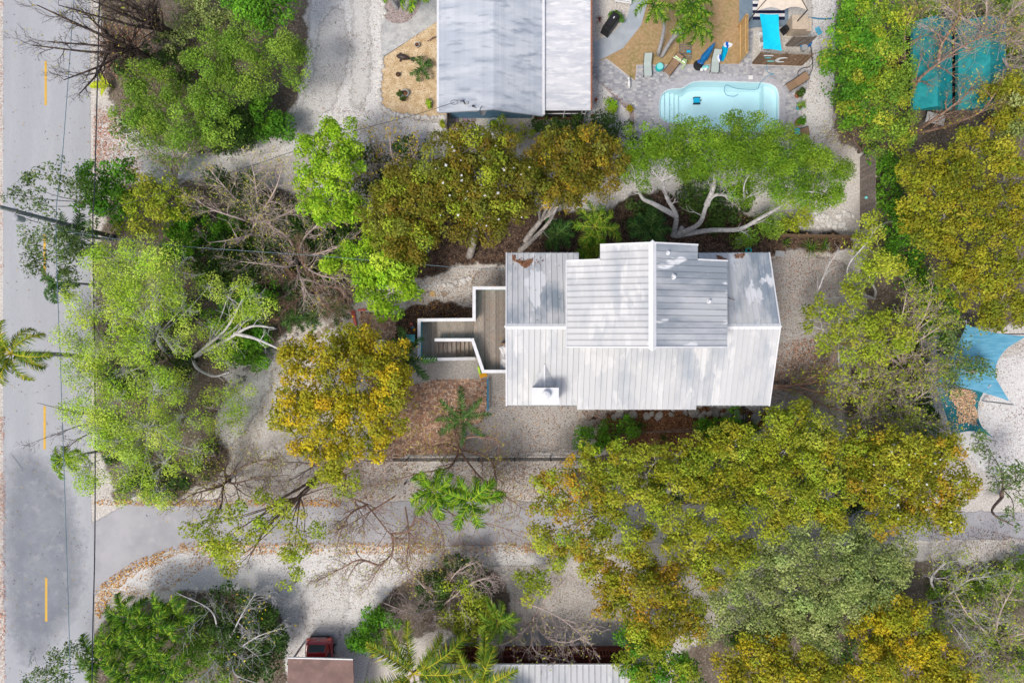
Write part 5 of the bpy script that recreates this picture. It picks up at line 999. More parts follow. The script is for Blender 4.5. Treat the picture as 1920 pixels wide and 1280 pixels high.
tree('tree', 'thin grey green tree hanging into the street at the corner', (240, 1250), [(100, 1240, 26, 4), (140, 1220, 24, 4.2), (70, 1265, 26, 4), (120, 1265, 26, 4)], 'sparse', 134, 'bark_grey', .08, 1.6)
shrub('yellow green bush on the soil island', [(870, 1110, 34, 2.6), (900, 1140, 36, 2.8), (860, 1160, 34, 2.6), (900, 1180, 32, 2.4), (870, 1200, 26, 2.2)], 'ygreen', 135, .9)
shrub('dark shrub at the north tip of the soil island', [(810, 1090, 34, 2.2), (850, 1070, 34, 2.2), (890, 1075, 32, 2.2), (800, 1120, 26, 1.8)], 'dark', 136)
shrub('bright green bush left of the bottom coconut palm', [(690, 1180, 26, 2), (710, 1150, 24, 2), (675, 1210, 24, 1.8), (725, 1170, 22, 2)], 'deep', 137)
bare('bare_tree', 'grey bare tree above the soil island shrubs', (830, 1130), [[(810, 1110, 1.6), (780, 1080, 2.6), (760, 1060, 3)], [(840, 1100, 1.6), (860, 1070, 2.6), (900, 1050, 3)], [(810, 1140, 1.6), (770, 1150, 2.6), (720, 1130, 3)], [(820, 1160, 1.6), (820, 1190, 2.6), (830, 1220, 3)], [(850, 1120, 1.6), (880, 1090, 2.6), (930, 1080, 3)]], 138, 'bark_twig', .08, 2, 1.1, None)
bare('bare_tree', 'grey bare tree in front of the red porch', (1000, 1160), [[(960, 1125, 1.6), (1010, 1140, 2.4), (1060, 1170, 3), (1110, 1210, 3.4)], [(1000, 1190, 1.6), (1010, 1220, 2.6), (1070, 1240, 3)], [(1020, 1190, 1.6), (1060, 1200, 2.4), (1100, 1190, 3)], [(970, 1190, 1.6), (930, 1210, 2.4), (900, 1205, 3)], [(1000, 1150, 1.6), (1040, 1110, 2.6), (1080, 1080, 3)]], 139, 'bark_twig', .08, 2, .9, 'ysparse', .3)
tree('tree', 'thin half leafed tree on the gravel by the porch wall', (1010, 1110), [(990, 1080, 24, 3), (1020, 1090, 24, 3), (1000, 1110, 24, 2.8), (1040, 1070, 20, 2.8)], 'ygreen', 140, 'bark_twig', .06, .35)

# ------------------------------------------------------------------ palms and rosettes
palm('coconut palm leaning over the far street edge', (22, 662, 5.8), (152, 668, 0), 'coconut', 2.6, 12, 201, .6, .62, .13, bark='palm_trunk', nlf=60, lw=.055)
palm('dark feather palm at the kerb below the sparse tree', (108, 530, 3.6), (190, 536, 0), 'dark', 1.5, 9, 202, .75, .4, .07)
palm('small dark feather palm at the kerb by the lower dash', (122, 862, 3.2), (190, 845, 0), 'adonidia', 1.4, 8, 203, .75, .4, .07)
palm('dark palm standing against the street pole', (140, 436, 4.0), (215, 450, 0), 'dark', 1.7, 9, 204, .6, .42, .08)
palm('young dark palm between brick path and stairs', (762, 668, 3.4), None, 'dark', 2.0, 8, 205, .5, .42, .08)
palm('dark stiff palm beside the brick patio', (868, 784, 3.0), (872, 776, 0), 'dark', 2.2, 8, 206, .5, .42, .1)
palm('bright green palm over the side street, west of its twin', (815, 918, 4.6), None, 'adonidia', 2.1, 9, 207, .62, .6, .08, nlf=46, lw=.06)
palm('bright green palm over the side street, east of its twin', (884, 938, 4.8), None, 'adonidia', 2.1, 9, 208, .62, .6, .08, nlf=46, lw=.06)
palm('feather palm with twin grey trunks on the brown lawn', (1302, 48, 3.6), (1240, 107, 0), 'areca_b', 1.75, 11, 209, .75, .42, .1, bend=(-.2, .3, 0))
palm('tall feather palm at the top of the brown lawn', (1225, 10, 4.4), (1234, 104, 0), 'areca_b', 1.6, 9, 210, .75, .4, .1, bend=(.5, .4, .2))
palm('feather palm with a straight leaning trunk on the brown lawn', (1296, 8, 4.2), (1242, 102, 0), 'areca_b', 1.6, 10, 211, .75, .4, .1)
palm('slender palm leaning in the rounded pink gravel bed', (775, -18, 2.6), (758, 18, 0), 'adonidia', 1.6, 8, 212, .6, .45, .14, bark='palm_trunk')
palm('young palm with curled trunk in the rounded pink gravel bed', (720, -30, 2.2), (745, 16, 0), 'adonidia', 1.4, 8, 213, .6, .4, .12)
palm('small green palm in the tan gravel bed', (790, 126, .7), None, 'dark', 1.05, 7, 214, .55, .3, .08, nlf=18)
palm('spreading green fan palm behind the white house', (1115, 425, 2.4), None, 'areca', 2.0, 10, 215, .55, .6, .09)
palm('dark fan palm under the pale limbs behind the house', (1220, 432, 1.6), None, 'dark', 1.6, 9, 216, .5, .6, .09, nlf=36)
palm('fan palm against the north roof edge of the house', (1110, 470, 2.0), None, 'areca', 1.2, 8, 217, .5, .5, .08)
palm('dark fan palm between olive trunks and house', (1045, 440, 1.6), None, 'dark', 1.4, 8, 218, .5, .5, .08)
for i, (x, y) in enumerate(((545, 595), (590, 590), (630, 575), (560, 560))):
    palm(('low dark fan palm at the edge of the gravel path', 'low fan palm beside the stepping stones', 'low fan palm near the coral board', 'low fan palm under pinkish twigs')[i], (x, y, .8), None, 'dark', 1.3, 8, 220+i, .5, .4, .07, nlf=22)
palm('large yellow green coconut palm in front of the south house', (775, 1262, 4.2), (800, 1240, 0), 'coconut', 3.9, 12, 230, .45, .8, .15, nlf=80, lw=.058)
palm('second coconut palm against the white south roof', (900, 1290, 4.6), (905, 1260, 0), 'coconut', 3.4, 11, 231, .45, .75, .15, nlf=76, lw=.058)
palm('bright feather palm beside the yellow green bush', (935, 1165, 3.2), None, 'areca', 1.8, 9, 232, .6, .45, .08)
for i, (x, y, z) in enumerate(((235, 1160, 3.4), (285, 1170, 3.2), (220, 1210, 3.6), (275, 1225, 3.4), (325, 1150, 2.8), (180, 1235, 3.2), (240, 1265, 3.8), (310, 1255, 3.4))):
    palm(('yellow tipped feather palm facing the orange leaf drift', 'feather palm between the leaf drift and the olive shrubs', 'feather palm under the thick black cable at the corner', 'tall feather palm in the heart of the corner clump', 'short feather palm touching the white dead tree', 'feather palm reaching furthest over the asphalt at the corner', 'feather palm rising tallest at the corner clump', 'feather palm against the olive shrubs by the dead tree')[i], (x, y, z), None, 'areca_b', 2.0, 9, 240+i, .65, .58, .08, nlf=42, lw=.06, group='feather palms clumped at the street corner')
bp_ = thing('banana_plant', 'lime green banana leaves lying out over the kerb', 'plant', W(212, 165))
for a, L, s in ((PI*1.02, 1.35, 1), (PI*.72, 1.1, .6), (PI*1.3, .9, .5)):
    mb = MB(); k = 8
    for i in range(k):
        f = lambda t: .27*s*math.sin(PI*min(1, t*.9+.08))**.7
        def P(t, sd3): return (L*t*math.cos(a)-sd3*f(t)*math.sin(a), L*t*math.sin(a)+sd3*f(t)*math.cos(a), .5+.8*t-.9*t*t+abs(sd3)*.05)
        c = (.52, .60, .03)
        mb.quad(P(i/k, -1), P((i+1)/k, -1), P((i+1)/k, 0), P(i/k, 0), c); mb.quad(P(i/k, 0), P((i+1)/k, 0), P((i+1)/k, 1), P(i/k, 1), (.46, .56, .03))
    mb.build('leaf', LEAF, bp_, local=True)
MB().tube([(0, 0, 0), (0, 0, .35), (0, 0, .55)], [.08, .06, .04], 8, col=(.3, .35, .08)).build('stem', LEAF, bp_, local=True)
rosette('variegated spiky plant by the back fence, largest', (1518, 466), 301, 26, .95)
rosette('variegated spiky plant beside the largest one', (1543, 462), 302, 22, .75)
rosette('small variegated spiky plant near the bucket', (1470, 456), 303, 18, .65)
rosette('green spiky rosette in the mulch bed', (1198, 797), 304, 26, .85, ((.06, .15, .025), (.10, .22, .04)), .06)
rosette('second green spiky rosette in the mulch bed', (1243, 820), 305, 18, .55, ((.06, .15, .025), (.10, .22, .04)), .05)
rosette('reddish bromeliad by the covered grill', (1123, 38), 306, 14, .4, ((.2, .06, .05), (.3, .12, .06)), .06)
shrub('leafy green plant beside the covered grill', [(1148, 30, 10, .7), (1158, 36, 9, .7)], 'deep', 307, 1.6, .8)
shrub('small green tuft in the tan gravel bed', [(804, 194, 6, .4)], 'bright', 308, 2, .6)
shrub('orange tipped tuft at the rock border corner', [(1180, 205, 6, .4)], 'gold', 309, 2, .6)

shrub('mid green scrub in the top corner beyond the teal tents', [(1850, 20, 40, 2), (1900, 40, 42, 2), (1880, 90, 36, 1.8), (1920, 110, 34, 1.8), (1780, 10, 36, 2), (1730, 30, 34, 2)], 'mid', 311, .9)
shrub('green scrub filling the ground west of the pinkish trees', [(370, 440, 40, 1.6), (330, 460, 36, 1.5), (350, 400, 36, 1.6), (430, 440, 40, 1.5), (500, 540, 36, 1.4)], 'deep', 312, .9)
bare('bare_tree', 'pale pinkish twig tree overhanging the side street by the palms', (760, 905), [[(770, 925, 2), (800, 960, 3.2), (830, 1000, 3.8), (830, 1050, 4.2)], [(740, 930, 2), (700, 960, 3), (650, 985, 3.6), (590, 1010, 4)], [(790, 920, 2), (860, 965, 3.2), (930, 985, 3.8), (985, 1010, 4.2)], [(760, 950, 2.6), (770, 1000, 3.6), (760, 1060, 4.2), (790, 1080, 4.4)]], 313, 'bark_red', .06, 2, 1., 'ysparse', .35, tl=1.1)
# ------------------------------------------------------------------ street pole and wires
pb = W(213, 444); pole = thing('utility_pole', 'tall dark utility pole leaning across the street view with a grey transformer', 'pole', pb)
PT = Vector((pb.x, pb.y, 10.4))
MB().tube([pb+Vector((0, 0, -.1)), pb+Vector((0, 0, 5)), PT], [.16, .135, .11], 12).build('shaft', MATS['pole_metal'], pole, smooth=True)
MB().lathe(pb+Vector((-.02, -.36, 8.6)), [(.15, 0), (.18, .04), (.18, .6), (.15, .66), (.05, .7)], 14).build('transformer', MATS['solar_grey'], pole, smooth=False)
for z in (6.0, 8.1, 9.3): MB().lathe(pb+Vector((0, 0, z)), [(.19, 0), (.19, .09)], 12).build('clamp', MATS['chrome'], pole)
MB().tube([pb+Vector((.14, -.3, 8.6)), pb+Vector((.3, -.4, 7.9)), pb+Vector((.15, -.1, 7.6))], .02, 5).build('wire_tail', MATS['cable'], pole)
def wire(label, pts, rad, m='cable', sag=0.):
    P = catmull([W(*p) for p in pts], 8); MB().tube(P, rad, 5).build('power_line', MATS[m], label=label, cat='wire')
wire('thick black overhead cable running along the kerb', [(188, -60, 6.2), (178, 330, 6.0), (174, 430, 6.0), (178, 700, 5.9), (178, 1000, 5.9), (174, 1180, 6), (172, 1340, 6.2)], .035)
wire('thin pale overhead cable over the street lane', [(143, -60, 6.3), (118, 280, 6.0), (105, 420, 6.0), (114, 700, 5.9), (124, 1000, 5.9), (130, 1200, 6), (133, 1340, 6.2)], .02, 'cable_light')
wire('service wire from the street pole to the conduit mast', [(112, 425, 6.4), (300, 362, 5.6), (480, 308, 5.0), (640, 253, 4.6), (780, 215, 4.3), (852, 192, 4.05)], .016)
wire('thin service wire from the pole to the white house eave', [(112, 432, 6.0), (300, 458, 5.4), (600, 480, 5.0), (840, 500, 4.9), (946, 506, 5.0)], .014, 'cable_light')
# ------------------------------------------------------------------ fences
def board_fence(label, a, b, h, n, m, post_every=12, jitter=.03):
    a, b = W(*a), W(*b); root = thing('fence', label, 'fence', a); r = random.Random(n); d = (b-a).normalized(); L = (b-a).length; w = L/n; ang = math.atan2(d.y, d.x)
    for i in range(n):
        p = a+d*(w*(i+.5)); hh = h+r.uniform(-jitter, jitter); MB().box(p.x, p.y, hh/2+.04, w*.93, .022, hh, ang).build('board', MATS[m], root)
    nn = Vector((-d.y, d.x, 0))*.05; c = (a+b)/2
    for z in (.35, h-.35): MB().box(c.x+nn.x, c.y+nn.y, z, L, .05, .09, ang).build('rail', MATS[m], root)
    for i in range(0, n+1, post_every):
        p = a+d*(w*min(i, n))+nn*1.6; MB().box(p.x, p.y, h/2, .1, .1, h, ang).build('post', MATS[m], root)
    return root
board_fence('weathered grey board fence running along the east trees', (1612, 296), (1612, 432), 2.0, 34, 'fence_wood')
board_fence('weathered low board fence behind the spiky plants', (1452, 444), (1610, 447), 1.2, 40, 'fence_brown')
board_fence('golden timber fence panel beside the brown lawn', (1386, 119), (1386, 50), 1.75, 16, 'wood_gold', 16, 0)
board_fence('narrow timber screen beside the blue wall', (842, 246), (842, 211), 1.6, 9, 'fence_wood', 9, 0)
ef = board_fence('weathered pump enclosure fence hung with sea ornaments', (1411, 121), (1503, 124), 1.75, 24, 'fence_brown')
board_fence('dark timber screen behind the coiled blue hose', (1474, 88), (1512, 88), 1.5, 12, 'fence_wood', 12)
fy = W(0, 122).y-.05
def plaque(label, px, py, w, h, m, name='plaque'):
    k = (640-py); # solve height on the fence plane
    z = H-(-fy if fy < 0 else fy)*FPX/k; z = max(.3, min(1.6, z)); x = (px-960)*(H-z)/FPX
    MB().box(x, fy+.01, z, w, .03, h).build(name, MATS[m], label=label, cat='ornament')
plaque('long white driftwood plaque on the pump fence', 1441, 102, .62, .12, 'plastic_white'); plaque('teal fish plaque on the pump fence', 1440, 109, .4, .1, 'teal_paint')
plaque('pale mint plaque on the pump fence', 1445, 115.5, .45, .12, 'turquoise_light'); plaque('grey blue plaque on the pump fence', 1500, 117, .45, .1, 'solar_grey'); plaque('small blue and white sign on the pump fence', 1493, 111, .22, .14, 'plastic_white')
cm = MB(); zc = 1.0; cx = (1468-960)*(H-zc)/FPX
for i in range(12):
    def A(t, rr): a = 1.1+4.1*t; return Vector((cx+rr*math.cos(a)*1.15, fy-.01, zc+rr*math.sin(a)))
    t0, t1 = i/12, (i+1)/12; f = lambda t: .05+.17*math.sin(PI*t)
    q = [A(t0, .33-f(t0)/2), A(t1, .33-f(t1)/2), A(t1, .33+f(t1)/2), A(t0, .33+f(t0)/2)]; cm.hexa(q, [p+Vector((0, -.03, 0)) for p in q])
cm.build('crescent_ornament', MATS['plastic_white'], label='white curved dolphin shaped ornament on the pump fence', cat='ornament')
pf = thing('pipe_fence', 'low black pipe rail fence between forecourt and side street', 'fence', W(900, 857))
fa, fb = W(690, 858), W(1100, 857)
for z in (.3, .75, 1.2): MB().tube([fa+Vector((0, 0, z)), fb+Vector((0, 0, z))], .035, 6).build('rail', MATS['metal_dark'], pf)
for px in (700, 766, 832, 898, 965, 1031, 1097): p = W(px, 858); MB().tube([p, p+Vector((0, 0, 1.25))], .045, 8).build('post', MATS['metal_dark'], pf)
p0, p1 = W(1390, 764), W(1392, 830)
pg = thing('pipe_fence', 'short dark fence from the house eave into the mulch bed', 'fence', p0)
for z in (.35, .8, 1.2): MB().tube([p0+Vector((0, 0, z)), p1+Vector((0, 0, z))], .025, 5).build('rail', MATS['metal_dark'], pg)
for t in (0, .5, 1): p = p0.lerp(p1, t); MB().tube([p, p+Vector((0, 0, 1.25))], .04, 6).build('post', MATS['metal_dark'], pg)

# ------------------------------------------------------------------ poolside
def lounger(label, px, py, rz, m, back=.55):
    p = W(px, py, .25); root = thing('sun_lounger', label, 'lounger', (p.x, p.y, 0.03), None, rz)
    prof = [(-.85, .30), (-.4, .30), (.05, .27), (.3, .33), (.62, .33+back*.5), (.9, .33+back*.85)]; mb = MB()
    for (x0, z0), (x1, z1) in zip(prof, prof[1:]): mb.hexa([(x0, -.27, z0-.015), (x1, -.27, z1-.015), (x1, .27, z1-.015), (x0, .27, z0-.015)], [(x0, -.27, z0), (x1, -.27, z1), (x1, .27, z1), (x0, .27, z0)])
    mb.build('sling', MATS[m], root, local=True)
    for s in (-.3, .3):
        MB().tube([(x, s, z) for x, z in prof], .022, 6).build('side_rail', MATS['metal_dark'], root, local=True)
        for x in (-.7, .45): MB().tube([(x, s, .3), (x-.12*(1 if x < 0 else -1), s, 0)], .02, 6).build('leg', MATS['metal_dark'], root, local=True)
    root.scale = (.78, .95, .95)
    return root
lounger('pale grey green sling lounger beside the turquoise drum table', 1214, 125, PI/2+.05, 'sling_green'); lounger('brown sling lounger under the green striped towel', 1261, 124, PI/4+.12, 'sling_brown')
lounger('pale grey green sling lounger next to the closed blue parasol', 1341, 118, PI/2-.08, 'sling_green'); lounger('brown sling lounger at the gravel edge by the terracotta pot', 1492, 156, .55, 'sling_brown')
lounger('brown sling lounger holding a blue pad by the pool corner', 1492, 252, .15, 'sling_brown')
p = W(1495, 247, .5); MB().box(p.x, p.y, .5, .32, .42, .06, .2).build('towel', MATS['towel_cyan'], label='bright blue pad lying on the pool corner lounger', cat='towel')
p = W(1235, 129); dt = thing('side_table', 'round turquoise drum side table between two loungers', 'table', (p.x, p.y, .03))
MB().lathe((0, 0, 0), [(.2, 0), (.26, .06), (.27, .2), (.26, .36), (.24, .4)], 20).build('drum', MATS['turquoise'], dt, local=True); MB().lathe((0, 0, .4), [(.22, .0), (.22, .015), (.2, .02)], 20).build('lid', MATS['turquoise_light'], dt, local=True)
p = W(1309, 124); pr = thing('parasol', 'closed blue parasol tipped over with a black round base', 'parasol', (p.x, p.y, .03))
MB().lathe((0, 0, 0), [(.34, 0), (.36, .05), (.34, .09), (.1, .12), (.06, .22)], 20).build('base', MATS['plastic_black'], pr, local=True)
a, b = Vector((.1, .1, .3)), Vector((.75, 1.0, 1.3)); cn = MB().tube([a, a.lerp(b, .25), a.lerp(b, .7), b], [.12, .26, .16, .03], 9); cn.build('canopy', MATS['blue_fabric'], pr, local=True)
MB().tube([Vector((0, 0, .1)), a], .03, 6).build('pole', MATS['metal_grey'], pr, local=True)
for dx, dy, c in ((.0, .2, 'blue_plastic'), (.2, .12, 'blue_plastic')): MB().lathe((dx, dy, .13), [(.1, 0), (.12, .05), (.12, .16), (.06, .2)], 10).build('weight', MATS[c], pr, local=True)
for i, (x, y) in enumerate(((1315, 132), (1319, 128), (1322, 131), (1325, 127))):
    p = W(x, y); pf2 = MB().lathe((p.x, p.y, .03), [(.1, 0), (.12, .05), (.12, .12), (.05, .17)], 12).build('pool_float', MATS['turquoise_light' if i % 2 else 'plastic_white'], label=('white pool float touching the black parasol base', 'mint pool float leaning on the parasol weight', 'white pool float at the silver pole', 'mint pool float beside the grey green lounger')[i], cat='float', group='mint and white floats heaped by the parasol')
wire2 = MB().tube([W(1323, 122, .12), W(1350, 139, .08)], .016, 5).build('pool_pole', MATS['metal_grey'], label='thin silver pole lying across the pavers under a lounger', cat='pole')
def cloth(label, pts, z, m, name='towel', seed=1):
    r = random.Random(seed); n = len(pts); mb = MB(); P = [W(x, y, z) for x, y in pts]; k = n//2
    for i in range(k-1):
        a, b, c, d = P[i], P[i+1], P[n-2-i], P[n-1-i]
        for j in range(6):
            t0, t1 = j/6, (j+1)/6; f = lambda t, s: Vector((0, 0, .05*math.sin(t*9+s)))
            q = [a.lerp(d, t0)+f(t0, i), b.lerp(c, t0)+f(t0, i+1), b.lerp(c, t1)+f(t1, i+1), a.lerp(d, t1)+f(t1, i)]
            dn = Vector((0, 0, -.02)); mb.hexa([v+dn for v in q], q, STR[m][(i if m != 'cyan' else 0) % len(STR[m])] if m != 'green' else STR[m][j % 2])
    mb.build(name, LITTER, label=label, cat='towel')
STR = {'green': [(.75, .78, .70), (.35, .55, .15)], 'cyan': [(.0, .42, .68)], 'blue': [(.75, .8, .85), (.02, .12, .5)]}
cloth('green and white striped towel draped over a brown lounger', [(1262, 108), (1268, 112), (1275, 118), (1282, 122), (1288, 112), (1282, 108), (1275, 110), (1268, 104)], .62, 'green')
cloth('green striped towel hanging off the lounger end', [(1276, 128), (1282, 120), (1288, 111), (1289, 112), (1286, 122), (1280, 130)], .5, 'green')
cloth('bright cyan towel trailing across the brown lawn', [(1350, 112), (1353, 102), (1353, 92), (1355, 86), (1366, 88), (1365, 96), (1361, 106), (1356, 116)], .08, 'cyan')
cloth('blue and white striped towel at the end of the cyan towel', [(1356, 84), (1360, 79), (1366, 80), (1374, 83), (1372, 87), (1366, 90), (1362, 90), (1358, 88)], .1, 'blue'); cloth('blue striped towel over the grey green lounger', [(1344, 106), (1348, 103), (1352, 104), (1353, 110), (1350, 117), (1346, 114)], .55, 'blue')
p = W(1317, 176); rb = thing('pool_cleaner', 'square blue pool cleaning robot on the pool floor', 'robot', (p.x-.1, p.y-.1, -1.2))
MB().box(0, 0, .14, .42, .38, .2, top=.85).build('body', MATS['towel_cyan'], rb, local=True)
for s in (-1, 1): MB().box(0, .2*s, .1, .48, .08, .18).build('track', MATS['plastic_black'], rb, local=True)
MB().box(.27, .02, .16, .12, .06, .05).build('handle', MATS['navy'], rb, local=True)
MB().tube(catmull([W(1437, 122, .05), W(1440, 136, .05), W(1452, 139, .05), W(1440, 142, .05), W(1428, 153, .07), W(1424, 158, -.05), W(1420, 167, -.05), W(1405, 168, -.06), W(1380, 166, -.06), W(1362, 160, -.06), W(1358, 168, -.06), W(1362, 178, -.06), W(1376, 181, -.06), W(1384, 177, -.06)], 6), .022, 5).build('pool_hose', MATS['sail_blue'], label='thin blue hose floating in loops on the pool', cat='hose')
p = W(1407, 146); MB().box(p.x, p.y, .045, .3, .27, .03).box(p.x, p.y, .062, .22, .2, .01).build('skimmer_lid', MATS['cushion_white'], label='square cream skimmer lid set in the pool pavers', cat='lid')
p = W(1178, 161); orn = thing('dog_statue', 'small white animal figure standing on the pool pavers', 'statue', (p.x, p.y, .03))
MB().tube([(0, -.28, .25), (0, -.1, .28), (0, .12, .28), (0, .25, .34)], [.07, .1, .11, .07], 8).build('body', MATS['plastic_white'], orn, local=True, smooth=True)
MB().tube([(0, .22, .34), (-.05, .33, .45), (-.12, .42, .42)], [.06, .09, .04], 8).build('head', MATS['plastic_white'], orn, local=True, smooth=True)
for x, y in ((-.07, -.2), (.07, -.2), (-.07, .15), (.07, .15)): MB().tube([(x, y, .22), (x, y, 0)], [.035, .03], 6).build('leg', MATS['plastic_white'], orn, local=True)
def pot(label, px, py, r, h, m, spec=None, seed=1, soil=True, z=.03):
    p = W(px, py); o = thing('plant_pot', label, 'pot', (p.x, p.y, z)); MB().lathe((0, 0, 0), [(r*.7, 0), (r, h*.8), (r*1.05, h), (r*.85, h), (r*.82, h*.85), (.01, h*.84)], 18).build('pot', MATS[m], o, local=True)
    if soil: MB().lathe((0, 0, h*.85), [(r*.8, 0), (r*.5, .02), (.02, .03)], 14).build('soil', MATS['mulch'], o, local=True)
    if spec: foliage(o, [(Vector((p.x, p.y, h+.25)), r*1.15)], spec, seed, 2.4, .8, .8, 'foliage')
pot('terracotta pot with a dark plant at the lounger', 1494, 180, .24, .4, 'terracotta', 'dark', 401); pot('teal pot with a grassy plant on the gravel edge', 1496, 203, .2, .35, 'teal_paint', 'mid', 402); pot('brown pot with a leafy plant near the pool corner', 1494, 232, .24, .35, 'terracotta', 'deep', 403)
pot('round cream pot in the tan gravel bed', 783, 87, .17, .25, 'cushion_grey'); pot('tipped dark pot in the tan gravel bed', 747, 142, .15, .2, 'plastic_black', None)
pot('grey glazed pot of soil in the tan gravel bed', 761, 178, .24, .35, 'pot_glaze'); pot('succulent bowl beside the grey glazed pot', 751, 180, .15, .18, 'pot_glaze', 'dark', 404); pot('low dark succulent bowl below the glazed pot', 757, 188, .14, .12, 'plastic_black', 'dark', 405)
pot('blue pot with a sprig at the end of the stone border', 832, 238, .2, .3, 'pot_glaze', 'ygreen', 406); pot('rusty bowl on the white gravel by the porch', 1111, 219, .14, .12, 'rust'); pot('pink flower pot by the porch gutter', 1117, 189, .1, .18, 'coral_paint', None)
p = W(926, 236); typ = thing('tyre_planter', 'grey tub planter made from a turned tyre by the blue wall', 'planter', (p.x, p.y, .02))
MB().lathe((0, 0, 0), [(.3, 0), (.46, .08), (.5, .25), (.44, .38), (.3, .4), (.3, .15), (.02, .12)], 22).build('tub', MATS['pot_glaze'], typ, local=True, smooth=False); MB().lathe((0, 0, .13), [(.3, 0), (.1, .05), (.02, .06)], 14).build('soil', MATS['plastic_black'], typ, local=True); foliage(typ, [(Vector((p.x, p.y, .4)), .2)], 'bright', 410, 2, .8, .8, 'foliage')
# manatee sculpture
p = W(757, 110); mn = thing('manatee_sculpture', 'dark bronze manatee sculpture lying on tan gravel', 'sculpture', (p.x, p.y, .012))
MB().tube([(-.46, .1, .14), (-.42, .1, .16), (-.28, .07, .2), (0, 0, .22), (.25, -.04, .16), (.42, -.06, .09), (.55, -.06, .06)], [.05, .1, .16, .2, .14, .07, .04], 12).build('body', MATS['bronze'], mn, local=True, smooth=True)
MB().box(.62, -.06, .06, .22, .3, .04, top=.8).build('tail', MATS['bronze'], mn, local=True)
for s in (-1, 1): MB().box(-.2, .05+.2*s, .08, .12, .22, .04, .4*s).build('flipper', MATS['bronze'], mn, local=True)
p = W(812, 75); MB().tube([(p.x-.4, p.y-.15, .06), (p.x, p.y+.05, .15), (p.x+.25, p.y+.2, .1)], [.02, .06, .03], 6).build('driftwood', MATS['bark_brown'], label='curved driftwood piece on tan gravel by the gutter', cat='driftwood')
# covered grill
p = W(1143, 52); gr = thing('covered_grill', 'barbecue grill under a black fitted cover by the curved path', 'grill', (p.x, p.y, .02), None, .95)
MB().box(0, 0, .45, 1.35, .62, .9, top=.93).build('cover', MATS['plastic_black'], gr, local=True); MB().box(0, 0, 1.0, 1.0, .5, .22, top=.75).build('hood', MATS['plastic_black'], gr, local=True); MB().box(.2, -.02, 1.12, .14, .06, .02).build('badge', MATS['plastic_white'], gr, local=True)
p = W(1168, 2); bn = thing('bench', 'white slatted garden bench at the top of the curved path', 'bench', (p.x, p.y, .02), None, -.15)
for i in range(5): MB().box(0, -.3+.14*i, .42, 1.1, .09, .03).build('slat', MATS['plastic_white'], bn, local=True)
for x in (-.5, .5): MB().box(x, 0, .21, .06, .6, .4).build('leg', MATS['plastic_white'], bn, local=True)
# pallet
p = W(1284, 99); pl = thing('pallet', 'weathered slatted pallet leaning on the brown lawn edge', 'pallet', (p.x, p.y, .02))
for i in range(7): MB().box(0, -.45+.15*i, .16+.01*i, .82, .07, .025).build('slat', MATS['fence_wood'], pl, local=True)
for x in (-.38, .38): MB().box(x, 0, .1, .06, 1.0, .1).build('runner', MATS['fence_wood'], pl, local=True)
p = W(1291, 97, .3); MB().box(p.x, p.y, .31, .26, .14, .08).build('box', MATS['towel_cyan'], label='small cyan box on the slatted pallet', cat='box')
# tan canopy
zc = 2.6; cz = thing('canopy', 'tan fabric gazebo canopy with dark frame legs', 'canopy', W(1467, -20))
k = [W(1418, 21, zc), W(1514, 19, zc), W(1514, -80, zc), W(1418, -80, zc)]; ap = (k[0]+k[1]+k[2]+k[3])/4+Vector((0, 0, 1.1)); mb = MB()
for i in range(4):
    a, b = k[i], k[(i+1) % 4]; E = []
    for j in range(13):
        t = j/12; s = abs(math.sin(2*PI*t)); q = a.lerp(b, t)+(ap-a.lerp(b, t))*(.10*s); q.z -= .0; E.append(q)
    for j in range(12):
        m0, m1 = E[j].lerp(ap, .5)-Vector((0, 0, .12)), E[j+1].lerp(ap, .5)-Vector((0, 0, .12)); mb.quad(E[j], E[j+1], m1, m0); mb.face([m0, m1, ap])
mb.build('fabric', MATS['canvas_tan'], cz)
for i in range(4): a = k[i]; b2 = Vector((a.x, a.y, 0)).lerp(Vector((ap.x, ap.y, 0)), .0); MB().tube([a, Vector((a.x, a.y, .02))], .04, 6).build('leg', MATS['metal_dark'], cz); MB().tube([a, ap-Vector((0, 0, .05))], .025, 5).build('strut', MATS['metal_dark'], cz)
rg = thing('rug', 'navy and white striped outdoor rug under the canopy', 'rug', W(1440, 10))
for i in range(14):
    a, b = W(1411, 38-6*i), W(1471, 32-6*i); MB().box((a.x+b.x)/2, (a.y+b.y)/2, .03, b.x-a.x, abs(a.y-b.y), .012).build('stripe', MATS['navy' if i % 2 == 0 else 'cushion_white'], rg)
q = [W(1424, 26, 2.3), W(1460, 27, 2.3), W(1466, 96, 1.7), W(1431, 92, 1.7)]; mb = MB(); n = 10
def sp(u, v):
    a = q[0].lerp(q[1], u); b = q[3].lerp(q[2], u); p = a.lerp(b, v); c = sum(q, Vector())/4; s = (math.sin(PI*v)*.10*abs(2*u-1)**2+math.sin(PI*u)*.03*abs(2*v-1)**2); p = p.lerp(c, s); p.z -= .12*math.sin(PI*u)*math.sin(PI*v); return p
for i in range(n):
    for j in range(n): mb.quad(sp(i/n, (j+1)/n), sp((i+1)/n, (j+1)/n), sp((i+1)/n, j/n), sp(i/n, j/n))
mb.build('shade_sail', MATS['sail_cyan'], label='bright cyan shade sail over the pool pump yard', cat='sail')
pe = thing('pool_pump', 'white and grey pool pump plumbing under the cyan sail', 'pump', W(1427, 80))
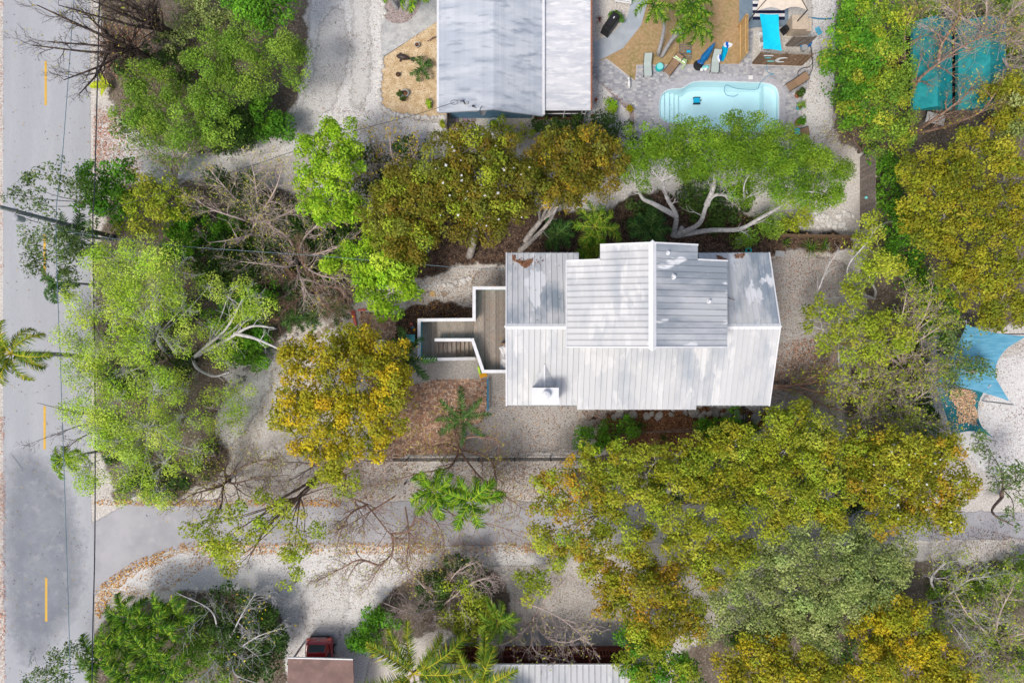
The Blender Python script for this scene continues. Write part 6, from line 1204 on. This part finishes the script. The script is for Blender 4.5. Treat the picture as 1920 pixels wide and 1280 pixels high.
for i, (x, y, w, h, d, m) in enumerate(((1423, 68, .32, .3, .35, 'plastic_white'), (1429, 76, .24, .3, .5, 'solar_grey'), (1427, 86, .28, .3, .3, 'plastic_white'), (1468, 60, .3, .5, .6, 'plastic_black'), (1437, 95, .3, .25, .3, 'solar_grey'))):
    p = W(x, y); MB().box(p.x, p.y, d/2+.02, w, h, d, .2*i, top=.8).lathe((p.x, p.y, d+.02), [(.1, 0), (.1, .08), (.05, .12)], 10).build('housing', MATS[m], pe)
MB().tube([W(1420, 60, .2), W(1424, 75, .3), W(1426, 95, .2), W(1445, 98, .2)], .03, 6).build('pipe', MATS['plastic_white'], pe)
p = W(1488, 55); sb = thing('storage_shed', 'beige resin storage chest beside the cyan sail', 'chest', (p.x, p.y, .01))
MB().box(0, 0, .5, 1.0, .95, 1.0).build('body', MATS['cardboard'], sb, local=True)
for i in range(6): MB().box(0, -.4+.16*i, 1.03, 1.06, .15, .05).build('lid_board', MATS['cardboard'], sb, local=True)
MB().box(.72, 0, .35, .4, .9, .7).build('side_locker', MATS['cardboard'], sb, local=True)
p = W(1507, 84); hz = thing('hose_reel', 'coiled royal blue pool hose beside the pump fence', 'hose', (p.x, p.y, .02))
for i in range(4): MB().tube([(.33*math.cos(a)+.02*i, .28*math.sin(a), .08+.07*i) for a in [j*2*PI/16 for j in range(17)]], .045, 6).build('coil', MATS['blue_plastic' if i % 2 else 'towel_cyan'], hz, local=True)
p = W(1505, 93); MB().lathe((p.x, p.y, .02), [(.2, 0), (.22, .3), (.22, .34), (.2, .36)], 16).build('bucket', MATS['solar_grey'], label='grey lidded bucket below the coiled hose', cat='bucket')
nt2 = thing('pool_net', 'blue leaf net on a long pole over white gravel', 'net', W(1535, 58))
MB().tube([W(1476, 96, 1.6), W(1528, 62, .8)], .018, 5).build('pole', MATS['metal_grey'], nt2); p = W(1535, 58, .7); MB().box(p.x, p.y, .7, .3, .5, .03, .5).build('frame', MATS['towel_cyan'], nt2); MB().box(p.x, p.y, .72, .22, .4, .02, .5).build('mesh', MATS['sail_blue'], nt2)
MB().tube(catmull([W(1505, 30, .1), W(1512, 34, .05), W(1525, 34, .05), W(1540, 36, .05), W(1560, 35, .05)], 5), .05, 6).build('garden_hose', MATS['blue_paint'], label='dark blue hose crossing the white gravel to the hedge', cat='hose')
MB().tube(catmull([W(1520, 103, .1), W(1524, 115, .05), W(1518, 125, .05), W(1505, 128, .05), W(1497, 134, .05), W(1497, 142, .05), W(1508, 146, .05), W(1518, 140, .05), W(1524, 122, .05), W(1520, 85, .1)], 5), .025, 5).build('garden_hose', MATS['plastic_black'], label='black hose looped at the corner of the pump fence', cat='hose')
# ------------------------------------------------------------------ tents and sails on the east
def tent(label, xw, xm, xe, y0, y1):
    ze, zr = 2.6, 3.4; xa, xb, xc = W(xw, 0, ze).x, W(xm, 0, zr).x, W(xe, 0, ze).x; ya, yb = W(0, y0, ze).y, W(0, y1, ze).y; o = thing('tent', label, 'tent', ((xa+xc)/2, (ya+yb)/2, 0))
    mb = MB(); n = 8
    for (x0, z0), (x1, z1) in (((xa, ze), (xb, zr)), ((xb, zr), (xc, ze))):
        for i in range(n):
            for j in range(3):
                def P(u, v): return Vector((lerp(x0, x1, u), lerp(yb, ya, v), lerp(z0, z1, u)-.06*math.sin(PI*u)*abs(math.sin(PI*v*4))))
                mb.quad(P(j/3, i/n), P((j+1)/3, i/n), P((j+1)/3, (i+1)/n), P(j/3, (i+1)/n))
    mb.face([(xa, yb, ze), (xc, yb, ze), (xb, yb, zr)]); mb.build('roof_tarp', MATS['tent_teal'], o, smooth=False)
    for x, s in ((xa, 1), (xc, -1)): MB().box(x, (ya+yb)/2, ze-.15, .02, ya-yb, .3).build('valance', MATS['tent_teal'], o)
    for x in (xa, xc):
        for y in (ya, yb): MB().tube([(x, y, 0), (x, y, ze)], .03, 6).build('pole', MATS['metal_dark'], o)
tent('teal tarp tent behind the hedge, west of its twin', 1712, 1758, 1785, 40, 207); tent('teal tarp tent behind the hedge, east of its twin', 1797, 1857, 1886, 40, 207)
MB().box(28.6, W(0, 120, 0).y, .4, 5.2, 5, .8).build('storage_boxes', MATS['plastic_black'], label='dark covered load stored under the teal tents', cat='storage')
p = W(1755, 222, .8); tb2 = thing('folding_table', 'white topped folding table in front of the teal tents', 'table', (p.x, p.y, 0), None, -.25)
MB().box(0, 0, .74, 1.25, .7, .05).build('top', MATS['plastic_white'], tb2, local=True)
for x in (-.5, .5):
    for y in (-.28, .28): MB().tube([(x, y, .72), (x, y, 0)], .025, 6).build('leg', MATS['metal_grey'], tb2, local=True)
def sail(label, corners, m, z, bulge, name='shade_sail'):
    P = [W(x, y, zz) for x, y, zz in corners]; c = sum(P, Vector())/len(P); E = []; n = 14
    for i in range(len(P)):
        a, b = P[i], P[(i+1) % len(P)]
        for j in range(n):
            t = j/n; q = a.lerp(b, t); e = b-a; nn = Vector((-e.y, e.x, 0)).normalized(); nn = nn if nn.dot(c-q) > 0 else -nn; E.append(q+nn*(bulge[i]*math.sin(PI*t)**.75)-Vector((0, 0, .1*math.sin(PI*t))))
    mb = MB(); N = len(E)
    for k in range(4):
        s0, s1 = k/4, (k+1)/4
        for i in range(N): a, b = E[i], E[(i+1) % N]; mb.quad(a.lerp(c, s0), b.lerp(c, s0), b.lerp(c, s1), a.lerp(c, s1))
    o = thing(name, label, 'sail', (c.x, c.y, 0)); mb.build('fabric', MATS[m], o, smooth=True)
    for p in P: d = (p-c); d.z = 0; e = p+d.normalized()*.25; MB().tube([Vector((e.x, e.y, 0)), Vector((e.x, e.y, p.z+.15)), p], [.05, .05, .012], 6).build('post', MATS['metal_grey'], o)
sail('light blue shade sail with curved edges over white gravel', [(1812, 608, 3.2), (1925, 630, 3.4), (1893, 752, 2.8), (1758, 716, 3)], 'sail_blue', 3, [.15, 1.35, .12, .15])
sail('dark teal shade sail carrying a heap of dry leaves', [(1755, 722, 2.6), (1850, 728, 2.8), (1864, 822, 2.5), (1785, 818, 2.5)], 'sail_teal', 2.6, [.1, .75, .4, .1])
p = W(1755, 665, 1); MB().hexa([(p.x-.7, p.y-1.6, 0), (p.x+.7, p.y-1.6, 0), (p.x+.9, p.y+1.5, 0), (p.x-.5, p.y+1.5, 0)], [(p.x-.5, p.y-1.4, 1.3), (p.x+.3, p.y-1.4, 1.1), (p.x+.5, p.y+1.3, 1.1), (p.x-.3, p.y+1.3, 1.4)]).build('tarp_cover', MATS['solar_grey'], label='grey tarp covered stack in the thicket by the sails', cat='tarp')
# ------------------------------------------------------------------ red car
p = W(604, 1188); car = thing('parked_car', 'dark red hatchback parked under the brown carport roof', 'car', (p.x, p.y, .01))
def loft(mb, secs):   # sections along -y: (y, [(x,z)...] half profile)
    rings = []
    for y, pr in secs: rings.append([Vector((x, y, z)) for x, z in pr]+[Vector((-x, y, z)) for x, z in reversed(pr)])
    for a, b in zip(rings, rings[1:]):
        for i in range(len(a)-1): mb.quad(a[i], a[i+1], b[i+1], b[i])
    mb.face(rings[0][::-1]); mb.face(rings[-1]); return mb
body = loft(MB(), [(0.0, [(.62, .35), (.68, .55), (.6, .72)]), (-.1, [(.82, .3), (.86, .6), (.72, .95)]), (-.25, [(.9, .28), (.92, .65), (.82, 1.02)]), (-1.0, [(.92, .26), (.93, .7), (.86, 1.0)]), (-3.2, [(.92, .26), (.93, .7), (.86, .98)]), (-4.2, [(.85, .28), (.86, .6), (.7, .8)]), (-4.4, [(.7, .35), (.7, .5), (.6, .65)])]).build('body', MATS['car_red'], car, local=True)
loft(MB(), [(-.2, [(.74, .98), (.72, 1.0), (.6, 1.03)]), (-.62, [(.8, .98), (.64, 1.44), (.58, 1.5)]), (-1.4, [(.84, .98), (.66, 1.5), (.6, 1.57)]), (-2.4, [(.84, .98), (.66, 1.48), (.6, 1.54)]), (-3.2, [(.8, .96), (.74, 1.0), (.6, 1.02)])]).build('cabin', MATS['car_red'], car, local=True)
rw = MB(); rw.hexa([(-.56, -.27, 1.08), (.56, -.27, 1.08), (.52, -.58, 1.44), (-.52, -.58, 1.44)], [(-.56, -.25, 1.09), (.56, -.25, 1.09), (.52, -.56, 1.455), (-.52, -.56, 1.455)]); rw.build('rear_window', MATS['glass_dark'], car, local=True)
for s in (-1, 1):
    MB().hexa([(s*.82, -.75, 1.04), (s*.84, -2.7, 1.04), (s*.68, -2.3, 1.43), (s*.67, -.95, 1.43)], [(s*.84, -.75, 1.05), (s*.86, -2.7, 1.05), (s*.70, -2.3, 1.45), (s*.69, -.95, 1.45)]).build('side_window', MATS['glass_dark'], car, local=True)
    MB().box(s*.7, -.05, .75, .22, .1, .22).build('tail_light', MATS['coral_paint'], car, local=True)
    MB().box(s*1.0, -2.5, 1.02, .2, .12, .14).build('mirror', MATS['plastic_black'], car, local=True)
    for y in (-.85, -3.5): w_ = MB().tube([(s*.78, y, .32), (s*.95, y, .32)], .32, 16).build('wheel', MATS['tyre'], car, local=True); MB().tube([(s*.94, y, .32), (s*.965, y, .32)], .2, 12).build('rim', MATS['chrome'], w_, local=True)
MB().box(0, .02, .62, .9, .03, .05).build('chrome_strip', MATS['chrome'], car, local=True); MB().box(0, -.05, .84, .24, .03, .05).build('badge', MATS['chrome'], car, local=True); MB().box(0, .01, .42, 1.3, .08, .14).build('bumper', MATS['plastic_black'], car, local=True)
# ------------------------------------------------------------------ yard things
def stones(name, label, pts, n, m, smin, smax, seed, spread=.12, cat='stones'):
    P = catmull([W(*q) for q in pts], 8); root = thing(name, label, cat, P[0]); r = random.Random(seed); protos = []
    for k in range(4):
        mb = MB(); rr = [r.uniform(.75, 1.2) for _ in range(8)]
        for i in range(8):
            pass
        ring = lambda z, s: [Vector((s*rr[i]*math.cos(2*PI*i/8), s*rr[i]*math.sin(2*PI*i/8), z)) for i in range(8)]
        a, b, c = ring(0, .5), ring(.22, .52), ring(.42, .3)
        for u, v in ((a, b), (b, c)):
            for i in range(8): j = (i+1) % 8; mb.quad(u[i], u[j], v[j], v[i])
        mb.face(c); protos.append(mb)
    first = [None]*4
    for i in range(n):
        f = (i+r.random())/n*(len(P)-1); k = int(f); q = P[k].lerp(P[min(k+1, len(P)-1)], f-k)+Vector((r.gauss(0, spread), r.gauss(0, spread), 0)); j = i % 4
        if first[j] is None: o = first[j] = protos[j].build('stone', MATS[m], root, local=True)
        else: o = first[j].copy(); C.objects.link(o)
        o.parent = root; s = r.uniform(smin, smax); o.location = q-P[0]; o.scale = (s*r.uniform(.8, 1.3), s, s*.8); o.rotation_euler = (0, 0, r.uniform(0, 6))
stones('stone_border', 'white stone border around the tan gravel bed', [(716, 106), (713, 140), (711, 180), (718, 203), (745, 215), (790, 219), (843, 220)], 62, 'stone_white', .2, .34, 501, .06)
stones('stone_border', 'pale stones edging the rounded pink gravel bed', [(721, -5), (719, 12), (720, 32)], 12, 'stone_white', .25, .4, 502, .05)
stones('stone_border', 'grey rubble edging below the olive trees', [(770, 540), (810, 537), (850, 532), (880, 525)], 40, 'stone_white', .12, .28, 503, .14); stones('stone_border', 'grey boulders along the mulch bed under the eave', [(1150, 780), (1200, 775), (1280, 775), (1330, 772), (1370, 778), (1420, 785)], 26, 'stone_grey', .3, .7, 504, .15)
stones('rock_pile', 'heap of white rocks near the board fence', [(1520, 405), (1545, 412), (1570, 415), (1590, 408)], 60, 'stone_white', .15, .34, 505, .28); stones('stone_border', 'loose stones lining the gravel path under lime trees', [(420, 735), (460, 700), (500, 670), (530, 640), (570, 625)], 50, 'stone_grey', .15, .34, 506, .28)
stones('rock_pile', 'pale rocks clustered by the coral paddle board', [(640, 622), (652, 618), (664, 622), (658, 632)], 22, 'stone_white', .2, .4, 507, .15); stones('stone_border', 'small stones along the bend of the white drive', [(380, 282), (420, 285), (450, 282), (480, 268)], 26, 'stone_grey', .14, .3, 508, .15)
ss = thing('stepping_stones', 'brown square stepping stones on the pale gravel path', 'stones', W(600, 630))
for i, (x, y, a) in enumerate(((638, 590, .5), (636, 605, -.3), (622, 610, -.25), (610, 618, .5), (597, 628, .6), (580, 640, .3), (650, 577, .2))): p = W(x, y); MB().box(p.x, p.y, .025, .42, .36, .04, a).build('stone', MATS['stone_step'], ss)
for i, (x, y) in enumerate(((811, 551), (833, 551))): p = W(x, y); MB().lathe((p.x, p.y, .012), [(.2, 0), (.2, .03), (.18, .04)], 18).build('stepping_stone', MATS['wood_gold' if i == 0 else 'stone_step'], label=('round tan stepping stone near the rubble edging', 'round brown stepping stone beside the tan one')[i], cat='stone')
p = W(666, 600); bd = thing('paddle_board', 'coral red board on edge at the brick path end', 'board', (p.x, p.y, .03), None, .25)
MB().hexa([(-.09, -.62, 0), (.03, -.62, 0), (.14, .55, 0), (-.16, .55, 0)], [(-.06, -.6, .1), (.02, -.6, .1), (.1, .5, .14), (-.12, .5, .14)]).lathe((-.01, .55, 0), [(.15, 0), (.14, .1), (.08, .13)], 14).build('board', MATS['coral_paint'], bd, local=True)
p = W(679, 581); MB().box(p.x, p.y, .08, .55, .12, .12, .1).build('plank', MATS['coral_paint'], label='short coral plank across the brick path head', cat='plank')
p = W(666, 623); MB().box(p.x, p.y, .14, .22, .26, .22, -.3, top=.9).build('crate', MATS['teal_paint'], label='small teal crate on the rocks by the coral board', cat='crate')
p = W(655, 635); MB().lathe((p.x, p.y, .1), [(.13, 0), (.15, .1), (.12, .16)], 12).build('pot', MATS['coral_paint'], label='little red pot tucked in the pale rocks', cat='pot')
p = W(716, 646); ib = thing('utility_box', 'white lidded box on the brick path', 'box', (p.x, p.y, .035), None, .08)
MB().box(0, 0, .32, .62, .6, .62).build('body', MATS['plastic_white'], ib, local=True); MB().box(0, 0, .66, .68, .66, .06).build('lid', MATS['cushion_white'], ib, local=True); MB().box(.36, 0, .35, .06, .56, .5).build('side_panel', MATS['metal_grey'], ib, local=True)
for i, (x, y, m, l) in enumerate(((771, 607, 'coral_paint', 'tiny coral tile on the dark soil'), (774, 614, 'blue_paint', 'tiny blue tile on the dark soil'), (777, 618, 'orange_paint', 'tiny orange tile on the dark soil'), (750, 635, 'towel_cyan', 'small cyan tile by the young palm'), (774, 651, 'coral_paint', 'coral tile at the foot of the stairs'))):
    p = W(x, y); MB().box(p.x, p.y, .03, .18, .14, .04, .5*i).build('tile', MATS[m], label=l, cat='tile')
p = W(773, 634); chx = thing('chair', 'teal painted garden chair against the stair wall', 'chair', (p.x, p.y, .01))
MB().box(0, 0, .42, .5, .5, .04).build('seat', MATS['teal_paint'], chx, local=True); MB().box(-.24, 0, .7, .05, .5, .56).build('backrest', MATS['teal_paint'], chx, local=True)
for x in (-.2, .2):
    for y in (-.2, .2): MB().box(x, y, .2, .05, .05, .4).build('leg', MATS['teal_paint'], chx, local=True)
p = W(906, 703); MB().box(p.x, p.y, .05, .52, .3, .05, .3).box(p.x, p.y, .08, .3, .2, .04, .3).build('kneeling_board', MATS['orange_paint'], label='orange board lying at the foot of the deck', cat='board')
p = W(899, 694, .5); MB().box(p.x, p.y, .55, .12, .5, 1.0, .2).build('surf_board', MATS['lime_paint'], label='lime board standing under the deck corner', cat='board')
a, b = W(915, 709), W(915, 768); br = thing('blue_rail', 'blue painted timber rail beside the brick patio', 'rail', a)
MB().bar(a+Vector((0, 0, .45)), b+Vector((0, 0, .45)), .12, .1).build('beam', MATS['blue_paint'], br)
for t in (.05, .95): q2 = a.lerp(b, t); MB().box(q2.x, q2.y, .2, .1, .1, .4).build('post', MATS['blue_paint'], br)
p = W(1385, 452); cool = thing('cooler', 'white cooler box in the dark soil behind the house', 'cooler', (p.x, p.y, .01)); MB().box(0, 0, .25, .55, .42, .46).build('body', MATS['cushion_white'], cool, local=True); MB().box(0, 0, .5, .58, .45, .06).build('lid', MATS['plastic_white'], cool, local=True); MB().box(.15, -.02, .54, .04, .46, .02).build('strap', MATS['plastic_black'], cool, local=True)
p = W(1402, 470); MB().tube([(p.x+.17*math.cos(t), p.y+.17*math.sin(t), .15) for t in [i*2*PI/16 for i in range(17)]], .06, 8).build('hose_coil', MATS['turquoise'], label='turquoise coiled hose at the north eave', cat='hose')
p = W(1462, 476); MB().box(p.x, p.y, .03, .62, .4, .04, -.1).box(p.x, p.y, .055, .5, .3, .01, -.1).build('paver_slab', MATS['solar_grey'], label='grey rectangular slab by the east gravel yard', cat='slab')
for i, (x, y, s) in enumerate(((1629, 371, 1), (1622, 419, 1), (1629, 420, .8))): p = W(x, y, 1.2); MB().lathe((23.68-.12, p.y, 1.2+.1*i), [(.06, 0), (.1, .06), (.1, .14), (.05, .2)], 10).build('buoy', MATS['sail_blue' if i else 'turquoise_light'], label=('mint float hung alone on the board fence', 'pale blue float hung at the fence corner', 'small pale blue float beside the fence corner float')[i], cat='float')
# twig on the roof
MB().tube([(12.2, W(0, 553, 7).y, 6.75), (12.6, W(0, 557, 7).y, 6.72), (13.1, W(0, 562, 7).y, 6.62)], [.03, .04, .015], 5).build('fallen_branch', MATS['bark_brown'], label='short broken branch lying on the east roof', cat='branch')

# ------------------------------------------------------------------ fallen leaves
def scatter(name, label, regions, pal, seed, size=.07, z=.02, zf=None, parent=None):
    rng = np.random.default_rng(seed); Ps = []
    for px, n in regions:
        poly = [W(*q) for q in px]; xs = np.array([p.x for p in poly]); ys = np.array([p.y for p in poly])
        X = rng.uniform(xs.min(), xs.max(), n*2); Y2 = rng.uniform(ys.min(), ys.max(), n*2); c = np.zeros(len(X), bool); j = len(xs)-1
        for i in range(len(xs)):
            m = ((ys[i] > Y2) != (ys[j] > Y2)) & (X < (xs[j]-xs[i])*(Y2-ys[i])/(ys[j]-ys[i]+1e-12)+xs[i]); c ^= m; j = i
        X, Y2 = X[c], Y2[c]; # clumpy thinning
        k = (np.sin(X*1.7+seed)*np.cos(Y2*1.3-seed)+np.sin(X*.6-Y2*.9))*.5; keep = rng.uniform(-1.1, 1, len(X)) < k+.35; X, Y2 = X[keep], Y2[keep]
        Z = np.full(len(X), z) if zf is None else zf(X, Y2); Ps.append(np.stack([X, Y2, Z+rng.uniform(.012, .04, len(X))], 1))
    P = np.concatenate(Ps); V = leaf_quads(P, rng, size, size*.55, 3.); V[..., 2] = np.maximum(V[..., 2], P[:, None, 2]-.01)
    o = np_quads(name, V, pal_cols(rng, len(P), pal, .3), LITTER); tag(o, label, 'leaves', kind='stuff')
BR = [(.16, .08, .04), (.24, .13, .07), (.09, .05, .03), (.32, .19, .10), (.06, .04, .03)]; OR = [(.5, .24, .03), (.42, .19, .03), (.55, .3, .05), (.3, .14, .04)]
scatter('fallen_leaves', 'brown leaves scattered over the white gravel drive', [([(575, 0), (720, 0), (714, 190), (730, 262), (560, 290), (350, 345), (430, 290), (560, 180)], 5200), ([(178, 190), (215, 200), (300, 290), (340, 340), (180, 330)], 1500), ([(600, 200), (720, 205), (850, 225), (1000, 245), (1000, 262), (690, 262)], 1600)], BR, 601, .06)
scatter('fallen_leaves', 'rusty leaf drift on the kerb gravel by the drive mouth', [([(176, 200), (215, 215), (270, 300), (260, 335), (176, 325)], 2200), ([(178, 40), (290, 60), (300, 130), (190, 170)], 1500), ([(-30, 0), (8, 0), (8, 520), (-30, 520)], 900), ([(-30, 780), (10, 780), (12, 1280), (-30, 1280)], 2600)], [(.38, .15, .07), (.45, .2, .1), (.3, .12, .06)], 602)
scatter('fallen_leaves', 'orange leaf drift along the curved street corner', [([(180, 1100), (250, 1052), (345, 1016), (352, 1030), (260, 1072), (215, 1110), (188, 1160), (178, 1150)], 6000), ([(190, 1130), (300, 1050), (420, 1040), (330, 1100), (200, 1150)], 1200), ([(176, 936), (640, 936), (640, 950), (176, 947)], 900), ([(345, 1016), (1050, 1016), (1050, 1036), (345, 1040)], 1500)], OR, 603, .095)
scatter('fallen_leaves', 'dark leaf specks over the south verge and car drive', [([(345, 1030), (1060, 1026), (1170, 1100), (1180, 1180), (900, 1180), (760, 1060), (680, 1150), (660, 1230), (545, 1230), (545, 1170), (480, 1100)], 7000)], BR, 604, .062)
scatter('fallen_leaves', 'leaf litter over the forecourt and brick patio', [([(700, 700), (1110, 765), (1080, 935), (640, 935), (690, 800)], 7000), ([(690, 860), (1060, 865), (1040, 940), (400, 936)], 4500), ([(780, 520), (950, 500), (950, 540), (885, 610), (740, 640)], 2500)], BR+OR[:1], 605)
scatter('fallen_leaves', 'tan leaf litter on the trodden path by the golden tree', [([(400, 690), (520, 620), (640, 570), (690, 590), (560, 690), (500, 760), (480, 860), (640, 900), (620, 935), (330, 930), (440, 870), (400, 800)], 6500)], BR+[(.4, .28, .17), (.45, .3, .08)], 615)
scatter('fallen_leaves', 'russet leaf litter on the east gravel yard', [([(1440, 475), (1560, 470), (1640, 560), (1600, 700), (1560, 790), (1420, 790)], 6500), ([(1450, 640), (1560, 630), (1550, 720), (1450, 730)], 2600)], BR+[(.42, .2, .11), (.36, .16, .08)], 606)
scatter('fallen_leaves', 'deep leaf litter on the soil and mulch around the house', [([(690, 430), (760, 300), (1000, 390), (1400, 400), (1600, 442), (1600, 470), (1300, 480), (955, 490), (690, 540)], 7000), ([(1090, 770), (1440, 764), (1390, 835), (1150, 850)], 6000)], BR+[(.3, .13, .07)], 607)
scatter('fallen_leaves', 'leaf litter under the western grove and lime trees', [([(190, 10), (560, 10), (570, 160), (420, 285), (220, 240)], 5000), ([(180, 345), (420, 330), (690, 400), (640, 580), (520, 640), (400, 800), (440, 880), (330, 935), (178, 932)], 9000)], BR+[(.35, .28, .2)], 608)
scatter('fallen_leaves', 'dark leaf specks on the white gravel strips and lots', [([(1520, 0), (1565, 0), (1560, 280), (1500, 250)], 1200), ([(1840, 640), (1920, 640), (1920, 860), (1850, 880)], 900), ([(1112, 150), (1185, 205), (1190, 250), (1100, 250)], 500), ([(1740, 965), (1920, 1010), (1920, 1045), (1740, 1050)], 1500), ([(1640, 960), (1920, 960), (1920, 1012), (1640, 1010)], 700)], BR, 609, .062)
scatter('fallen_leaves', 'dry leaf heap on the dark teal sail', [([(960+(x-960)*.94, 640+(y-640)*.94) for x, y in ((1785, 728), (1815, 730), (1838, 738), (1830, 760), (1836, 775), (1832, 800), (1815, 792), (1800, 796), (1796, 765), (1782, 745))], 1500), ([(960+(x-960)*.94, 640+(y-640)*.94) for x, y in ((1770, 725), (1845, 730), (1848, 800), (1780, 810))], 260)], [(.42, .28, .17), (.5, .36, .24), (.33, .2, .11)], 610, .1, 2.66)
scatter('fallen_leaves', 'sparse yellow leaves and specks on the asphalt', [([(8, 0), (168, 0), (170, 1280), (10, 1280)], 420), ([(350, 940), (1000, 940), (1000, 1020), (350, 1020)], 1400)], [(.4, .28, .05), (.12, .08, .05)], 611, .08)
def zroof(X, Y2): return ZE+(ZR-ZE)*(YN-Y2)/(YN-YR)+.05
SC = (H-5.6)/H
def up(px): return [(960+(x-960)*SC, 640+(y-640)*SC) for x, y in px]
scatter('fallen_leaves', 'brown leaf patch stuck on the north west roof panels', [(up([(964, 487), (985, 489), (1000, 486), (992, 499), (984, 503), (974, 495)]), 700), (up([(961, 478), (966, 478), (966, 488), (962, 488)]), 90), (up([(955, 485), (1020, 480), (1015, 500), (955, 490)]), 40)], BR[:3]+[(.2, .09, .06)], 612, .09, 0, zroof)
scatter('fallen_leaves', 'brown leaf patch on the north east roof panels', [(up([(1345, 477), (1365, 486), (1362, 491), (1348, 489)]), 350), (up([(1378, 476), (1400, 474), (1394, 483), (1380, 484)]), 220)], BR[:3]+[(.2, .09, .06)], 613, .09, 0, zroof)
scatter('fallen_leaves', 'tiny specks of debris on the white roof', [(up([(955, 480), (1440, 480), (1440, 605), (955, 605)]), 60)], [(.05, .04, .035), (.1, .09, .08)], 614, .07, 0, zroof)
